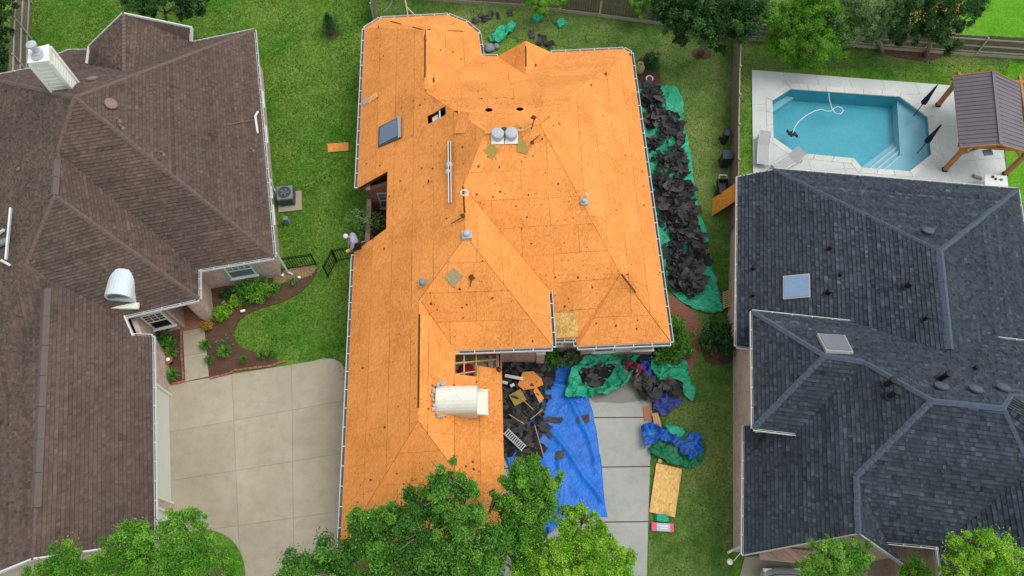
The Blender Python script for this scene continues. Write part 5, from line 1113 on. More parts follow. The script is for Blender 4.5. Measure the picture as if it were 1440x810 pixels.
# ---- short grass blades over the lawns, one mass per lawn
def blades(name, mat, polys, holes, n, seed=1):
    g = np.random.default_rng(seed); hp = [[V2(P(x, y)) for x, y in h] for h in holes]
    allp = np.array([V2(P(x, y)) for p in polys for x, y in p]); x0, y0 = allp.min(0); x1, y1 = allp.max(0)
    def inm(X, Y, poly):
        r = np.zeros(len(X), bool); m_ = len(poly)
        for i in range(m_):
            (ax, ay), (bx, by) = poly[i], poly[i-1]
            if ay == by: continue
            r ^= ((ay > Y) != (by > Y)) & (X < (bx-ax)*(Y-ay)/(by-ay)+ax)
        return r
    X = g.uniform(x0, x1, n); Y = g.uniform(y0, y1, n); k = np.zeros(n, bool)
    for p in polys: k |= inm(X, Y, [V2(P(x, y)) for x, y in p])
    for h in hp: k &= ~inm(X, Y, h)
    X, Y = X[k], Y[k]; n = len(X); a = g.uniform(0, 6.28, n); wd = g.uniform(.012, .03, n); h = g.uniform(.03, .09, n); lean = g.uniform(.02, .09, n); a2_ = g.uniform(0, 6.28, n)
    V = np.zeros((n, 3, 3)); V[:, 0, 0] = X-np.cos(a)*wd; V[:, 0, 1] = Y-np.sin(a)*wd; V[:, 1, 0] = X+np.cos(a)*wd; V[:, 1, 1] = Y+np.sin(a)*wd; V[:, 2, 0] = X+np.cos(a2_)*lean; V[:, 2, 1] = Y+np.sin(a2_)*lean; V[:, 2, 2] = h
    me = bpy.data.meshes.new(name); me.vertices.add(3*n); me.vertices.foreach_set('co', V.ravel()); me.loops.add(3*n); me.loops.foreach_set('vertex_index', np.arange(3*n)); me.polygons.add(n)
    me.polygons.foreach_set('loop_start', np.arange(0, 3*n, 3)); me.polygons.foreach_set('loop_total', np.full(n, 3)); t = np.clip(g.normal(.45, .14, n)+.25*np.sin(X*1.7+np.sin(Y*1.3)*2)*np.sin(Y*1.1), 0, 1)
    at_ = me.attributes.new('tint', 'FLOAT', 'FACE'); at_.data.foreach_set('value', t.astype(np.float32)); me.materials.append(M[mat]); me.update(); me.validate(); o = bpy.data.objects.new(name, me); COL.objects.link(o); return meta(o, kind='stuff')
blades('grass', 'blade', [[(30, -20), (525, -20), (515, 300), (500, 520), (486, 545), (470, 505), (440, 508), (400, 508), (345, 492), (330, 480), (329, 464), (340, 446), (362, 435), (402, 424), (432, 404), (446, 384), (446, 375), (403, 376), (385, 300), (365, 100), (200, 90), (30, 110)]], [[(458, 42), (472, 40), (478, 50), (470, 56), (458, 54)]], 190000, 2)
blades('grass', 'blade_shade', [[(526, -20), (1060, -20), (1057, 97), (1036, 240), (1034, 486), (1029, 825), (912, 825), (915, 540), (975, 526), (990, 455), (945, 400), (895, 122), (880, 80), (520, 40)], [(1050, 55), (1440, 78), (1440, 130), (1340, 119), (1050, 97)], [(1036, 90), (1057, 98), (1058, 245), (1036, 245)]], [[(986, 455), (1036, 455), (1034, 508), (1010, 516), (985, 505)], [(893, 82), (920, 80), (928, 100), (929, 120), (897, 122)]], 170000, 3)
# ================================================================ TARPS, DEBRIS, LOOSE THINGS, PEOPLE
def fbm(x, y, s, seed=0): return noise.noise(Vector((x*s+seed*7.3, y*s-seed*3.1, seed*1.7)))
def ridged(x, y, s, seed=0): return 1-abs(noise.noise(Vector((x*s+seed*5.1, y*s+seed*2.7, seed*.9))))*2
def cloth(name, px, zf, mat, label=None, cat=None, step=.11, parent=None, rag=.05, kind=None, group=None):
    poly = ccw([V2(P(x, y)) for x, y in px]); rng = random.Random(int(px[0][0])); B = []
    for a, b in zip(poly, poly[1:]+poly[:1]):
        L = math.hypot(b[0]-a[0], b[1]-a[1]); k = max(1, int(L/step))
        for j in range(k):
            t = j/k; x, y = a[0]+(b[0]-a[0])*t, a[1]+(b[1]-a[1])*t; B.append(Vector((x+fbm(x, y, 2.1, 3)*rag*2, y+fbm(x, y, 2.1, 8)*rag*2)))
    nb = len(B); bp = [tuple(v) for v in B]; x0, x1 = min(p[0] for p in bp), max(p[0] for p in bp); y0, y1 = min(p[1] for p in bp), max(p[1] for p in bp)
    pts = list(B); y = y0
    while y < y1:
        x = x0
        while x < x1:
            q = (x+rng.uniform(-.3, .3)*step, y+rng.uniform(-.3, .3)*step)
            if inside(q, bp) and min((q[0]-b[0])**2+(q[1]-b[1])**2 for b in bp) > (step*.45)**2: pts.append(Vector(q))
            x += step
        y += step
    r = geometry.delaunay_2d_cdt(pts, [(i, (i+1) % nb) for i in range(nb)], [], 1, 1e-5)
    vv, ff = r[0], r[2]; ed = set(range(nb)); m = MB()
    cx, cy = sum(p[0] for p in poly)/len(poly), sum(p[1] for p in poly)/len(poly)
    fs = [f if area2([vv[i] for i in f]) > 0 else f[::-1] for f in ff]
    m.mesh([(v.x, v.y, zf(v.x, v.y)) for v in vv], fs)
    if True:
        o = m.build(name, mat, parent, smooth=True, kind=kind, label=label, cat=cat, group=group)
        md = o.modifiers.new('cloth', 'SOLIDIFY'); md.thickness = .012; md.offset = -1
        return o
def wr(base, amp, s, seed, fold=.0):      # wrinkled height
    return lambda x, y: base+amp*(.55*max(0, ridged(x+.3*fbm(x, y, 1, seed), y*.6, s, seed))**3+.45*abs(fbm(x, y, s*1.9, seed+4)))+fold*max(0, ridged(x*.7+y*.5, y*.25, s*.5, seed+9))**6
# torn shingle pieces: shared meshes, each piece a thing
SH = []
M['tar_brown'] = rnd_noise('torn_shingle_back', lin((62, 52, 45)), lin((92, 80, 70)), 2.5, 38, .9, .5, vary=.4)
M['tar_mix'] = leafmat('shingle_bits', [(0, lin((30, 31, 34))), (.6, lin((54, 55, 59))), (.93, lin((78, 77, 78))), (1, lin((116, 100, 86)))])
rng = random.Random(21)
def shard(rng, R0):
    """a torn, curled strip of shingle: 5 x 3 grid with ragged edges"""
    L, W = R0*rng.uniform(.7, 1.25), R0*rng.uniform(.35, .85); cu, tw, kk = rng.uniform(-.5, .9), rng.uniform(-.5, .5), rng.uniform(-.4, .4); g = []
    for a in range(5):
        for b in range(3):
            x, y = (a/4-.5)*2, (b/2-.5)*2; ex = 1+(rng.uniform(-.3, .12) if a in (0, 4) or b != 1 else rng.uniform(-.05, .05))
            X, Y = x*L*ex, y*W*ex*(1-.25*abs(x)*rng.random()); g.append(Vector((X, Y, R0*.35*(cu*x*x+tw*x*y+kk*y*y)+rng.uniform(-.03, .03)*R0*2)))
    lo = [v-Vector((0, 0, .014)) for v in g]; fs = []
    for a in range(4):
        for b in range(2): q = (a*3+b, (a+1)*3+b, (a+1)*3+b+1, a*3+b+1); fs += [q, tuple(15+k for k in q[::-1])]
    rim = [0, 3, 6, 9, 12, 13, 14, 11, 8, 5, 2, 1]; fs += [(15+rim[k], 15+rim[(k+1) % 12], rim[(k+1) % 12], rim[k]) for k in range(12)]
    return g+lo, fs
for k in range(20):
    V, fs = shard(rng, .36); me = bpy.data.meshes.new('torn_shingle'); me.from_pydata([tuple(v) for v in V], [], fs); me.materials.append(M['tar' if k % 10 else 'tar_brown']); SH.append(me)
def shards(name, px, n, zf, label, seed, dens=None, smin=.12, smax=.3, tilt=.6, mat='tar_mix'):
    """the small bits of a heap, too many to count: one mass"""
    poly = [V2(P(x, y)) for x, y in px]; rg = random.Random(seed); xs = [p[0] for p in poly]; ys = [p[1] for p in poly]; m = MB(); k = tr = 0; tint = []
    from mathutils import Euler
    while k < n and tr < 20*n:
        tr += 1; x, y = rg.uniform(min(xs), max(xs)), rg.uniform(min(ys), max(ys))
        if not inside((x, y), poly) or (dens and rg.random() > dens(x, y)): continue
        V, fs = shard(rg, rg.uniform(smin, smax)); E = Euler((rg.uniform(-tilt, tilt), rg.uniform(-tilt, tilt), rg.uniform(0, 6.28))).to_matrix(); o = Vector((x, y, zf(x, y)+rg.uniform(.02, .1))); m.mesh([E @ v+o for v in V], fs); tint += [rg.random()]*len(fs); k += 1
    o = m.build(name, mat, label=label, cat='debris', kind='stuff'); a = o.data.attributes.new('tint', 'FLOAT', 'FACE'); a.data.foreach_set('value', tint)
def scatter(label, group, px, n, zf, smin=.5, smax=1.5, tilt=.35, seed=1, dens=None, lift=.03):
    poly = [V2(P(x, y)) for x, y in px]; rng = random.Random(seed); xs = [p[0] for p in poly]; ys = [p[1] for p in poly]; k = 0; tries = 0
    while k < n and tries < 9000:
        tries += 1; x, y = rng.uniform(min(xs), max(xs)), rng.uniform(min(ys), max(ys))
        if not inside((x, y), poly): continue
        if dens and rng.random() > dens(x, y): continue
        o = bpy.data.objects.new('torn_shingle', rng.choice(SH)); COL.objects.link(o); s = rng.uniform(smin, smax)
        o.location = (x, y, zf(x, y)+lift+rng.uniform(0, .09)); o.rotation_euler = (rng.uniform(-tilt, tilt), rng.uniform(-tilt, tilt), rng.uniform(0, 6.28)); o.scale = (s, s*rng.uniform(.7, 1.1), s)
        meta(o, (label(x, y, s) if callable(label) else label), 'shingle', group); k += 1
# ---- long green tarp and heap in the right side yard
SIDE = [(896, 128), (925, 123), (953, 122), (958, 140), (961, 160), (957, 163), (964, 190), (971, 214), (974, 245), (977, 270), (984, 306), (989, 312), (995, 340), (1001, 368), (1009, 405), (1016, 441), (993, 441), (971, 433), (952, 421), (938, 405), (920, 320), (905, 220)]
zt1 = wr(.05, .26, 1.9, 2)
cloth('tarp', SIDE, zt1, 'tarp_green', 'long green tarp spread along the right side of the middle house', 'tarp')
HEAP = [(903, 128), (926, 126), (930, 152), (950, 168), (962, 215), (970, 262), (979, 318), (986, 345), (1000, 368), (985, 380), (985, 400), (980, 430), (962, 424), (945, 405), (934, 350), (925, 300), (915, 230), (905, 170)]
ctr = [P(*q) for q in ((920, 140), (935, 180), (948, 250), (958, 310), (968, 360), (970, 415))]
def hz(x, y):
    d = 9
    for a, b in zip(ctr, ctr[1:]):
        ab = (b-a).xy; t = max(0, min(1, ((x-a.x)*ab.x+(y-a.y)*ab.y)/ab.length_squared)); d = min(d, math.hypot(x-a.x-ab.x*t, y-a.y-ab.y*t))
    return .5*math.exp(-(d/.85)**2)*(.8+.7*fbm(x, y, 1.1, 5))
hzz = lambda x, y: max(0, hz(x, y)-.07)+.05+.12*abs(fbm(x, y, 3.2, 6))
shards('shingle_rubble', HEAP, 860, lambda x, y: hz(x, y)*.85+.05, 'small torn bits of roofing all over the long debris heap in the side yard', 3, lambda x, y: min(1, .3+hz(x, y)*2)*(1 if fbm(x, y, 1.4, 31) > -.2 else .1))
inner = lambda x, y: min(1, .5+hz(x, y)*1.5)*(1 if fbm(x, y, 1.4, 31) > -.2 else .1)
def side_label(x, y, s):
    z = 'side heap end nearest the olive urn' if y > 25.2 else 'side heap level with the wheeled bins' if y > 21.5 else 'side heap just below the ochre board' if y > 17.6 else 'side heap end nearest the brick path'
    return ('broad' if s > 1.0 else 'medium' if s > .75 else 'small')+' black shingle in the '+z
def front_label(x, y, s):
    z = 'under the front eave corner' if y > P(720, 535).y else 'around the olive square beside the garage' if y > P(720, 580).y else 'around the pale metal strip beside the garage' if y > P(720, 625).y else 'running down toward the front trees'
    return ('broad' if s > .95 else 'small')+' black shingle on the blue tarp '+z
scatter(side_label, 'torn shingles heaped on the long green side tarp', HEAP, 128, lambda x, y: hz(x, y)*.9+.1, .5, 1.25, .55, 3, inner)
# ---- blue tarp on the driveway
BLUE = [(704, 503), (740, 508), (768, 513), (812, 512), (822, 545), (832, 575), (839, 610), (846, 655), (850, 702), (855, 727), (842, 727), (815, 724), (790, 737), (768, 752), (748, 742), (730, 705), (710, 640), (704, 560)]
zb0 = wr(.045, .07, .9, 12, .10)
CREASE = [[P(*q) for q in l] for l in ([(766, 598), (785, 618), (802, 640), (822, 672), (848, 704)], [(800, 560), (826, 610), (838, 650)], [(786, 650), (790, 690), (786, 720)], [(775, 540), (812, 548), (826, 560)])]
def zb(x, y):
    d = 9
    for l in CREASE:
        for a, b in zip(l, l[1:]):
            ab = (b-a).xy; t = max(0, min(1, ((x-a.x)*ab.x+(y-a.y)*ab.y)/ab.length_squared)); d = min(d, math.hypot(x-a.x-ab.x*t, y-a.y-ab.y*t))
    return zb0(x, y)+.13*math.exp(-(d/.11)**2)
cloth('tarp', BLUE, zb, 'tarp_blue', 'large bright blue tarp spread over the grey driveway', 'tarp', .085, rag=.02)
FH = [(704, 500), (755, 506), (770, 522), (772, 545), (765, 575), (768, 600), (758, 625), (768, 655), (778, 690), (765, 698), (745, 665), (728, 640), (704, 640)]
hf = lambda x, y: .07+.16*max(0, fbm(x, y, .9, 15)+.35)
scatter(front_label, 'torn shingles dropped on the blue tarp beside the garage', FH, 78, hf, .4, 1.35, .28, 5, lambda x, y: 1 if x < P(745, 580).x else .55)
cloth('shingle_rubble', [(706, 498), (752, 506), (758, 530), (745, 560), (748, 590), (735, 620), (712, 640), (706, 570)], lambda x, y: hf(x, y)+.02+.06*abs(fbm(x, y, 3, 3)), 'tar_heap', 'flat spread of black roofing rubble between the garage and the blue tarp', 'debris', .13, rag=.25, kind='stuff')
shards('shingle_rubble', FH, 420, hf, 'small torn bits of roofing strewn over the upper left of the blue tarp', 5, lambda x, y: 1 if x < P(748, 580).x else .35, .08, .24, .3)
for (x, y, s, lb) in ((820, 590, 1.0, 'dark grey shingle lying alone on the blue tarp near its driveway edge'), (779, 591, .9, 'upright looking grey shingle strip lying on the middle of the blue tarp'), (787, 640, .85, 'dark shingle scrap lying on the blue tarp below the debris'), (772, 612, .6, 'small black shingle bits on the blue tarp right of the ladder')):
    o = bpy.data.objects.new('torn_shingle', SH[int(x) % 20]); COL.objects.link(o); p = P(x, y); o.location = (p.x, p.y, zb(p.x, p.y)+.06); o.scale = (s, s*.8, s); o.rotation_euler = (0, 0, x); meta(o, lb, 'shingle')
# ---- green bundle with shingles inside
B1 = [(680+x/4, 460+y/4) for x, y in ((462, 345), (478, 300), (492, 250), (525, 215), (570, 182), (640, 158), (700, 145), (760, 141), (830, 148), (885, 156), (872, 178), (845, 205), (832, 240), (828, 290), (800, 325), (770, 345), (740, 370), (700, 388), (640, 392), (560, 398), (520, 405), (470, 413), (452, 400))]
c1 = P(845, 530)
def zb1(x, y):
    d = math.hypot((x-c1.x)/1.35, (y-c1.y)/.85); return .08+.34*math.exp(-((d-.95)/.4)**2)*(.6+.7*abs(fbm(x, y, 1.6, 3)))+.3*max(0, ridged(x+.4*fbm(x, y, 1.2, 2), y, 1.9, 7))**3+.16*abs(fbm(x, y, 4.2, 11))
cloth('tarp', B1, zb1, 'tarp_green', 'bunched green tarp holding a heap of shingles near the front windows', 'tarp', .065)
I1 = [(680+x/4, 460+y/4) for x, y in ((530, 240), (600, 185), (640, 172), (680, 200), (740, 220), (800, 195), (825, 215), (780, 245), (740, 260), (700, 310), (650, 330), (590, 340), (545, 345))]
hb1 = lambda x, y: .2+.12*fbm(x, y, 1.3, 8)
cloth('shingle_rubble', I1, lambda x, y: hb1(x, y)+.05+.12*abs(fbm(x, y, 3.4, 3)), 'tar_heap', 'black shingle rubble lying inside the bunched green tarp', 'debris', .09, rag=.25, kind='stuff')
scatter('torn black shingle inside the bunched green tarp', 'torn shingles inside the bunched green tarp', I1, 26, lambda x, y: hb1(x, y)+.12, .35, .85, .35, 8)
# ---- second green tarp, black and violet bundles at the house corner
B2 = [(680+x/4, 460+y/4) for x, y in ((932, 188), (960, 185), (1000, 205), (1060, 205), (1105, 190), (1140, 195), (1142, 245), (1160, 300), (1182, 360), (1182, 400), (1165, 425), (1140, 395), (1115, 365), (1085, 315), (1040, 300), (1000, 302), (965, 290), (935, 240))]
zb2 = lambda x, y: .06+.36*max(0, ridged(x+.4*fbm(x, y, 1.1, 3), y, 1.5, 17))**3+.28*abs(fbm(x, y, 3.4, 5))
cloth('tarp', B2, zb2, 'tarp_green', 'crumpled green tarp on the lawn below the front corner shrubs', 'tarp', .065)
B3 = [(680+x/4, 460+y/4) for x, y in ((880, 205), (930, 215), (945, 260), (965, 300), (985, 340), (1010, 370), (1060, 400), (1112, 410), (1100, 450), (1060, 460), (1030, 490), (1000, 505), (955, 460), (945, 400), (930, 330), (890, 280))]
cloth('tarp', B3, lambda x, y: .05+.32*max(0, ridged(x, y, 2.0, 27))**3+.2*abs(fbm(x, y, 4, 5)), 'tarp_purple', 'violet blue tarp bunched between the black shingle piles', 'tarp', .065)
I2 = [(680+x/4, 460+y/4) for x, y in ((840, 300), (900, 285), (960, 300), (1000, 340), (985, 380), (950, 415), (915, 405), (870, 380), (845, 340))]
I3 = [(680+x/4, 460+y/4) for x, y in ((985, 315), (1050, 300), (1100, 320), (1118, 365), (1110, 385), (1060, 380), (1010, 365), (980, 345))]
for pl, lb, s_ in ((I2, 'mound of black shingle rubble at the driveway corner in front of the red shirted person', 31), (I3, 'black rubble tucked under the crumpled green tarp on the lawn', 33)):
    cloth('shingle_rubble', pl, lambda x, y: .3+.2*abs(fbm(x, y, 2.6, 3)), 'tar_heap', lb, 'debris', .09, rag=.2, kind='stuff')
scatter('torn black shingle on the mound at the driveway corner', 'torn shingles on the driveway corner mound', I2, 20, lambda x, y: .38, .35, .9, .45, 9)
scatter('torn black shingle under the crumpled green tarp on the lawn', 'torn shingles under the crumpled lawn tarp', I3, 10, lambda x, y: .36, .4, 1.0, .45, 10)
cloth('tarp', [(884, 480), (925, 494), (925, 506), (905, 514), (896, 512), (889, 503)], lambda x, y: .1+.25*max(0, ridged(x, y, 1.8, 3))**2, 'navy', 'dark navy tarp heap behind the red shirted person', 'tarp', .1)
# ---- blue over deep green tarp heap on the lawn edge
BG = [(680+x/4, 460+y/4) for x, y in ((925, 680), (970, 650), (1010, 560), (1000, 535), (1050, 560), (1110, 575), (1180, 620), (1235, 640), (1248, 690), (1230, 760), (1160, 800), (1060, 780), (985, 745), (935, 705))]
cloth('tarp', BG, lambda x, y: .05+.24*max(0, ridged(x, y, 1.6, 41))**3+.16*abs(fbm(x, y, 3.2, 5)), 'tarp_dgreen', 'deep green tarp under the blue one on the lawn edge', 'tarp', .07)
BB = [(680+x/4, 460+y/4) for x, y in ((882, 570), (900, 550), (940, 552), (990, 590), (1040, 605), (1080, 640), (1130, 640), (1160, 605), (1205, 610), (1222, 680), (1210, 730), (1160, 755), (1110, 735), (1085, 690), (1040, 660), (985, 640), (955, 660), (925, 665), (895, 690), (893, 630))]
cloth('tarp', BB, lambda x, y: .25+.4*max(0, ridged(x+.4*fbm(x, y, 1.3, 6), y, 2.0, 47))**3+.26*abs(fbm(x, y, 3.8, 5)), 'tarp_bright', 'bright blue tarp twisted in a heap on top of the deep green one', 'tarp', .06)
cloth('tarp', [(680+x/4, 460+y/4) for x, y in ((1000, 565), (1050, 570), (1110, 580), (1120, 610), (1080, 635), (1040, 620))], lambda x, y: .4+.15*max(0, ridged(x, y, 2, 4)), 'tarp_green', 'light green tarp corner folded over the blue heap', 'tarp', .08)
cloth('tarp', [(748, 725), (775, 728), (778, 745), (765, 757), (750, 745)], lambda x, y: .15+.4*max(0, ridged(x, y, 2.2, 4))**2, 'tarp_bright', 'scrunched blue tarp end lying under the front tree', 'tarp', .08)
cloth('tarp', [(687.5, 54), (697, 47), (706, 40), (712, 36), (720, 36), (726, 39), (720, 47), (707, 59), (697, 64), (689, 61)], lambda x, y: .1+.35*max(0, ridged(x, y, 2.0, 4))**2, 'tarp_green', 'crumpled green tarp on the back lawn by the rounded roof end', 'tarp', .08)
cloth('tarp', [(706, 495), (720, 492), (755, 492), (752, 506), (735, 512), (706, 506)], lambda x, y: .16+.3*max(0, ridged(x, y, 2.0, 9))**2, 'navy', 'dark navy tarp folds under the eave corner beside the pale pier', 'tarp', .1)
# ---- boards, boxes and offcuts
def slab_px(name, px, z, th, mat, label, cat, zz=None, group=None):
    ps = [P(x, y, (zz[i] if zz else z)) for i, (x, y) in enumerate(px)]
    if (ps[1]-ps[0]).cross(ps[2]-ps[0]).z < 0: ps.reverse()
    n = len(ps); m = MB(); b = [p-Vector((0, 0, th)) for p in ps]; m.mesh(b+ps, [tuple(range(n))[::-1], tuple(range(n, 2*n))]+[(i, (i+1) % n, n+(i+1) % n, n+i) for i in range(n)])
    return m.build(name, mat, label=label, cat=cat, group=group)
slab_px('plywood_sheet', ((923, 651), (959, 659.5), (949, 727.5), (913, 720)), .1, .02, 'osb_new', 'full pale wood sheet lying on the lawn beside the grey driveway', 'board')
slab_px('wood_offcut', ((460.5, 202), (490, 200), (490, 211.5), (461, 214)), .05, .02, 'osb', 'orange wood offcut lying on the left lawn', 'board')
slab_px('wood_offcut', ((728, 541), (735, 523), (750, 522), (762, 533), (764, 541), (752, 546), (736, 548.5)), .38, .02, 'osb', 'ragged orange wood piece on the black debris by the garage', 'board', zz=[.3, .36, .42, .46, .42, .34, .3])
slab_px('wood_offcut', ((750, 550), (754, 543), (765, 560), (759, 567)), .3, .02, 'osb', 'narrow orange wood strip beside the olive square on the debris', 'board')
slab_px('felt_square', ((715.5, 556), (731.5, 547), (740.5, 562), (724, 571)), .34, .02, 'felt', 'olive brown square sheet on the black debris beside the garage', 'sheet')
slab_px('wood_offcut', ((1001, 280), (1035, 257), (1035, 282), (1000.6, 304)), 0, .025, 'osb_dull', 'ochre wood sheet leaning on the side fence near the right house', 'board', zz=[.05, 1.35, 1.35, .05])
slab_px('cardboard', ((904, 571), (915, 570.5), (917, 592), (906, 592)), .06, .02, 'card', 'flat brown cardboard piece on the driveway edge', 'cardboard')
cr = thing('wooden_crate', 'narrow pale wooden crate of slats between the cardboard and the blue tarp heap', 'crate', P(923, 594)); a, b = P(920, 582), P(926, 606); d = (b-a).normalized(); s = Vector((-d.y, d.x, 0))
for k in range(3): m = MB(); o = s*(k-1)*.1; m.bar(a+o+Vector((0, 0, .16)), b+o+Vector((0, 0, .16)), .08, .03); m.build('slat', 'lumber', cr)
for t in (.08, .5, .92): m = MB(); c = a.lerp(b, t); m.bar(c-s*.16+Vector((0, 0, .1)), c+s*.16+Vector((0, 0, .1)), .08, .09); m.build('batten', 'lumber', cr)
slab_px('wood_offcut', ((926, 645), (931, 646), (930, 651), (925, 650)), .12, .03, 'lumber', 'tiny pale wood block at the top of the pale sheet', 'board')
cr = thing('folded_tarp', 'small folded green tarp at the foot of the pale wood sheet', 'tarp', P(930, 729))
for k in range(3): m = MB(); m.box(P(930, 729)+Vector((.01*k, .0, .03+.07*k)), .56-.03*k, .34-.02*k, .06, -.15+.05*k); bev(m.build('fold', 'tarp_green', cr), .025)
bx = thing('carton', 'pink and grey printed carton lying on the lawn below the folded green tarp', 'carton', P(931, 742)); c = P(931, 742)
m = MB(); m.box(c+Vector((0, 0, .02)), .92, .34, .16, -.06); body = bev(m.build('box', 'greybox', bx), .015)
for sx, wd in ((-.36, .21), (.39, .15)): m = MB(); m.box(c+Vector((sx, -.06*sx, .182)), wd, .335, .004, -.06); m.build('pink_panel', 'pinkbox', bx)
m = MB(); m.box(c+Vector((.02, .05, .182)), .42, .05, .003, -.06); m.build('print_line', 'white', bx); m = MB(); m.box(c+Vector((.05, -.05, .182)), .3, .04, .003, -.06); m.build('print_line', 'white', bx)
for lab, (x, y), r in (('square green folded pad nearest the fence bush on the back lawn', (755, 26.5), .6), ('square green folded pad further from the fence on the back lawn', (788.5, 34), .5)):
    t_ = thing('folded_tarp', lab, 'tarp', P(x, y)); 
    for k in range(3): m = MB(); m.box(P(x, y)+Vector((.01*k, 0, .02+.06*k)), .58-.02*k, .52-.02*k, .055, r+.05*k); bev(m.build('fold', 'tarp_green', t_), .025)
ld = thing('metal_grille', 'pale corrugated metal strip on the black debris beside the garage', 'metal strip', P(722, 620)); a, b = P(711, 606, .5), P(737, 631, .35); d = (b-a).normalized(); s = Vector((-d.y, d.x, 0))
m = MB(); m.bar(a+s*.14, b+s*.14, .04, .06); m.build('rail', 'galv', ld); m = MB(); m.bar(a-s*.14, b-s*.14, .04, .06); m.build('rail', 'galv', ld)
for k in range(11): m = MB(); c = a.lerp(b, (k+.5)/11); m.bar(c-s*.13+Vector((0, 0, .01)), c+s*.13+Vector((0, 0, .01)), .05, .03); m.build('rung', 'galv', ld)
def strip(label, a, b, za, zb_, wd, mat='gutter', name='gutter_length', cat='gutter'):
    m = MB(); p, q = P(*a, za), P(*b, zb_); m.bar(p, q, wd, .02); s = (q-p).cross(Vector((0, 0, 1))).normalized()*wd*.5; m.bar(p+s+Vector((0, 0, .04)), q+s+Vector((0, 0, .04)), .02, .08); return m.build(name, mat, label=label, cat=cat, kind=None)
strip('white metal gutter length lying on the black debris by the garage eave', (710, 528), (735.5, 533), .45, .4, .15)
strip('short white metal offcut beside the garage gutter', (706, 537), (714, 539), .5, .5, .14)
for a, b, lb in (((733, 560), (750, 576), 'thin pale batten pointing away from the olive square'), ((716, 583), (737, 596), 'thin pale batten lying across the upper debris left of the blue gap'), ((746, 590), (763, 576), 'thin pale batten at the right edge of the black debris'), ((752, 598), (764, 640), 'long pale batten running down the debris on the blue tarp')):
    m = MB(); m.bar(P(*a, .42), P(*b, .38), .03, .02); m.build('batten', 'lumber', label=lb, cat='batten')
m = MB(); c = P(720.5, 542, .4); m.box(c, .2, .12, .06, .5); m.build('wrapper', 'white', label='white scrap of wrapping on the black debris above the olive square', cat='wrapper')
for k, (x, y) in enumerate(((791, 669), (791, 698))): m = MB(); m.box(P(x, y, .07), .14, .06, .03, k); m.build('wrapper', 'white', label=('small white wrapper on the blue tarp above the front trees' if k else 'small pinkish white wrapper on the middle of the blue tarp'), cat='wrapper')
# pale pier with a round lamp under the eave corner
pr = thing('porch_pier', 'pale brick pier with a round lamp under the eave corner', 'pier', P(759, 508)); c = P(759, 508)
m = MB(); m.box(c, .36, .36, 1.5, 0); m.build('shaft', 'brick_pink', pr); m = MB(); m.box(c+Vector((0, 0, 1.5)), .42, .42, .07, 0); m.build('cap_stone', 'coping', pr); m = MB(); m.lathe(c+Vector((0, 0, 1.57)), [(.13, 0), (.15, .05), (.15, .12), (.08, .14)], 14); m.build('lamp', 'grey', pr)
# pallet leaning at the right house
pl = thing('slatted_panel', 'pale slatted wood panel leaning against the right house wall', 'panel', P(1017, 434)); a0, a1 = P(1016.5, 411, .05), P(1016, 435, .05); b0, b1 = P(1034, 404, 1.0), P(1035, 428, 1.0)
for k in range(8): t = (k+.5)/8; m = MB(); m.bar(a0.lerp(a1, t), b0.lerp(b1, t), .075, .025); m.build('slat', 'lumber', pl)
for t in (.12, .88): m = MB(); m.bar(a0.lerp(b0, t)-Vector((0, 0, .04)), a1.lerp(b1, t)-Vector((0, 0, .04)), .08, .04); m.build('batten', 'lumber', pl)
# ---- loose things on the bare roof
def roof_sheet(fn, px, label, mat, name, cat, up=.05, th=.02): return plate(hc, fn, px, up, th, name, mat, None, label=label, cat=cat)
roof_sheet('S2', ((680, 212), (691, 202), (702, 211), (692, 225)), 'olive square of felt just below the two round vents', 'felt', 'felt_square', 'felt')
roof_sheet('S2', ((729, 193), (735, 194), (744, 210), (741, 217), (727, 213)), 'olive felt piece right of the two round vents', 'felt', 'felt_square', 'felt')
roof_sheet('S2', ((655, 275), (670, 279), (672, 306), (663, 306), (655, 295)), 'folded olive felt piece beside the white vent pipe', 'felt', 'felt_square', 'felt')
roof_sheet('S1', ((625.5, 390), (638, 376.5), (651, 389), (637.5, 404)), 'grey beige square of felt on the front roof slope', 'felt_grey', 'felt_square', 'felt')
roof_sheet('Ea', ((846, 194), (859, 206), (854, 214), (841, 202)), 'olive felt rectangle on the right roof slope', 'felt', 'felt_square', 'felt')
roof_sheet('N', ((724, 175), (734, 169), (746, 170), (745, 176), (733, 181), (725, 180)), 'olive oval felt scrap behind the round vents', 'felt', 'felt_square', 'felt')
roof_sheet('W', ((650, 158), (663, 160), (656, 188.5), (640.5, 189)), 'bare orange wood offcut lying across the hip', 'osb', 'wood_offcut', 'board', .12, .025)
roof_sheet('W', ((518, 140), (530, 131), (532, 137), (520, 146)), 'cream insulation scrap at the upper left eave', 'osb_new', 'insulation_scrap', 'insulation', .08, .05)
roof_sheet('W', ((511, 141), (518, 138), (519, 145), (512, 149)), 'grey metal scrap beside the cream one at the left eave', 'lead', 'flashing_scrap', 'flashing', .07, .02)
ch_ = thing('metal_channel', 'long white metal channel lying up the left roof slope', 'metal channel', on('W', 635, 245, 0)); 
for dx in (-1.7, 1.7): m = MB(); m.bar(on('W', 634.5+dx, 201, .12), on('W', 635.5+dx, 287, .12), .03, .09); m.build('flange', 'white', ch_)
m = MB(); m.bar(on('W', 634.5, 201, .07), on('W', 635.5, 287, .07), .09, .015); m.build('web', 'dgrey', ch_)
m = MB(); m.bar(on('S2', 683, 187, .12), on('S2', 736, 183.5, .14), .06, .05); m.bar(on('S2', 736, 183.5, .14), on('S2', 747, 178, .14), .05, .05); m.build('lumber_strip', 'lumber', label='thin wood strip lying on the ridge behind the round vents', cat='lumber')
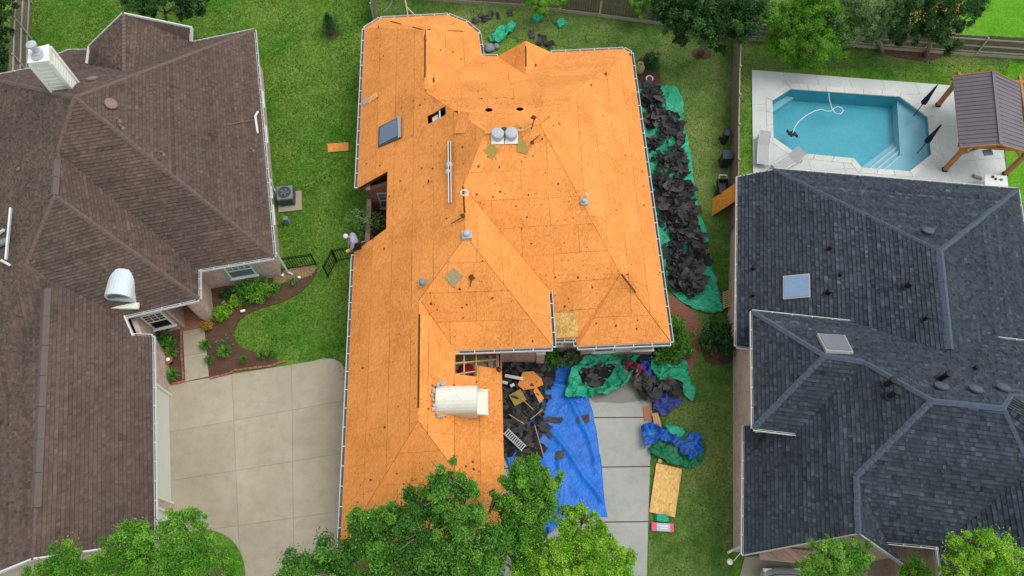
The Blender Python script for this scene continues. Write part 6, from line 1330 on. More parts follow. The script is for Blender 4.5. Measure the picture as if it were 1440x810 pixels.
def prybar(label, fn, a, b, blob):
    r = thing('tear_off_tool', label, 'tool', on(fn, *blob, .05)); m = MB(); m.tube([on(fn, *a, .09), on(fn, *b, .07)], .022, 6); m.build('handle', 'dark_slot', r)
    c = on(fn, *blob, .06); rg = random.Random(int(a[0])); m = MB(); V = [c+Vector((.13*math.cos(k)*rg.uniform(.6, 1.3), .13*math.sin(k)*rg.uniform(.6, 1.3), rg.uniform(0, .1))) for k in (0, 1, 2, 3, 4, 5.2)]; m.mesh(V+[c+Vector((0, 0, .14))], [(k, (k+1) % 6, 6) for k in range(6)]); m.build('head', 'dark_slot', r)
prybar('dark tool with an upright handle beside the grey beige felt', 'S1', (661, 403), (665, 385), (663.5, 391)); prybar('dark tool with a slanting handle just above the lead flue box', 'S1' if False else 'W', (636, 316), (652, 306), (652.5, 305)); prybar('dark tool on the folded olive felt', 'S2', (664, 303), (657, 294), (657, 294)); prybar('forked dark tool lying right of the olive felt piece', 'S2', (759, 190), (748, 199), (748, 202)); prybar('dark tool near the oval felt scrap behind the vents', 'S2', (747, 182), (751, 168), (751, 167)); prybar('dark tool standing between the two round vents', 'S2', (710, 198), (709, 182), (709, 182)); prybar('dark hooked tool at the edge of the garage roof opening', 'GarE', (691, 511), (699, 519), (700, 521))
# tiny scraps and nail marks scattered over the sheathing: nobody could count them
rng = random.Random(77); m = MB()
for fn, n_ in (('W', 170), ('S2', 120), ('Ea', 70), ('N', 60), ('S1', 40), ('GarE', 45), ('E1', 25), ('T', 10), ('GarS', 20)):
    i = hc.info[fn]
    for _ in range(n_):
        t = rng.choices(i['tri'], [abs(area2([V2(p) for p in q]))+.001 for q in i['tri']])[0]; u, v_ = sorted((rng.random(), rng.random())); p = t[0]*u+t[1]*(v_-u)+t[2]*(1-v_)
        if fn == 'W' and inside((p.x, p.y), notch_h): continue
        s = rng.choice((.014, .018, .02, .025, .03, .05)); c = p+i['n']*.04; q = [c+Vector((s*math.cos(a)*rng.uniform(.5, 1.3), s*math.sin(a)*rng.uniform(.5, 1.3), 0)) for a in (0, 1.3, 2.6, 3.9, 5.2)]
        q = [Vector((w_.x, w_.y, c.z-(i['n'].x*(w_.x-c.x)+i['n'].y*(w_.y-c.y))/i['n'].z)) for w_ in q]; m.face(q)
m.build('roof_scraps', 'dark_slot', label='tiny dark scraps and nail bits scattered over the bare sheathing', cat='debris', kind='stuff')
for x, y, fn, s, lb in ((604, 256, 'W', .16, 'small brown felt scrap lying alone on the left slope below the courtyard'), (893, 398, 'Ea', .1, 'small dark scrap beside the right front hip'), (533, 38, 'W', .16, 'brown stick scrap near the rounded roof corner'), (609, 113, 'E1', .16, 'brown twiggy scrap right of the long ridge slot')):
    o = bpy.data.objects.new('felt_scrap', SH[int(x) % 20]); COL.objects.link(o); o.location = on(fn, x, y, .06); o.scale = (s*2.4, s*1.2, s*2); q_ = hc.info[fn]['n'].to_track_quat('Z', 'Y'); o.rotation_euler = q_.to_euler(); meta(o, lb, 'scrap')
# dark split along the right front hip
m = MB(); m.bar(on('Ea', 873, 386, .05), on('Ea', 893, 412, .05), .07, .012); m.build('hip_split', 'dark_slot', hc.roof)
# mast at the rounded end
ms = thing('antenna_mast', 'white mast with a brace standing at the rounded upper eave', 'mast', P(574, 24, 2.75)); a = P(574, 24, 2.75); m = MB(); m.tube([a-Vector((0, 0, .4)), a+Vector((0, 0, 2.2))], .03, 8); m.build('pole', 'white', ms); m = MB(); m.tube([P(584.5, 22.5, 2.7), a+Vector((0, 0, .75))], .025, 8); m.build('brace', 'white', ms)
m = MB(); m.tube([P(x, y, .04) for x, y in ((538, 17), (543, 14), (548, 9), (551, 3), (552, -6))], .035, 6); m.build('hose', 'grey', label='grey hose curving over the grass by the upper left fence', cat='hose')
for x, y, r, lb in ((688, 69.5, .3, 'larger grey boulder by the rounded roof end'), (698, 67, .2, 'smaller grey boulder beside the larger one')):
    me = bmesh.new(); bmesh.ops.create_icosphere(me, subdivisions=3, radius=r)
    for v in me.verts: v.co *= 1+.25*noise.noise(v.co*4+Vector((x, 0, 0))); v.co.z *= .7
    mm = bpy.data.meshes.new('boulder'); me.to_mesh(mm); me.free(); mm.materials.append(M['grey']); mm.polygons.foreach_set('use_smooth', [True]*len(mm.polygons)); o = bpy.data.objects.new('boulder', mm); COL.objects.link(o); p = P(x, y); o.location = (p.x, p.y, r*.4); meta(o, lb, 'boulder')
scatter('dark shingle scrap in the strip on the back lawn near the fence', 'dark scraps on the back lawn near the fence', [(664, 28), (680, 20), (720, 12), (722, 20), (690, 30), (668, 34)], 12, lambda x, y: .02, .35, .9, .2, 14)
scatter('dark shingle scrap behind the small pointed rear gable', 'dark scraps behind the rear gable', [(736, 50), (752, 46), (772, 54), (775, 68), (760, 66), (744, 58)], 10, lambda x, y: .02, .5, 1.1, .2, 15)
# ---- side yard things
b = P(898, 103); ur = thing('garden_urn', 'olive ovoid garden urn at the upper right house corner', 'urn', b); m = MB(); m.lathe(b, [(.12, 0), (.2, .1), (.27, .3), (.27, .5), (.18, .68), (.14, .72), (.17, .78), (.12, .78), (.1, .6)], 18); m.build('urn_body', 'olive', ur, smooth=True)
b = P(912, 116); po = thing('round_planter', 'round planter with a pale rim near the olive urn', 'planter', b); m = MB(); m.lathe(b, [(.14, 0), (.19, .3), (.21, .32), (.21, .36), (.165, .36), (.16, .28)], 18); m.build('pot', 'white', po); m = MB(); m.lathe(b, [(.165, .25), (.16, .31), (.02, .33)], 14); m.build('soil', 'mulch', po)
def bin_(label, x, y, w_, h, rd, cat='bin'):
    b = P(x, y); t_ = thing('wheeled_bin', label, cat, b)
    m = MB()
    if rd: m.lathe(b, [(w_*.42, 0), (w_*.5, h)], 18); bd = m.build('bin_body', 'bin', t_)
    else: q = [b+Vector((a*w_*.42, c*w_*.42, 0)) for a, c in ((-1, -1), (1, -1), (1, 1), (-1, 1))]; q2 = [b+Vector((a*w_*.5, c*w_*.5, h)) for a, c in ((-1, -1), (1, -1), (1, 1), (-1, 1))]; m.hexa(q, q2); bd = bev(m.build('bin_body', 'bin', t_), .03)
    m = MB()
    if rd: m.lathe(b, [(w_*.54, h), (w_*.54, h+.05), (w_*.3, h+.1), (.02, h+.11)], 18)
    else: m.box(b+Vector((0, 0, h)), w_*1.08, w_*1.1, .05)
    m.build('lid', 'bin', t_); m = MB(); m.tube([b+Vector((-w_*.35, w_*.58, h-.05)), b+Vector((-w_*.35, w_*.68, h+.0)), b+Vector((w_*.35, w_*.68, h)), b+Vector((w_*.35, w_*.58, h-.05))], .018, 6); m.build('handle', 'black', t_)
    for s in (-1, 1): m = MB(); m.lathe(b+Vector((s*w_*.42, w_*.45, .1)), [(.1, -.03), (.1, .03)], 12, (1, 0, 0)); m.build('wheel', 'black', t_)
bin_('round dark grey bin by the side fence', 1017, 200, .42, .85, True); bin_('square dark navy bin below the round one at the side fence', 1017, 232, .5, .95, False)
b = P(1014, 270); ct_ = thing('garden_cart', 'dark open cart with a pale handle beside the leaning ochre sheet', 'cart', b)
for a, c, sx, sy in ((0, .42, .52, .04), (0, -.42, .52, .04), (.25, 0, .04, .8), (-.25, 0, .04, .8)): m = MB(); m.box(b+Vector((a, c, .25)), sx, sy, .35); m.build('side_panel', 'black', ct_)
m = MB(); m.box(b+Vector((0, 0, .22)), .5, .84, .04); m.build('floor_panel', 'dgrey', ct_); m = MB(); m.tube([b+Vector((-.2, .45, .55)), b+Vector((-.2, .58, .7)), b+Vector((.2, .58, .7)), b+Vector((.2, .45, .55))], .022, 6); m.build('handle', 'white', ct_)
for s in (-1, 1): m = MB(); m.lathe(b+Vector((s*.29, -.2, .16)), [(.16, -.03), (.16, .03)], 14, (1, 0, 0)); m.build('wheel', 'black', ct_)
# ---- air conditioner, utility post, lamps on the left
b = sum((P(x, y, .8) for x, y in ((389.4, 264.6), (408.3, 261), (411, 277), (391.5, 279.3))), Vector())/4; b.z = .1; rz = .13
ac = thing('air_conditioner', 'grey air conditioner with a round fan on a concrete pad by the left house', 'air conditioner', (b.x, b.y, 0))
m = MB(); m.box((b.x+.1, b.y-.1, .0), 1.2, 1.15, .1, rz); m.build('concrete_pad', 'conc_tan', ac); m = MB(); m.box(b, .78, .78, .7, rz); bev(m.build('cabinet', 'grey', ac), .03)
for k in range(4):
    for j in range(9):
        a_ = rz+k*math.pi/2; o = Vector((math.cos(a_), math.sin(a_), 0))*.395; t_ = Vector((-math.sin(a_), math.cos(a_), 0)); m = MB(); c = b+o+Vector((0, 0, .1+j*.058)); m.bar(c-t_*.35, c+t_*.35, .02, .03); m.build('louvre', 'dgrey', ac)
m = MB(); m.lathe(b+Vector((0, 0, .695)), [(.31, 0), (.33, .02), (.33, .04), (.29, .04), (.29, .012)], 24); m.build('fan_ring', 'dgrey', ac); m = MB(); m.lathe(b+Vector((0, 0, .703)), [(.29, 0), (.02, .004)], 20); m.build('fan_well', 'pipe_blk', ac)
for k in range(5): a_ = k*1.257; m = MB(); c = b+Vector((0, 0, .715)); d = Vector((math.cos(a_), math.sin(a_), 0)); s = Vector((-d.y, d.x, 0)); m.face([c+d*.05-s*.02, c+d*.22-s*.05, c+d*.23+s*.07+Vector((0, 0, .015)), c+d*.05+s*.03]); m.build('fan_blade', 'grey', ac)
for r in (.1, .17, .235): m = MB(); m.tube([b+Vector((r*math.cos(k*.314), r*math.sin(k*.314), .742)) for k in range(21)], .006, 4); m.build('fan_guard', 'dgrey', ac)
m = MB(); m.tube([b+Vector((-.3, .1, .3)), b+Vector((-.6, .2, .3)), b+Vector((-.7, .25, .6))], .03, 6); m.build('pipe', 'black', ac)
b = P(404.5, 313); ut = thing('utility_pedestal', 'small grey utility pedestal below the air conditioner', 'pedestal', b); m = MB(); m.hexa([b+Vector((a*.14, c*.12, 0)) for a, c in ((-1, -1), (1, -1), (1, 1), (-1, 1))], [b+Vector((a*.1, c*.09, .42)) for a, c in ((-1, -1), (1, -1), (1, 1), (-1, 1))]); bev(m.build('casing', 'grey', ut), .02); m = MB(); m.box(b+Vector((0, 0, .42)), .24, .22, .05); bev(m.build('lid', 'grey', ut), .015)
b = P(243, 511); lp_ = thing('path_lamp', 'path lamp with a glowing white round top in the narrow entry bed', 'lamp', b); m = MB(); m.tube([b, b+Vector((0, 0, .5))], .04, 8); m.build('post', 'black', lp_); m = MB(); m.lathe(b+Vector((0, 0, .48)), [(.17, 0), (.19, .03), (.12, .07)], 16); m.build('hood', 'terra', lp_); m = MB(); m.lathe(b+Vector((0, 0, .55)), [(.09, 0), (.1, .03), (.05, .07), (.01, .08)], 14); m.build('lamp_glass', 'lampglass', lp_)
for x, y, lb, rz_ in ((343, 439, 'low white box light lying in the mulch under the lime shrubs', .2), (399, 389, 'white spot light at the left house corner by the gravel', .9), (422, 392, 'white round light at the gravel edge near the iron fence', 0)):
    b = P(x, y); t_ = thing('garden_light', lb, 'light', b); m = MB(); m.tube([b, b+Vector((0, 0, .14))], .02, 6); m.build('stake', 'black', t_); m = MB(); m.box(b+Vector((0, 0, .12)), .24 if x == 343 else .15, .12, .1, rz_); bev(m.build('lamp_head', 'lampglass', t_), .03)
# ---- poolside
def umbrella(label, px, py):
    b = P(px, py, LZ); u = thing('closed_umbrella', label, 'umbrella', b, 'closed umbrellas over the pool shelf'); m = MB(); m.tube([b, b+Vector((0, 0, 2.55))], .024, 8); m.build('pole', 'black', u)
    m = MB(); n = 16; V = []; Fc = []; prof = [(.035, 2.52), (.06, 2.3), (.085, 1.95), (.12, 1.6), (.15, 1.3), (.17, 1.12), (.10, 1.05)]
    for r, z in prof:
        for k in range(n): a = 2*math.pi*k/n; rr = r*(1 if k % 2 else .68); V.append(b+Vector((rr*math.cos(a), rr*math.sin(a), z)))
    for i in range(len(prof)-1):
        for k in range(n): Fc.append((i*n+k, i*n+(k+1) % n, (i+1)*n+(k+1) % n, (i+1)*n+k))
    m.mesh(V, Fc); m.build('canopy', 'navy', u); m = MB(); m.lathe(b+Vector((0, 0, 1.4)), [(.14, 0), (.15, .03), (.14, .06)], 12); m.build('tie', 'navy', u); m = MB(); m.lathe(b+Vector((0, 0, 2.5)), [(.03, 0), (.02, .07), (.005, .1)], 8); m.build('finial', 'black', u)
umbrella('closed navy umbrella nearer the back edge of the pool shelf', 1285, 162.5); umbrella('closed navy umbrella nearer the blue roof on the pool shelf', 1289.5, 216)
def lounger(label, a, b, rz=None):
    p, q = P(*a, .06), P(*b, .06); d = (q-p); L = d.length; d.normalize(); s = Vector((-d.y, d.x, 0)); t_ = thing('sun_lounger', label, 'sun lounger', p, 'sun loungers on the pool deck'); up = Vector((0, 0, 1)); w_ = .3
    hinge = p+d*L*.62+up*.3; head = p+d*L*.98+up*.62
    for sg in (-1, 1):
        m = MB(); m.bar(p+s*sg*w_+up*.3, p+d*L*.97+s*sg*w_+up*.3, .04, .05); m.build('side_rail', 'alu', t_)
        for f in (.08, .9): m = MB(); m.tube([p+d*L*f+s*sg*w_+up*.28, p+d*L*f+s*sg*(w_+.03)], .02, 6); m.build('leg', 'alu', t_)
    m = MB(); m.mesh([p+s*w_*.93+up*.32, p-s*w_*.93+up*.32, hinge-s*w_*.93+up*.02, hinge+s*w_*.93+up*.02], [(0, 1, 2, 3)]); m.mesh([p+s*w_*.93+up*.31, p-s*w_*.93+up*.31, hinge-s*w_*.93+up*.01, hinge+s*w_*.93+up*.01], [(3, 2, 1, 0)]); m.build('seat', 'felt_sling', t_)
    m = MB(); m.mesh([hinge+s*w_*.93+up*.02, hinge-s*w_*.93+up*.02, head-s*w_*.93, head+s*w_*.93], [(0, 1, 2, 3)]); m.mesh([hinge+s*w_*.93+up*.01, hinge-s*w_*.93+up*.01, head-s*w_*.93-up*.01, head+s*w_*.93-up*.01], [(3, 2, 1, 0)]); m.build('backrest', 'felt_sling', t_)
    m = MB(); m.tube([hinge+s*w_, head+s*w_, head-s*w_, hinge-s*w_], .018, 6); m.build('back_frame', 'alu', t_)
M['felt_sling'] = rnd_noise('sling_fabric', lin((158, 160, 158)), lin((178, 180, 178)), 5, 60, .9, .2)
lounger('sun lounger lying parallel to the left edge of the pool deck', (1070.5, 236), (1072, 193)); lounger('sun lounger turned toward the pool beside the parallel one', (1088, 242), (1124, 220))
tb = thing('folding_table', 'white folding table with small items under the pergola corner', 'table', P(1404, 258)); tc = P(1402, 254, .0)
q = [P(x, y, .74) for x, y in ((1384.5, 245), (1416.5, 247), (1418, 262), (1385, 260))]; m = MB(); m.hexa([v-Vector((0, 0, .05)) for v in q[::-1]], q[::-1]); bev(m.build('tabletop', 'white', tb), .02)
for v in q: c = tc.lerp(Vector((v.x, v.y, 0)), .85); m = MB(); m.tube([Vector((c.x, c.y, .05)), Vector((c.x, c.y, .7))], .02, 6); m.build('leg', 'alu', tb)
for x, y, mt, sz, lb, ct in ((1396, 249, 'redshirt', .14, 'small dark red item on the white folding table', 'item'), (1400, 252, 'navy', .12, 'small navy item on the white folding table', 'item'), (1408, 253, 'leaf_spike', .14, 'small lime green item on the white folding table', 'item')):
    c = P(x, y, .745); m = MB(); m.lathe(c, [(sz*.5, 0), (sz*.55, sz*.3), (sz*.35, sz*.55), (.01, sz*.6)], 10); o = m.build('small_pouch', mt, label=lb, cat='pouch'); 
    if mt == 'leaf_spike': o.data.materials[0] = M['tarp_green']
m = MB(); c = P(1374, 250, .06); m.box(c, .42, .16, .1, -.35); m.box(c+Vector((-.22, .1, .02)), .12, .08, .14, -.35); bev(m.build('vacuum_head', 'grey', label='grey pool vacuum head on the deck left of the folding table', cat='tool'), .02)
cl = thing('pool_cleaner', 'dark pool cleaner robot under the white floating hose', 'pool cleaner', P(1113, 188, -1.0)); c = P(1113.5, 189, -.25); m = MB(); m.box(c, .34, .3, .13, .4); bev(m.build('robot_body', 'black', cl), .03)
for s in (-1, 1): m = MB(); m.box(c+Vector((s*.19, -s*.08, -.02)), .06, .3, .16, .4); m.build('track', 'navy', cl)
hp = smooth_loop([(0, 0)]*3, 0); m = MB(); HP_ = [(1115, 187), (1118, 178), (1124, 170), (1134, 162), (1146, 156), (1155, 153.5), (1163, 156.5), (1169, 156), (1173, 152), (1178, 150), (1184, 152), (1186, 156), (1182, 160.5), (1175, 159.5), (1170, 153), (1168, 146), (1166, 139), (1165.5, 131)]
m.tube([P(x, y, -.07) for x, y in HP_], .024, 6); m.build('hose', 'white', label='white hose looping over the pool water', cat='hose')
# ---- pergola
pg = thing('pergola', 'cedar pergola with a mauve metal gable roof at the pool deck end', 'pergola', (24.2, 24.3, 0))
we0, we1, ee0, ee1 = P(1339, 108, 2.3), P(1349, 208, 2.3), P(1434, 119, 2.3), P(1441, 214, 2.3); r0, r1 = P(1396, 101, 2.95), P(1407, 204, 2.95); up = Vector((0, 0, 1))
def slope(a0, a1, b0, b1, nm):
    m = MB(); m.hexa([a0, a1, b1, b0][::1], [a0+up*.03, a1+up*.03, b1+up*.03, b0+up*.03]); o = m.build(nm, 'metalroof_w', pg)
    k = int((a1-a0).length/.24)
    for j in range(k+1): mm = MB(); t = j/k; mm.bar(a0.lerp(a1, t)+up*.045, b0.lerp(b1, t)+up*.045, .035, .03); mm.build('roof_rib', 'metalroof_w', o)
slope(we1, we0, r1, r0, 'roof_slope'); slope(ee0, ee1, r0, r1, 'roof_slope')
m = MB(); m.bar(r0+up*.06, r1+up*.06, .16, .04); m.build('ridge_cap', 'metalroof_w', pg)
W = (we1-we0).normalized(); pos = [(we0.lerp(we1, .14)+Vector((.43, 0, 0))), (we0.lerp(we1, .93)+Vector((.42, 0, 0))), (ee0.lerp(ee1, .14)-Vector((.43, 0, 0))), (ee0.lerp(ee1, .93)-Vector((.3, 0, 0)))]
pos[0] = P(1318, 149); pos[1] = P(1327, 240); pos[3] = P(1412, 246); pos[2] = pos[0]+(pos[3]-pos[1])
for q in pos:
    q = Vector((q.x, q.y, .045)); m = MB(); m.box(q, .2, .2, 2.32, -.15); po_ = m.build('post', 'cedar', pg); m = MB(); m.box(q, .24, .24, .12, -.15); m.build('post_foot', 'black', po_)
for i, j in ((0, 1), (2, 3), (1, 3), (0, 2)):
    a, b = Vector((pos[i].x, pos[i].y, 2.25)), Vector((pos[j].x, pos[j].y, 2.25)); d = (b-a).normalized(); m = MB(); m.bar(a-d*.4, b+d*.4, .12, .2); m.build('beam', 'cedar', pg)
    for e, sg in ((a, 1), (b, -1)): m = MB(); m.bar(e+d*sg*.0+up*-.75, e+d*sg*.7+up*-.06, .09, .1); m.build('brace', 'cedar', pg)
for t in (.93, .14):
    a, b, r = we0.lerp(we1, t), ee0.lerp(ee1, t), r0.lerp(r1, t)
    for e in (a, b): m = MB(); m.bar(e-up*.08, r-up*.08, .07, .13); m.build('rafter', 'cedar', pg)
    m = MB(); m.bar(a.lerp(b, .5)-up*.02, r-up*.12, .1, .1); m.build('king_post', 'cedar', pg)
for a, b in ((we0, r0), (r0, ee0), (we1, r1), (r1, ee1)): m = MB(); m.bar(a+up*.01, b+up*.01, .04, .12); m.build('fascia', 'cedar', pg)
c = P(1383, 215, 2.1); m = MB(); m.bar(c, P(1395, 214, 2.1), .3, .08); m.build('heater', 'grey', pg)
# ---- silver car at the right garage
cx = P(1095, 818); car = thing('parked_car', 'silver car parked under the right garage eave, only its end showing', 'car', (cx.x, cx.y-.9, 0))
cyv = [(-.9, .35, .55), (-.93, .6, .8), (-.8, .95, .84), (0, 0, 0)]
V = []; Fc = []; secs = [(0, .62, .35, .62), (.12, .82, .32, .82), (.5, .88, .3, .92), (1.1, .9, .3, 1.02), (1.7, .9, .3, 1.05), (3.2, .9, .3, 1.05), (3.9, .88, .3, .98), (4.3, .78, .34, .8)]
base = Vector((cx.x, cx.y+.55, 0)); nsec = 12
for (y, hw, zl, zh) in secs:
    for k in range(nsec):
        t = math.pi*k/(nsec-1); x = -math.copysign(abs(math.cos(t))**.45, math.cos(t))*hw; z = zl+(zh-zl)*(math.sin(t)**.45); V.append(base+Vector((x, -y, z)))
for i in range(len(secs)-1):
    for k in range(nsec-1): Fc.append((i*nsec+k, i*nsec+k+1, (i+1)*nsec+k+1, (i+1)*nsec+k))
Fc += [tuple(range(nsec))[::-1], tuple(range((len(secs)-1)*nsec, len(secs)*nsec))]
m = MB(); m.mesh(V, Fc); bd = m.build('body', 'carpaint', car, smooth=True); sbm = bd.modifiers.new('sub', 'SUBSURF'); sbm.levels = 1; sbm.render_levels = 2
V = []; Fc = []; cs_ = [(1.15, .72, .95, 1.0), (1.75, .68, .95, 1.42), (2.9, .66, .95, 1.46), (3.5, .7, .95, 1.02)]
for (y, hw, zl, zh) in cs_:
    for k in range(nsec):
        t = math.pi*k/(nsec-1); x = -math.copysign(abs(math.cos(t))**.5, math.cos(t))*hw; z = zl+(zh-zl)*(math.sin(t)**.5); V.append(base+Vector((x, -y, z)))
for i in range(3):
    for k in range(nsec-1): Fc.append((i*nsec+k, i*nsec+k+1, (i+1)*nsec+k+1, (i+1)*nsec+k))
m = MB(); m.mesh(V, Fc); m.build('windows', 'pane_dk', car, smooth=True)
m = MB(); m.box(base+Vector((0, -2.3, 1.44)), 1.15, 1.1, .035); bev(m.build('roof_panel', 'carpaint', car), .03)
for s in (-1, 1):
    m = MB(); m.box(base+Vector((s*.62, -.14, .62)), .36, .14, .13); bev(m.build('headlight', 'lampglass', car), .03); m = MB(); m.box(base+Vector((s*.98, -1.35, .95)), .18, .12, .12); bev(m.build('mirror', 'carpaint', car), .03)
    for y in (.85, 3.4): m = MB(); m.lathe(base+Vector((s*.8, -y, .33)), [(.33, -.1), (.33, .1)], 20, (1, 0, 0)); wh = m.build('wheel', 'black', car); m = MB(); m.lathe(base+Vector((s*.8, -y, .33)), [(.2, -.11), (.2, .11)], 14, (1, 0, 0)); m.build('rim', 'alu', wh)
m = MB(); m.bar(base+Vector((-.8, -.06, .42)), base+Vector((.8, -.06, .42)), .1, .1); m.build('bumper', 'grey', car)
m = MB(); m.tube([base+Vector((x, -.32-.0*x-(.9*abs(x))**3*.4, .9+.03*(1-abs(x)))) for x in (-.8, -.6, -.4, -.2, 0, .2, .4, .6, .8)], .016, 5); m.build('bonnet_seam', 'black', car)
# ---- people
def skin(name, verts, edges, mat, parent, root=0, sub=2):
    off = wloc(parent); me = bpy.data.meshes.new(name); me.from_pydata([tuple(Vector(v[0])-off) for v in verts], edges, []); me.materials.append(M[mat]); o = bpy.data.objects.new(name, me); COL.objects.link(o); o.parent = parent
    md = o.modifiers.new('skin', 'SKIN'); md.use_smooth_shade = True; s = o.modifiers.new('sub', 'SUBSURF'); s.levels = sub; s.render_levels = sub
    for i, v in enumerate(verts): me.skin_vertices[0].data[i].radius = (v[1], v[2] if len(v) > 2 else v[1]); me.skin_vertices[0].data[i].use_root = (i == root)
    return o
def person(label, J, top, legs, head_mat, hood=False):
    """J: world joints pelvis, chest, neck, head, shoulders, elbows, hands, hips, knees, ankles, toes (left/right pairs)"""
    root = thing('person', label, 'person', (J['ankle'][0]+J['ankle'][1])/2); v = []; e = []
    def add(p, r, par=None, r2=None): v.append((p, r, r2 or r)); i = len(v)-1; (e.append((par, i)) if par is not None else None); return i
    pe = add(J['pelvis'], .13, None, .1); ch = add(J['chest'], .15, pe, .11); nk = add(J['neck'], .055, ch); hd = add(J['head'], .085, nk, .095); add(J['head']+(J['head']-J['neck']).normalized()*.1, .07, hd)
    face = J['face'].normalized(); add(J['head']+face*.1, .02, hd)
    for s in (0, 1):
        sh = add(J['shoulder'][s], .065, ch); el = add(J['elbow'][s], .045, sh); wr_ = add(J['hand'][s], .032, el); dd = (J['hand'][s]-J['elbow'][s]).normalized(); pm = add(J['hand'][s]+dd*.07, .038, wr_, .02)
        sd = dd.cross(Vector((0, 0, 1))); sd = sd.normalized() if sd.length > .1 else Vector((1, 0, 0)); dn = Vector((0, 0, -.02))
        for k, l in enumerate((.065, .08, .075, .06)): b_ = add(J['hand'][s]+dd*.10+sd*(k-1.5)*.02, .010, pm); t_ = add(J['hand'][s]+dd*(.10+l*.6)+sd*(k-1.5)*.022+dn, .009, b_); add(J['hand'][s]+dd*(.10+l)+sd*(k-1.5)*.022+dn*2.4, .008, t_)
        tb_ = add(J['hand'][s]+dd*.05+sd*.05+dn*.5, .011, pm); add(J['hand'][s]+dd*.1+sd*.07+dn, .009, tb_)
        hi = add(J['hip'][s], .085, pe); kn_ = add(J['knee'][s], .058, hi); an = add(J['ankle'][s], .04, kn_); add(J['toe'][s], .035, an)
    skin('body', v, e, 'skin', root)
    tv = []; te = []; o = .028
    def a2(p, r, par=None, r2=None): tv.append((p, r, r2 or r)); i = len(tv)-1; (te.append((par, i)) if par is not None else None); return i
    p_ = a2(J['pelvis'].lerp(J['chest'], .12), .17, None, .15); c_ = a2(J['chest'], .21, p_, .18); a2(J['neck'].lerp(J['chest'], .25), .085, c_)
    for s in (0, 1): s_ = a2(J['shoulder'][s], .105, c_); el_ = a2(J['elbow'][s], .08, s_); a2(J['elbow'][s].lerp(J['hand'][s], .85), .05, el_)
    skin('top', tv, te, top, root)
    tv = []; te = []; p_ = a2(J['pelvis'], .155, None, .13)
    for s in (0, 1): h_ = a2(J['hip'][s], .105, p_); k_ = a2(J['knee'][s], .08, h_); a2(J['knee'][s].lerp(J['ankle'][s], .92), .06, k_)
    skin('trousers', tv, te, legs, root)
    for s in (0, 1): m = MB(); m.tube([J['ankle'][s]+Vector((0, 0, -.03)), J['ankle'][s].lerp(J['toe'][s], .6)+Vector((0, 0, -.03)), J['toe'][s]+Vector((0, 0, -.02))], [.05, .052, .038], 8); m.build('shoe', 'black', root, smooth=True)
    n = (J['head']-J['neck']).normalized(); hq = J['head']+n*.045-face*.025; m = MB(); m.lathe(hq, [(.105, -.06), (.118, .0), (.108, .06), (.07, .1), (.015, .115)], 14, n+face*-.25); m.build('hood' if hood else 'hair', head_mat, root, smooth=True)
    sdv = face.cross(n).normalized()
    for s in (-1, 1): m = MB(); m.lathe(J['head']+face*.095+sdv*s*.032+n*.02, [(.012, -.008), (.012, .008)], 6, face); m.build('eye', 'black', root)
    m = MB(); m.bar(J['head']+face*.1+sdv*-.022-n*.04, J['head']+face*.1+sdv*.022-n*.04, .012, .012); m.build('mouth', 'redshirt', root)
    return root
def at(x, y, z): return P(x, y, z)
r0_ = on('W', 506, 346, .0); ez = r0_.z
pel = Vector((r0_.x-.02, r0_.y-.02, ez+.42)); fw_ = Vector((-.75, -.1, 0)).normalized(); rt = Vector((fw_.y, -fw_.x, 0)); U_ = Vector((0, 0, 1))
ch0 = pel+U_*.36+fw_*.16; nk0 = ch0+U_*.16+fw_*.12; hd0 = nk0+U_*.1+fw_*.12
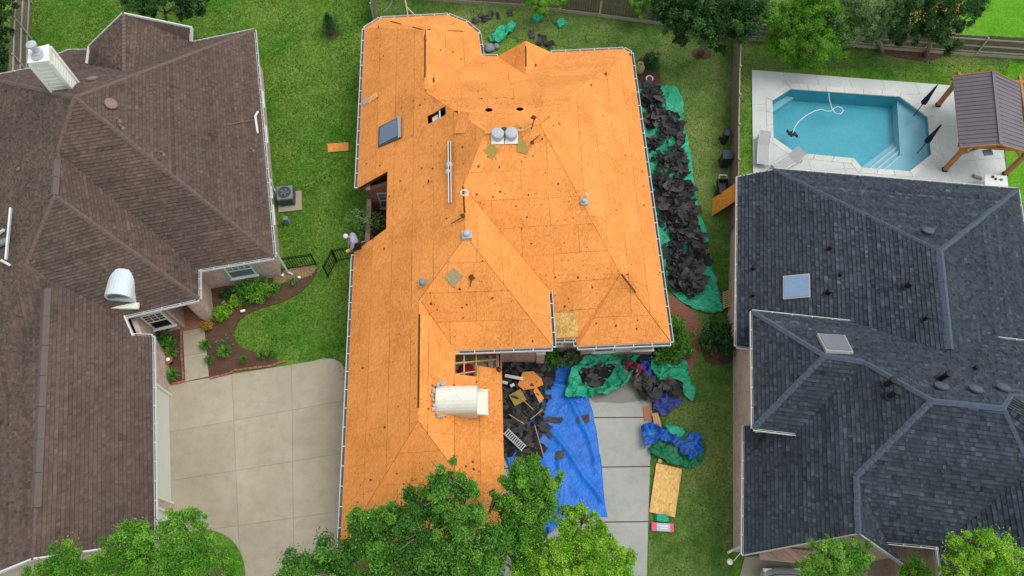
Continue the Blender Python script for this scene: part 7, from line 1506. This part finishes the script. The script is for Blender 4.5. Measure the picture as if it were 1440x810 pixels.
J = dict(pelvis=pel, chest=ch0, neck=nk0, head=hd0, face=fw_*.8-U_*.6, shoulder=(ch0+rt*.21+U_*.06, ch0-rt*.21+U_*.06), elbow=(ch0+rt*.3+fw_*.12-U_*.2, ch0-rt*.32+fw_*.08-U_*.24), hand=(pel+fw_*.42+rt*.05-U_*.18-Vector((0, .1, 0)), pel+fw_*.40-rt*.14-U_*.2-Vector((0, .12, 0))),
         hip=(pel+rt*.1-U_*.02, pel-rt*.1-U_*.02), knee=(pel+rt*.16+fw_*.26-U_*.36, pel-rt*.18+fw_*.2-U_*.34), ankle=(pel+rt*.14-fw_*.18-U_*.3, pel-rt*.14-fw_*.18-U_*.28), toe=(pel+rt*.14-fw_*.32-U_*.26, pel-rt*.14-fw_*.32-U_*.24))
person('person in a grey hooded top and pale hood kneeling at the left roof edge', J, 'hoodie', 'black', 'cap', True)
ht = J['hand'][1]+fw_*.06; tl = thing('nail_gun', 'yellow tool held by the worker at the roof edge', 'tool', ht); m = MB(); m.box(ht+Vector((0, -.02, -.08)), .2, .12, .14, .4); bev(m.build('tool_body', 'yellow', tl), .02); m = MB(); m.bar(ht+Vector((.05, -.08, -.02)), ht+Vector((.16, -.16, -.04)), .06, .08); m.build('magazine', 'black', tl)
b = P(886.5, 524); fw_ = Vector((-.25, -.95, 0)).normalized(); rt = Vector((fw_.y, -fw_.x, 0)); pel = b+U_*.92; ch0 = pel+U_*.42+fw_*.1; nk0 = ch0+U_*.18+fw_*.06; hd0 = nk0+U_*.14+fw_*.05
J = dict(pelvis=pel, chest=ch0, neck=nk0, head=hd0, face=fw_-U_*.45, shoulder=(ch0+rt*.22+U_*.07, ch0-rt*.22+U_*.07), elbow=(ch0+rt*.33-U_*.2+fw_*.05, ch0-rt*.33-U_*.2+fw_*.05), hand=(ch0+rt*.27-U_*.36+fw_*.24, ch0-rt*.27-U_*.36+fw_*.24),
         hip=(pel+rt*.1-U_*.03, pel-rt*.1-U_*.03), knee=(b+rt*.12+U_*.5+fw_*.05, b-rt*.14+U_*.5+fw_*.02), ankle=(b+rt*.13+U_*.09, b-rt*.16+U_*.09-fw_*.06), toe=(b+rt*.15+U_*.05+fw_*.18, b-rt*.19+U_*.05+fw_*.12))
person('person in a dark red shirt standing by the front corner tarps', J, 'redshirt', 'jeans', 'hair')
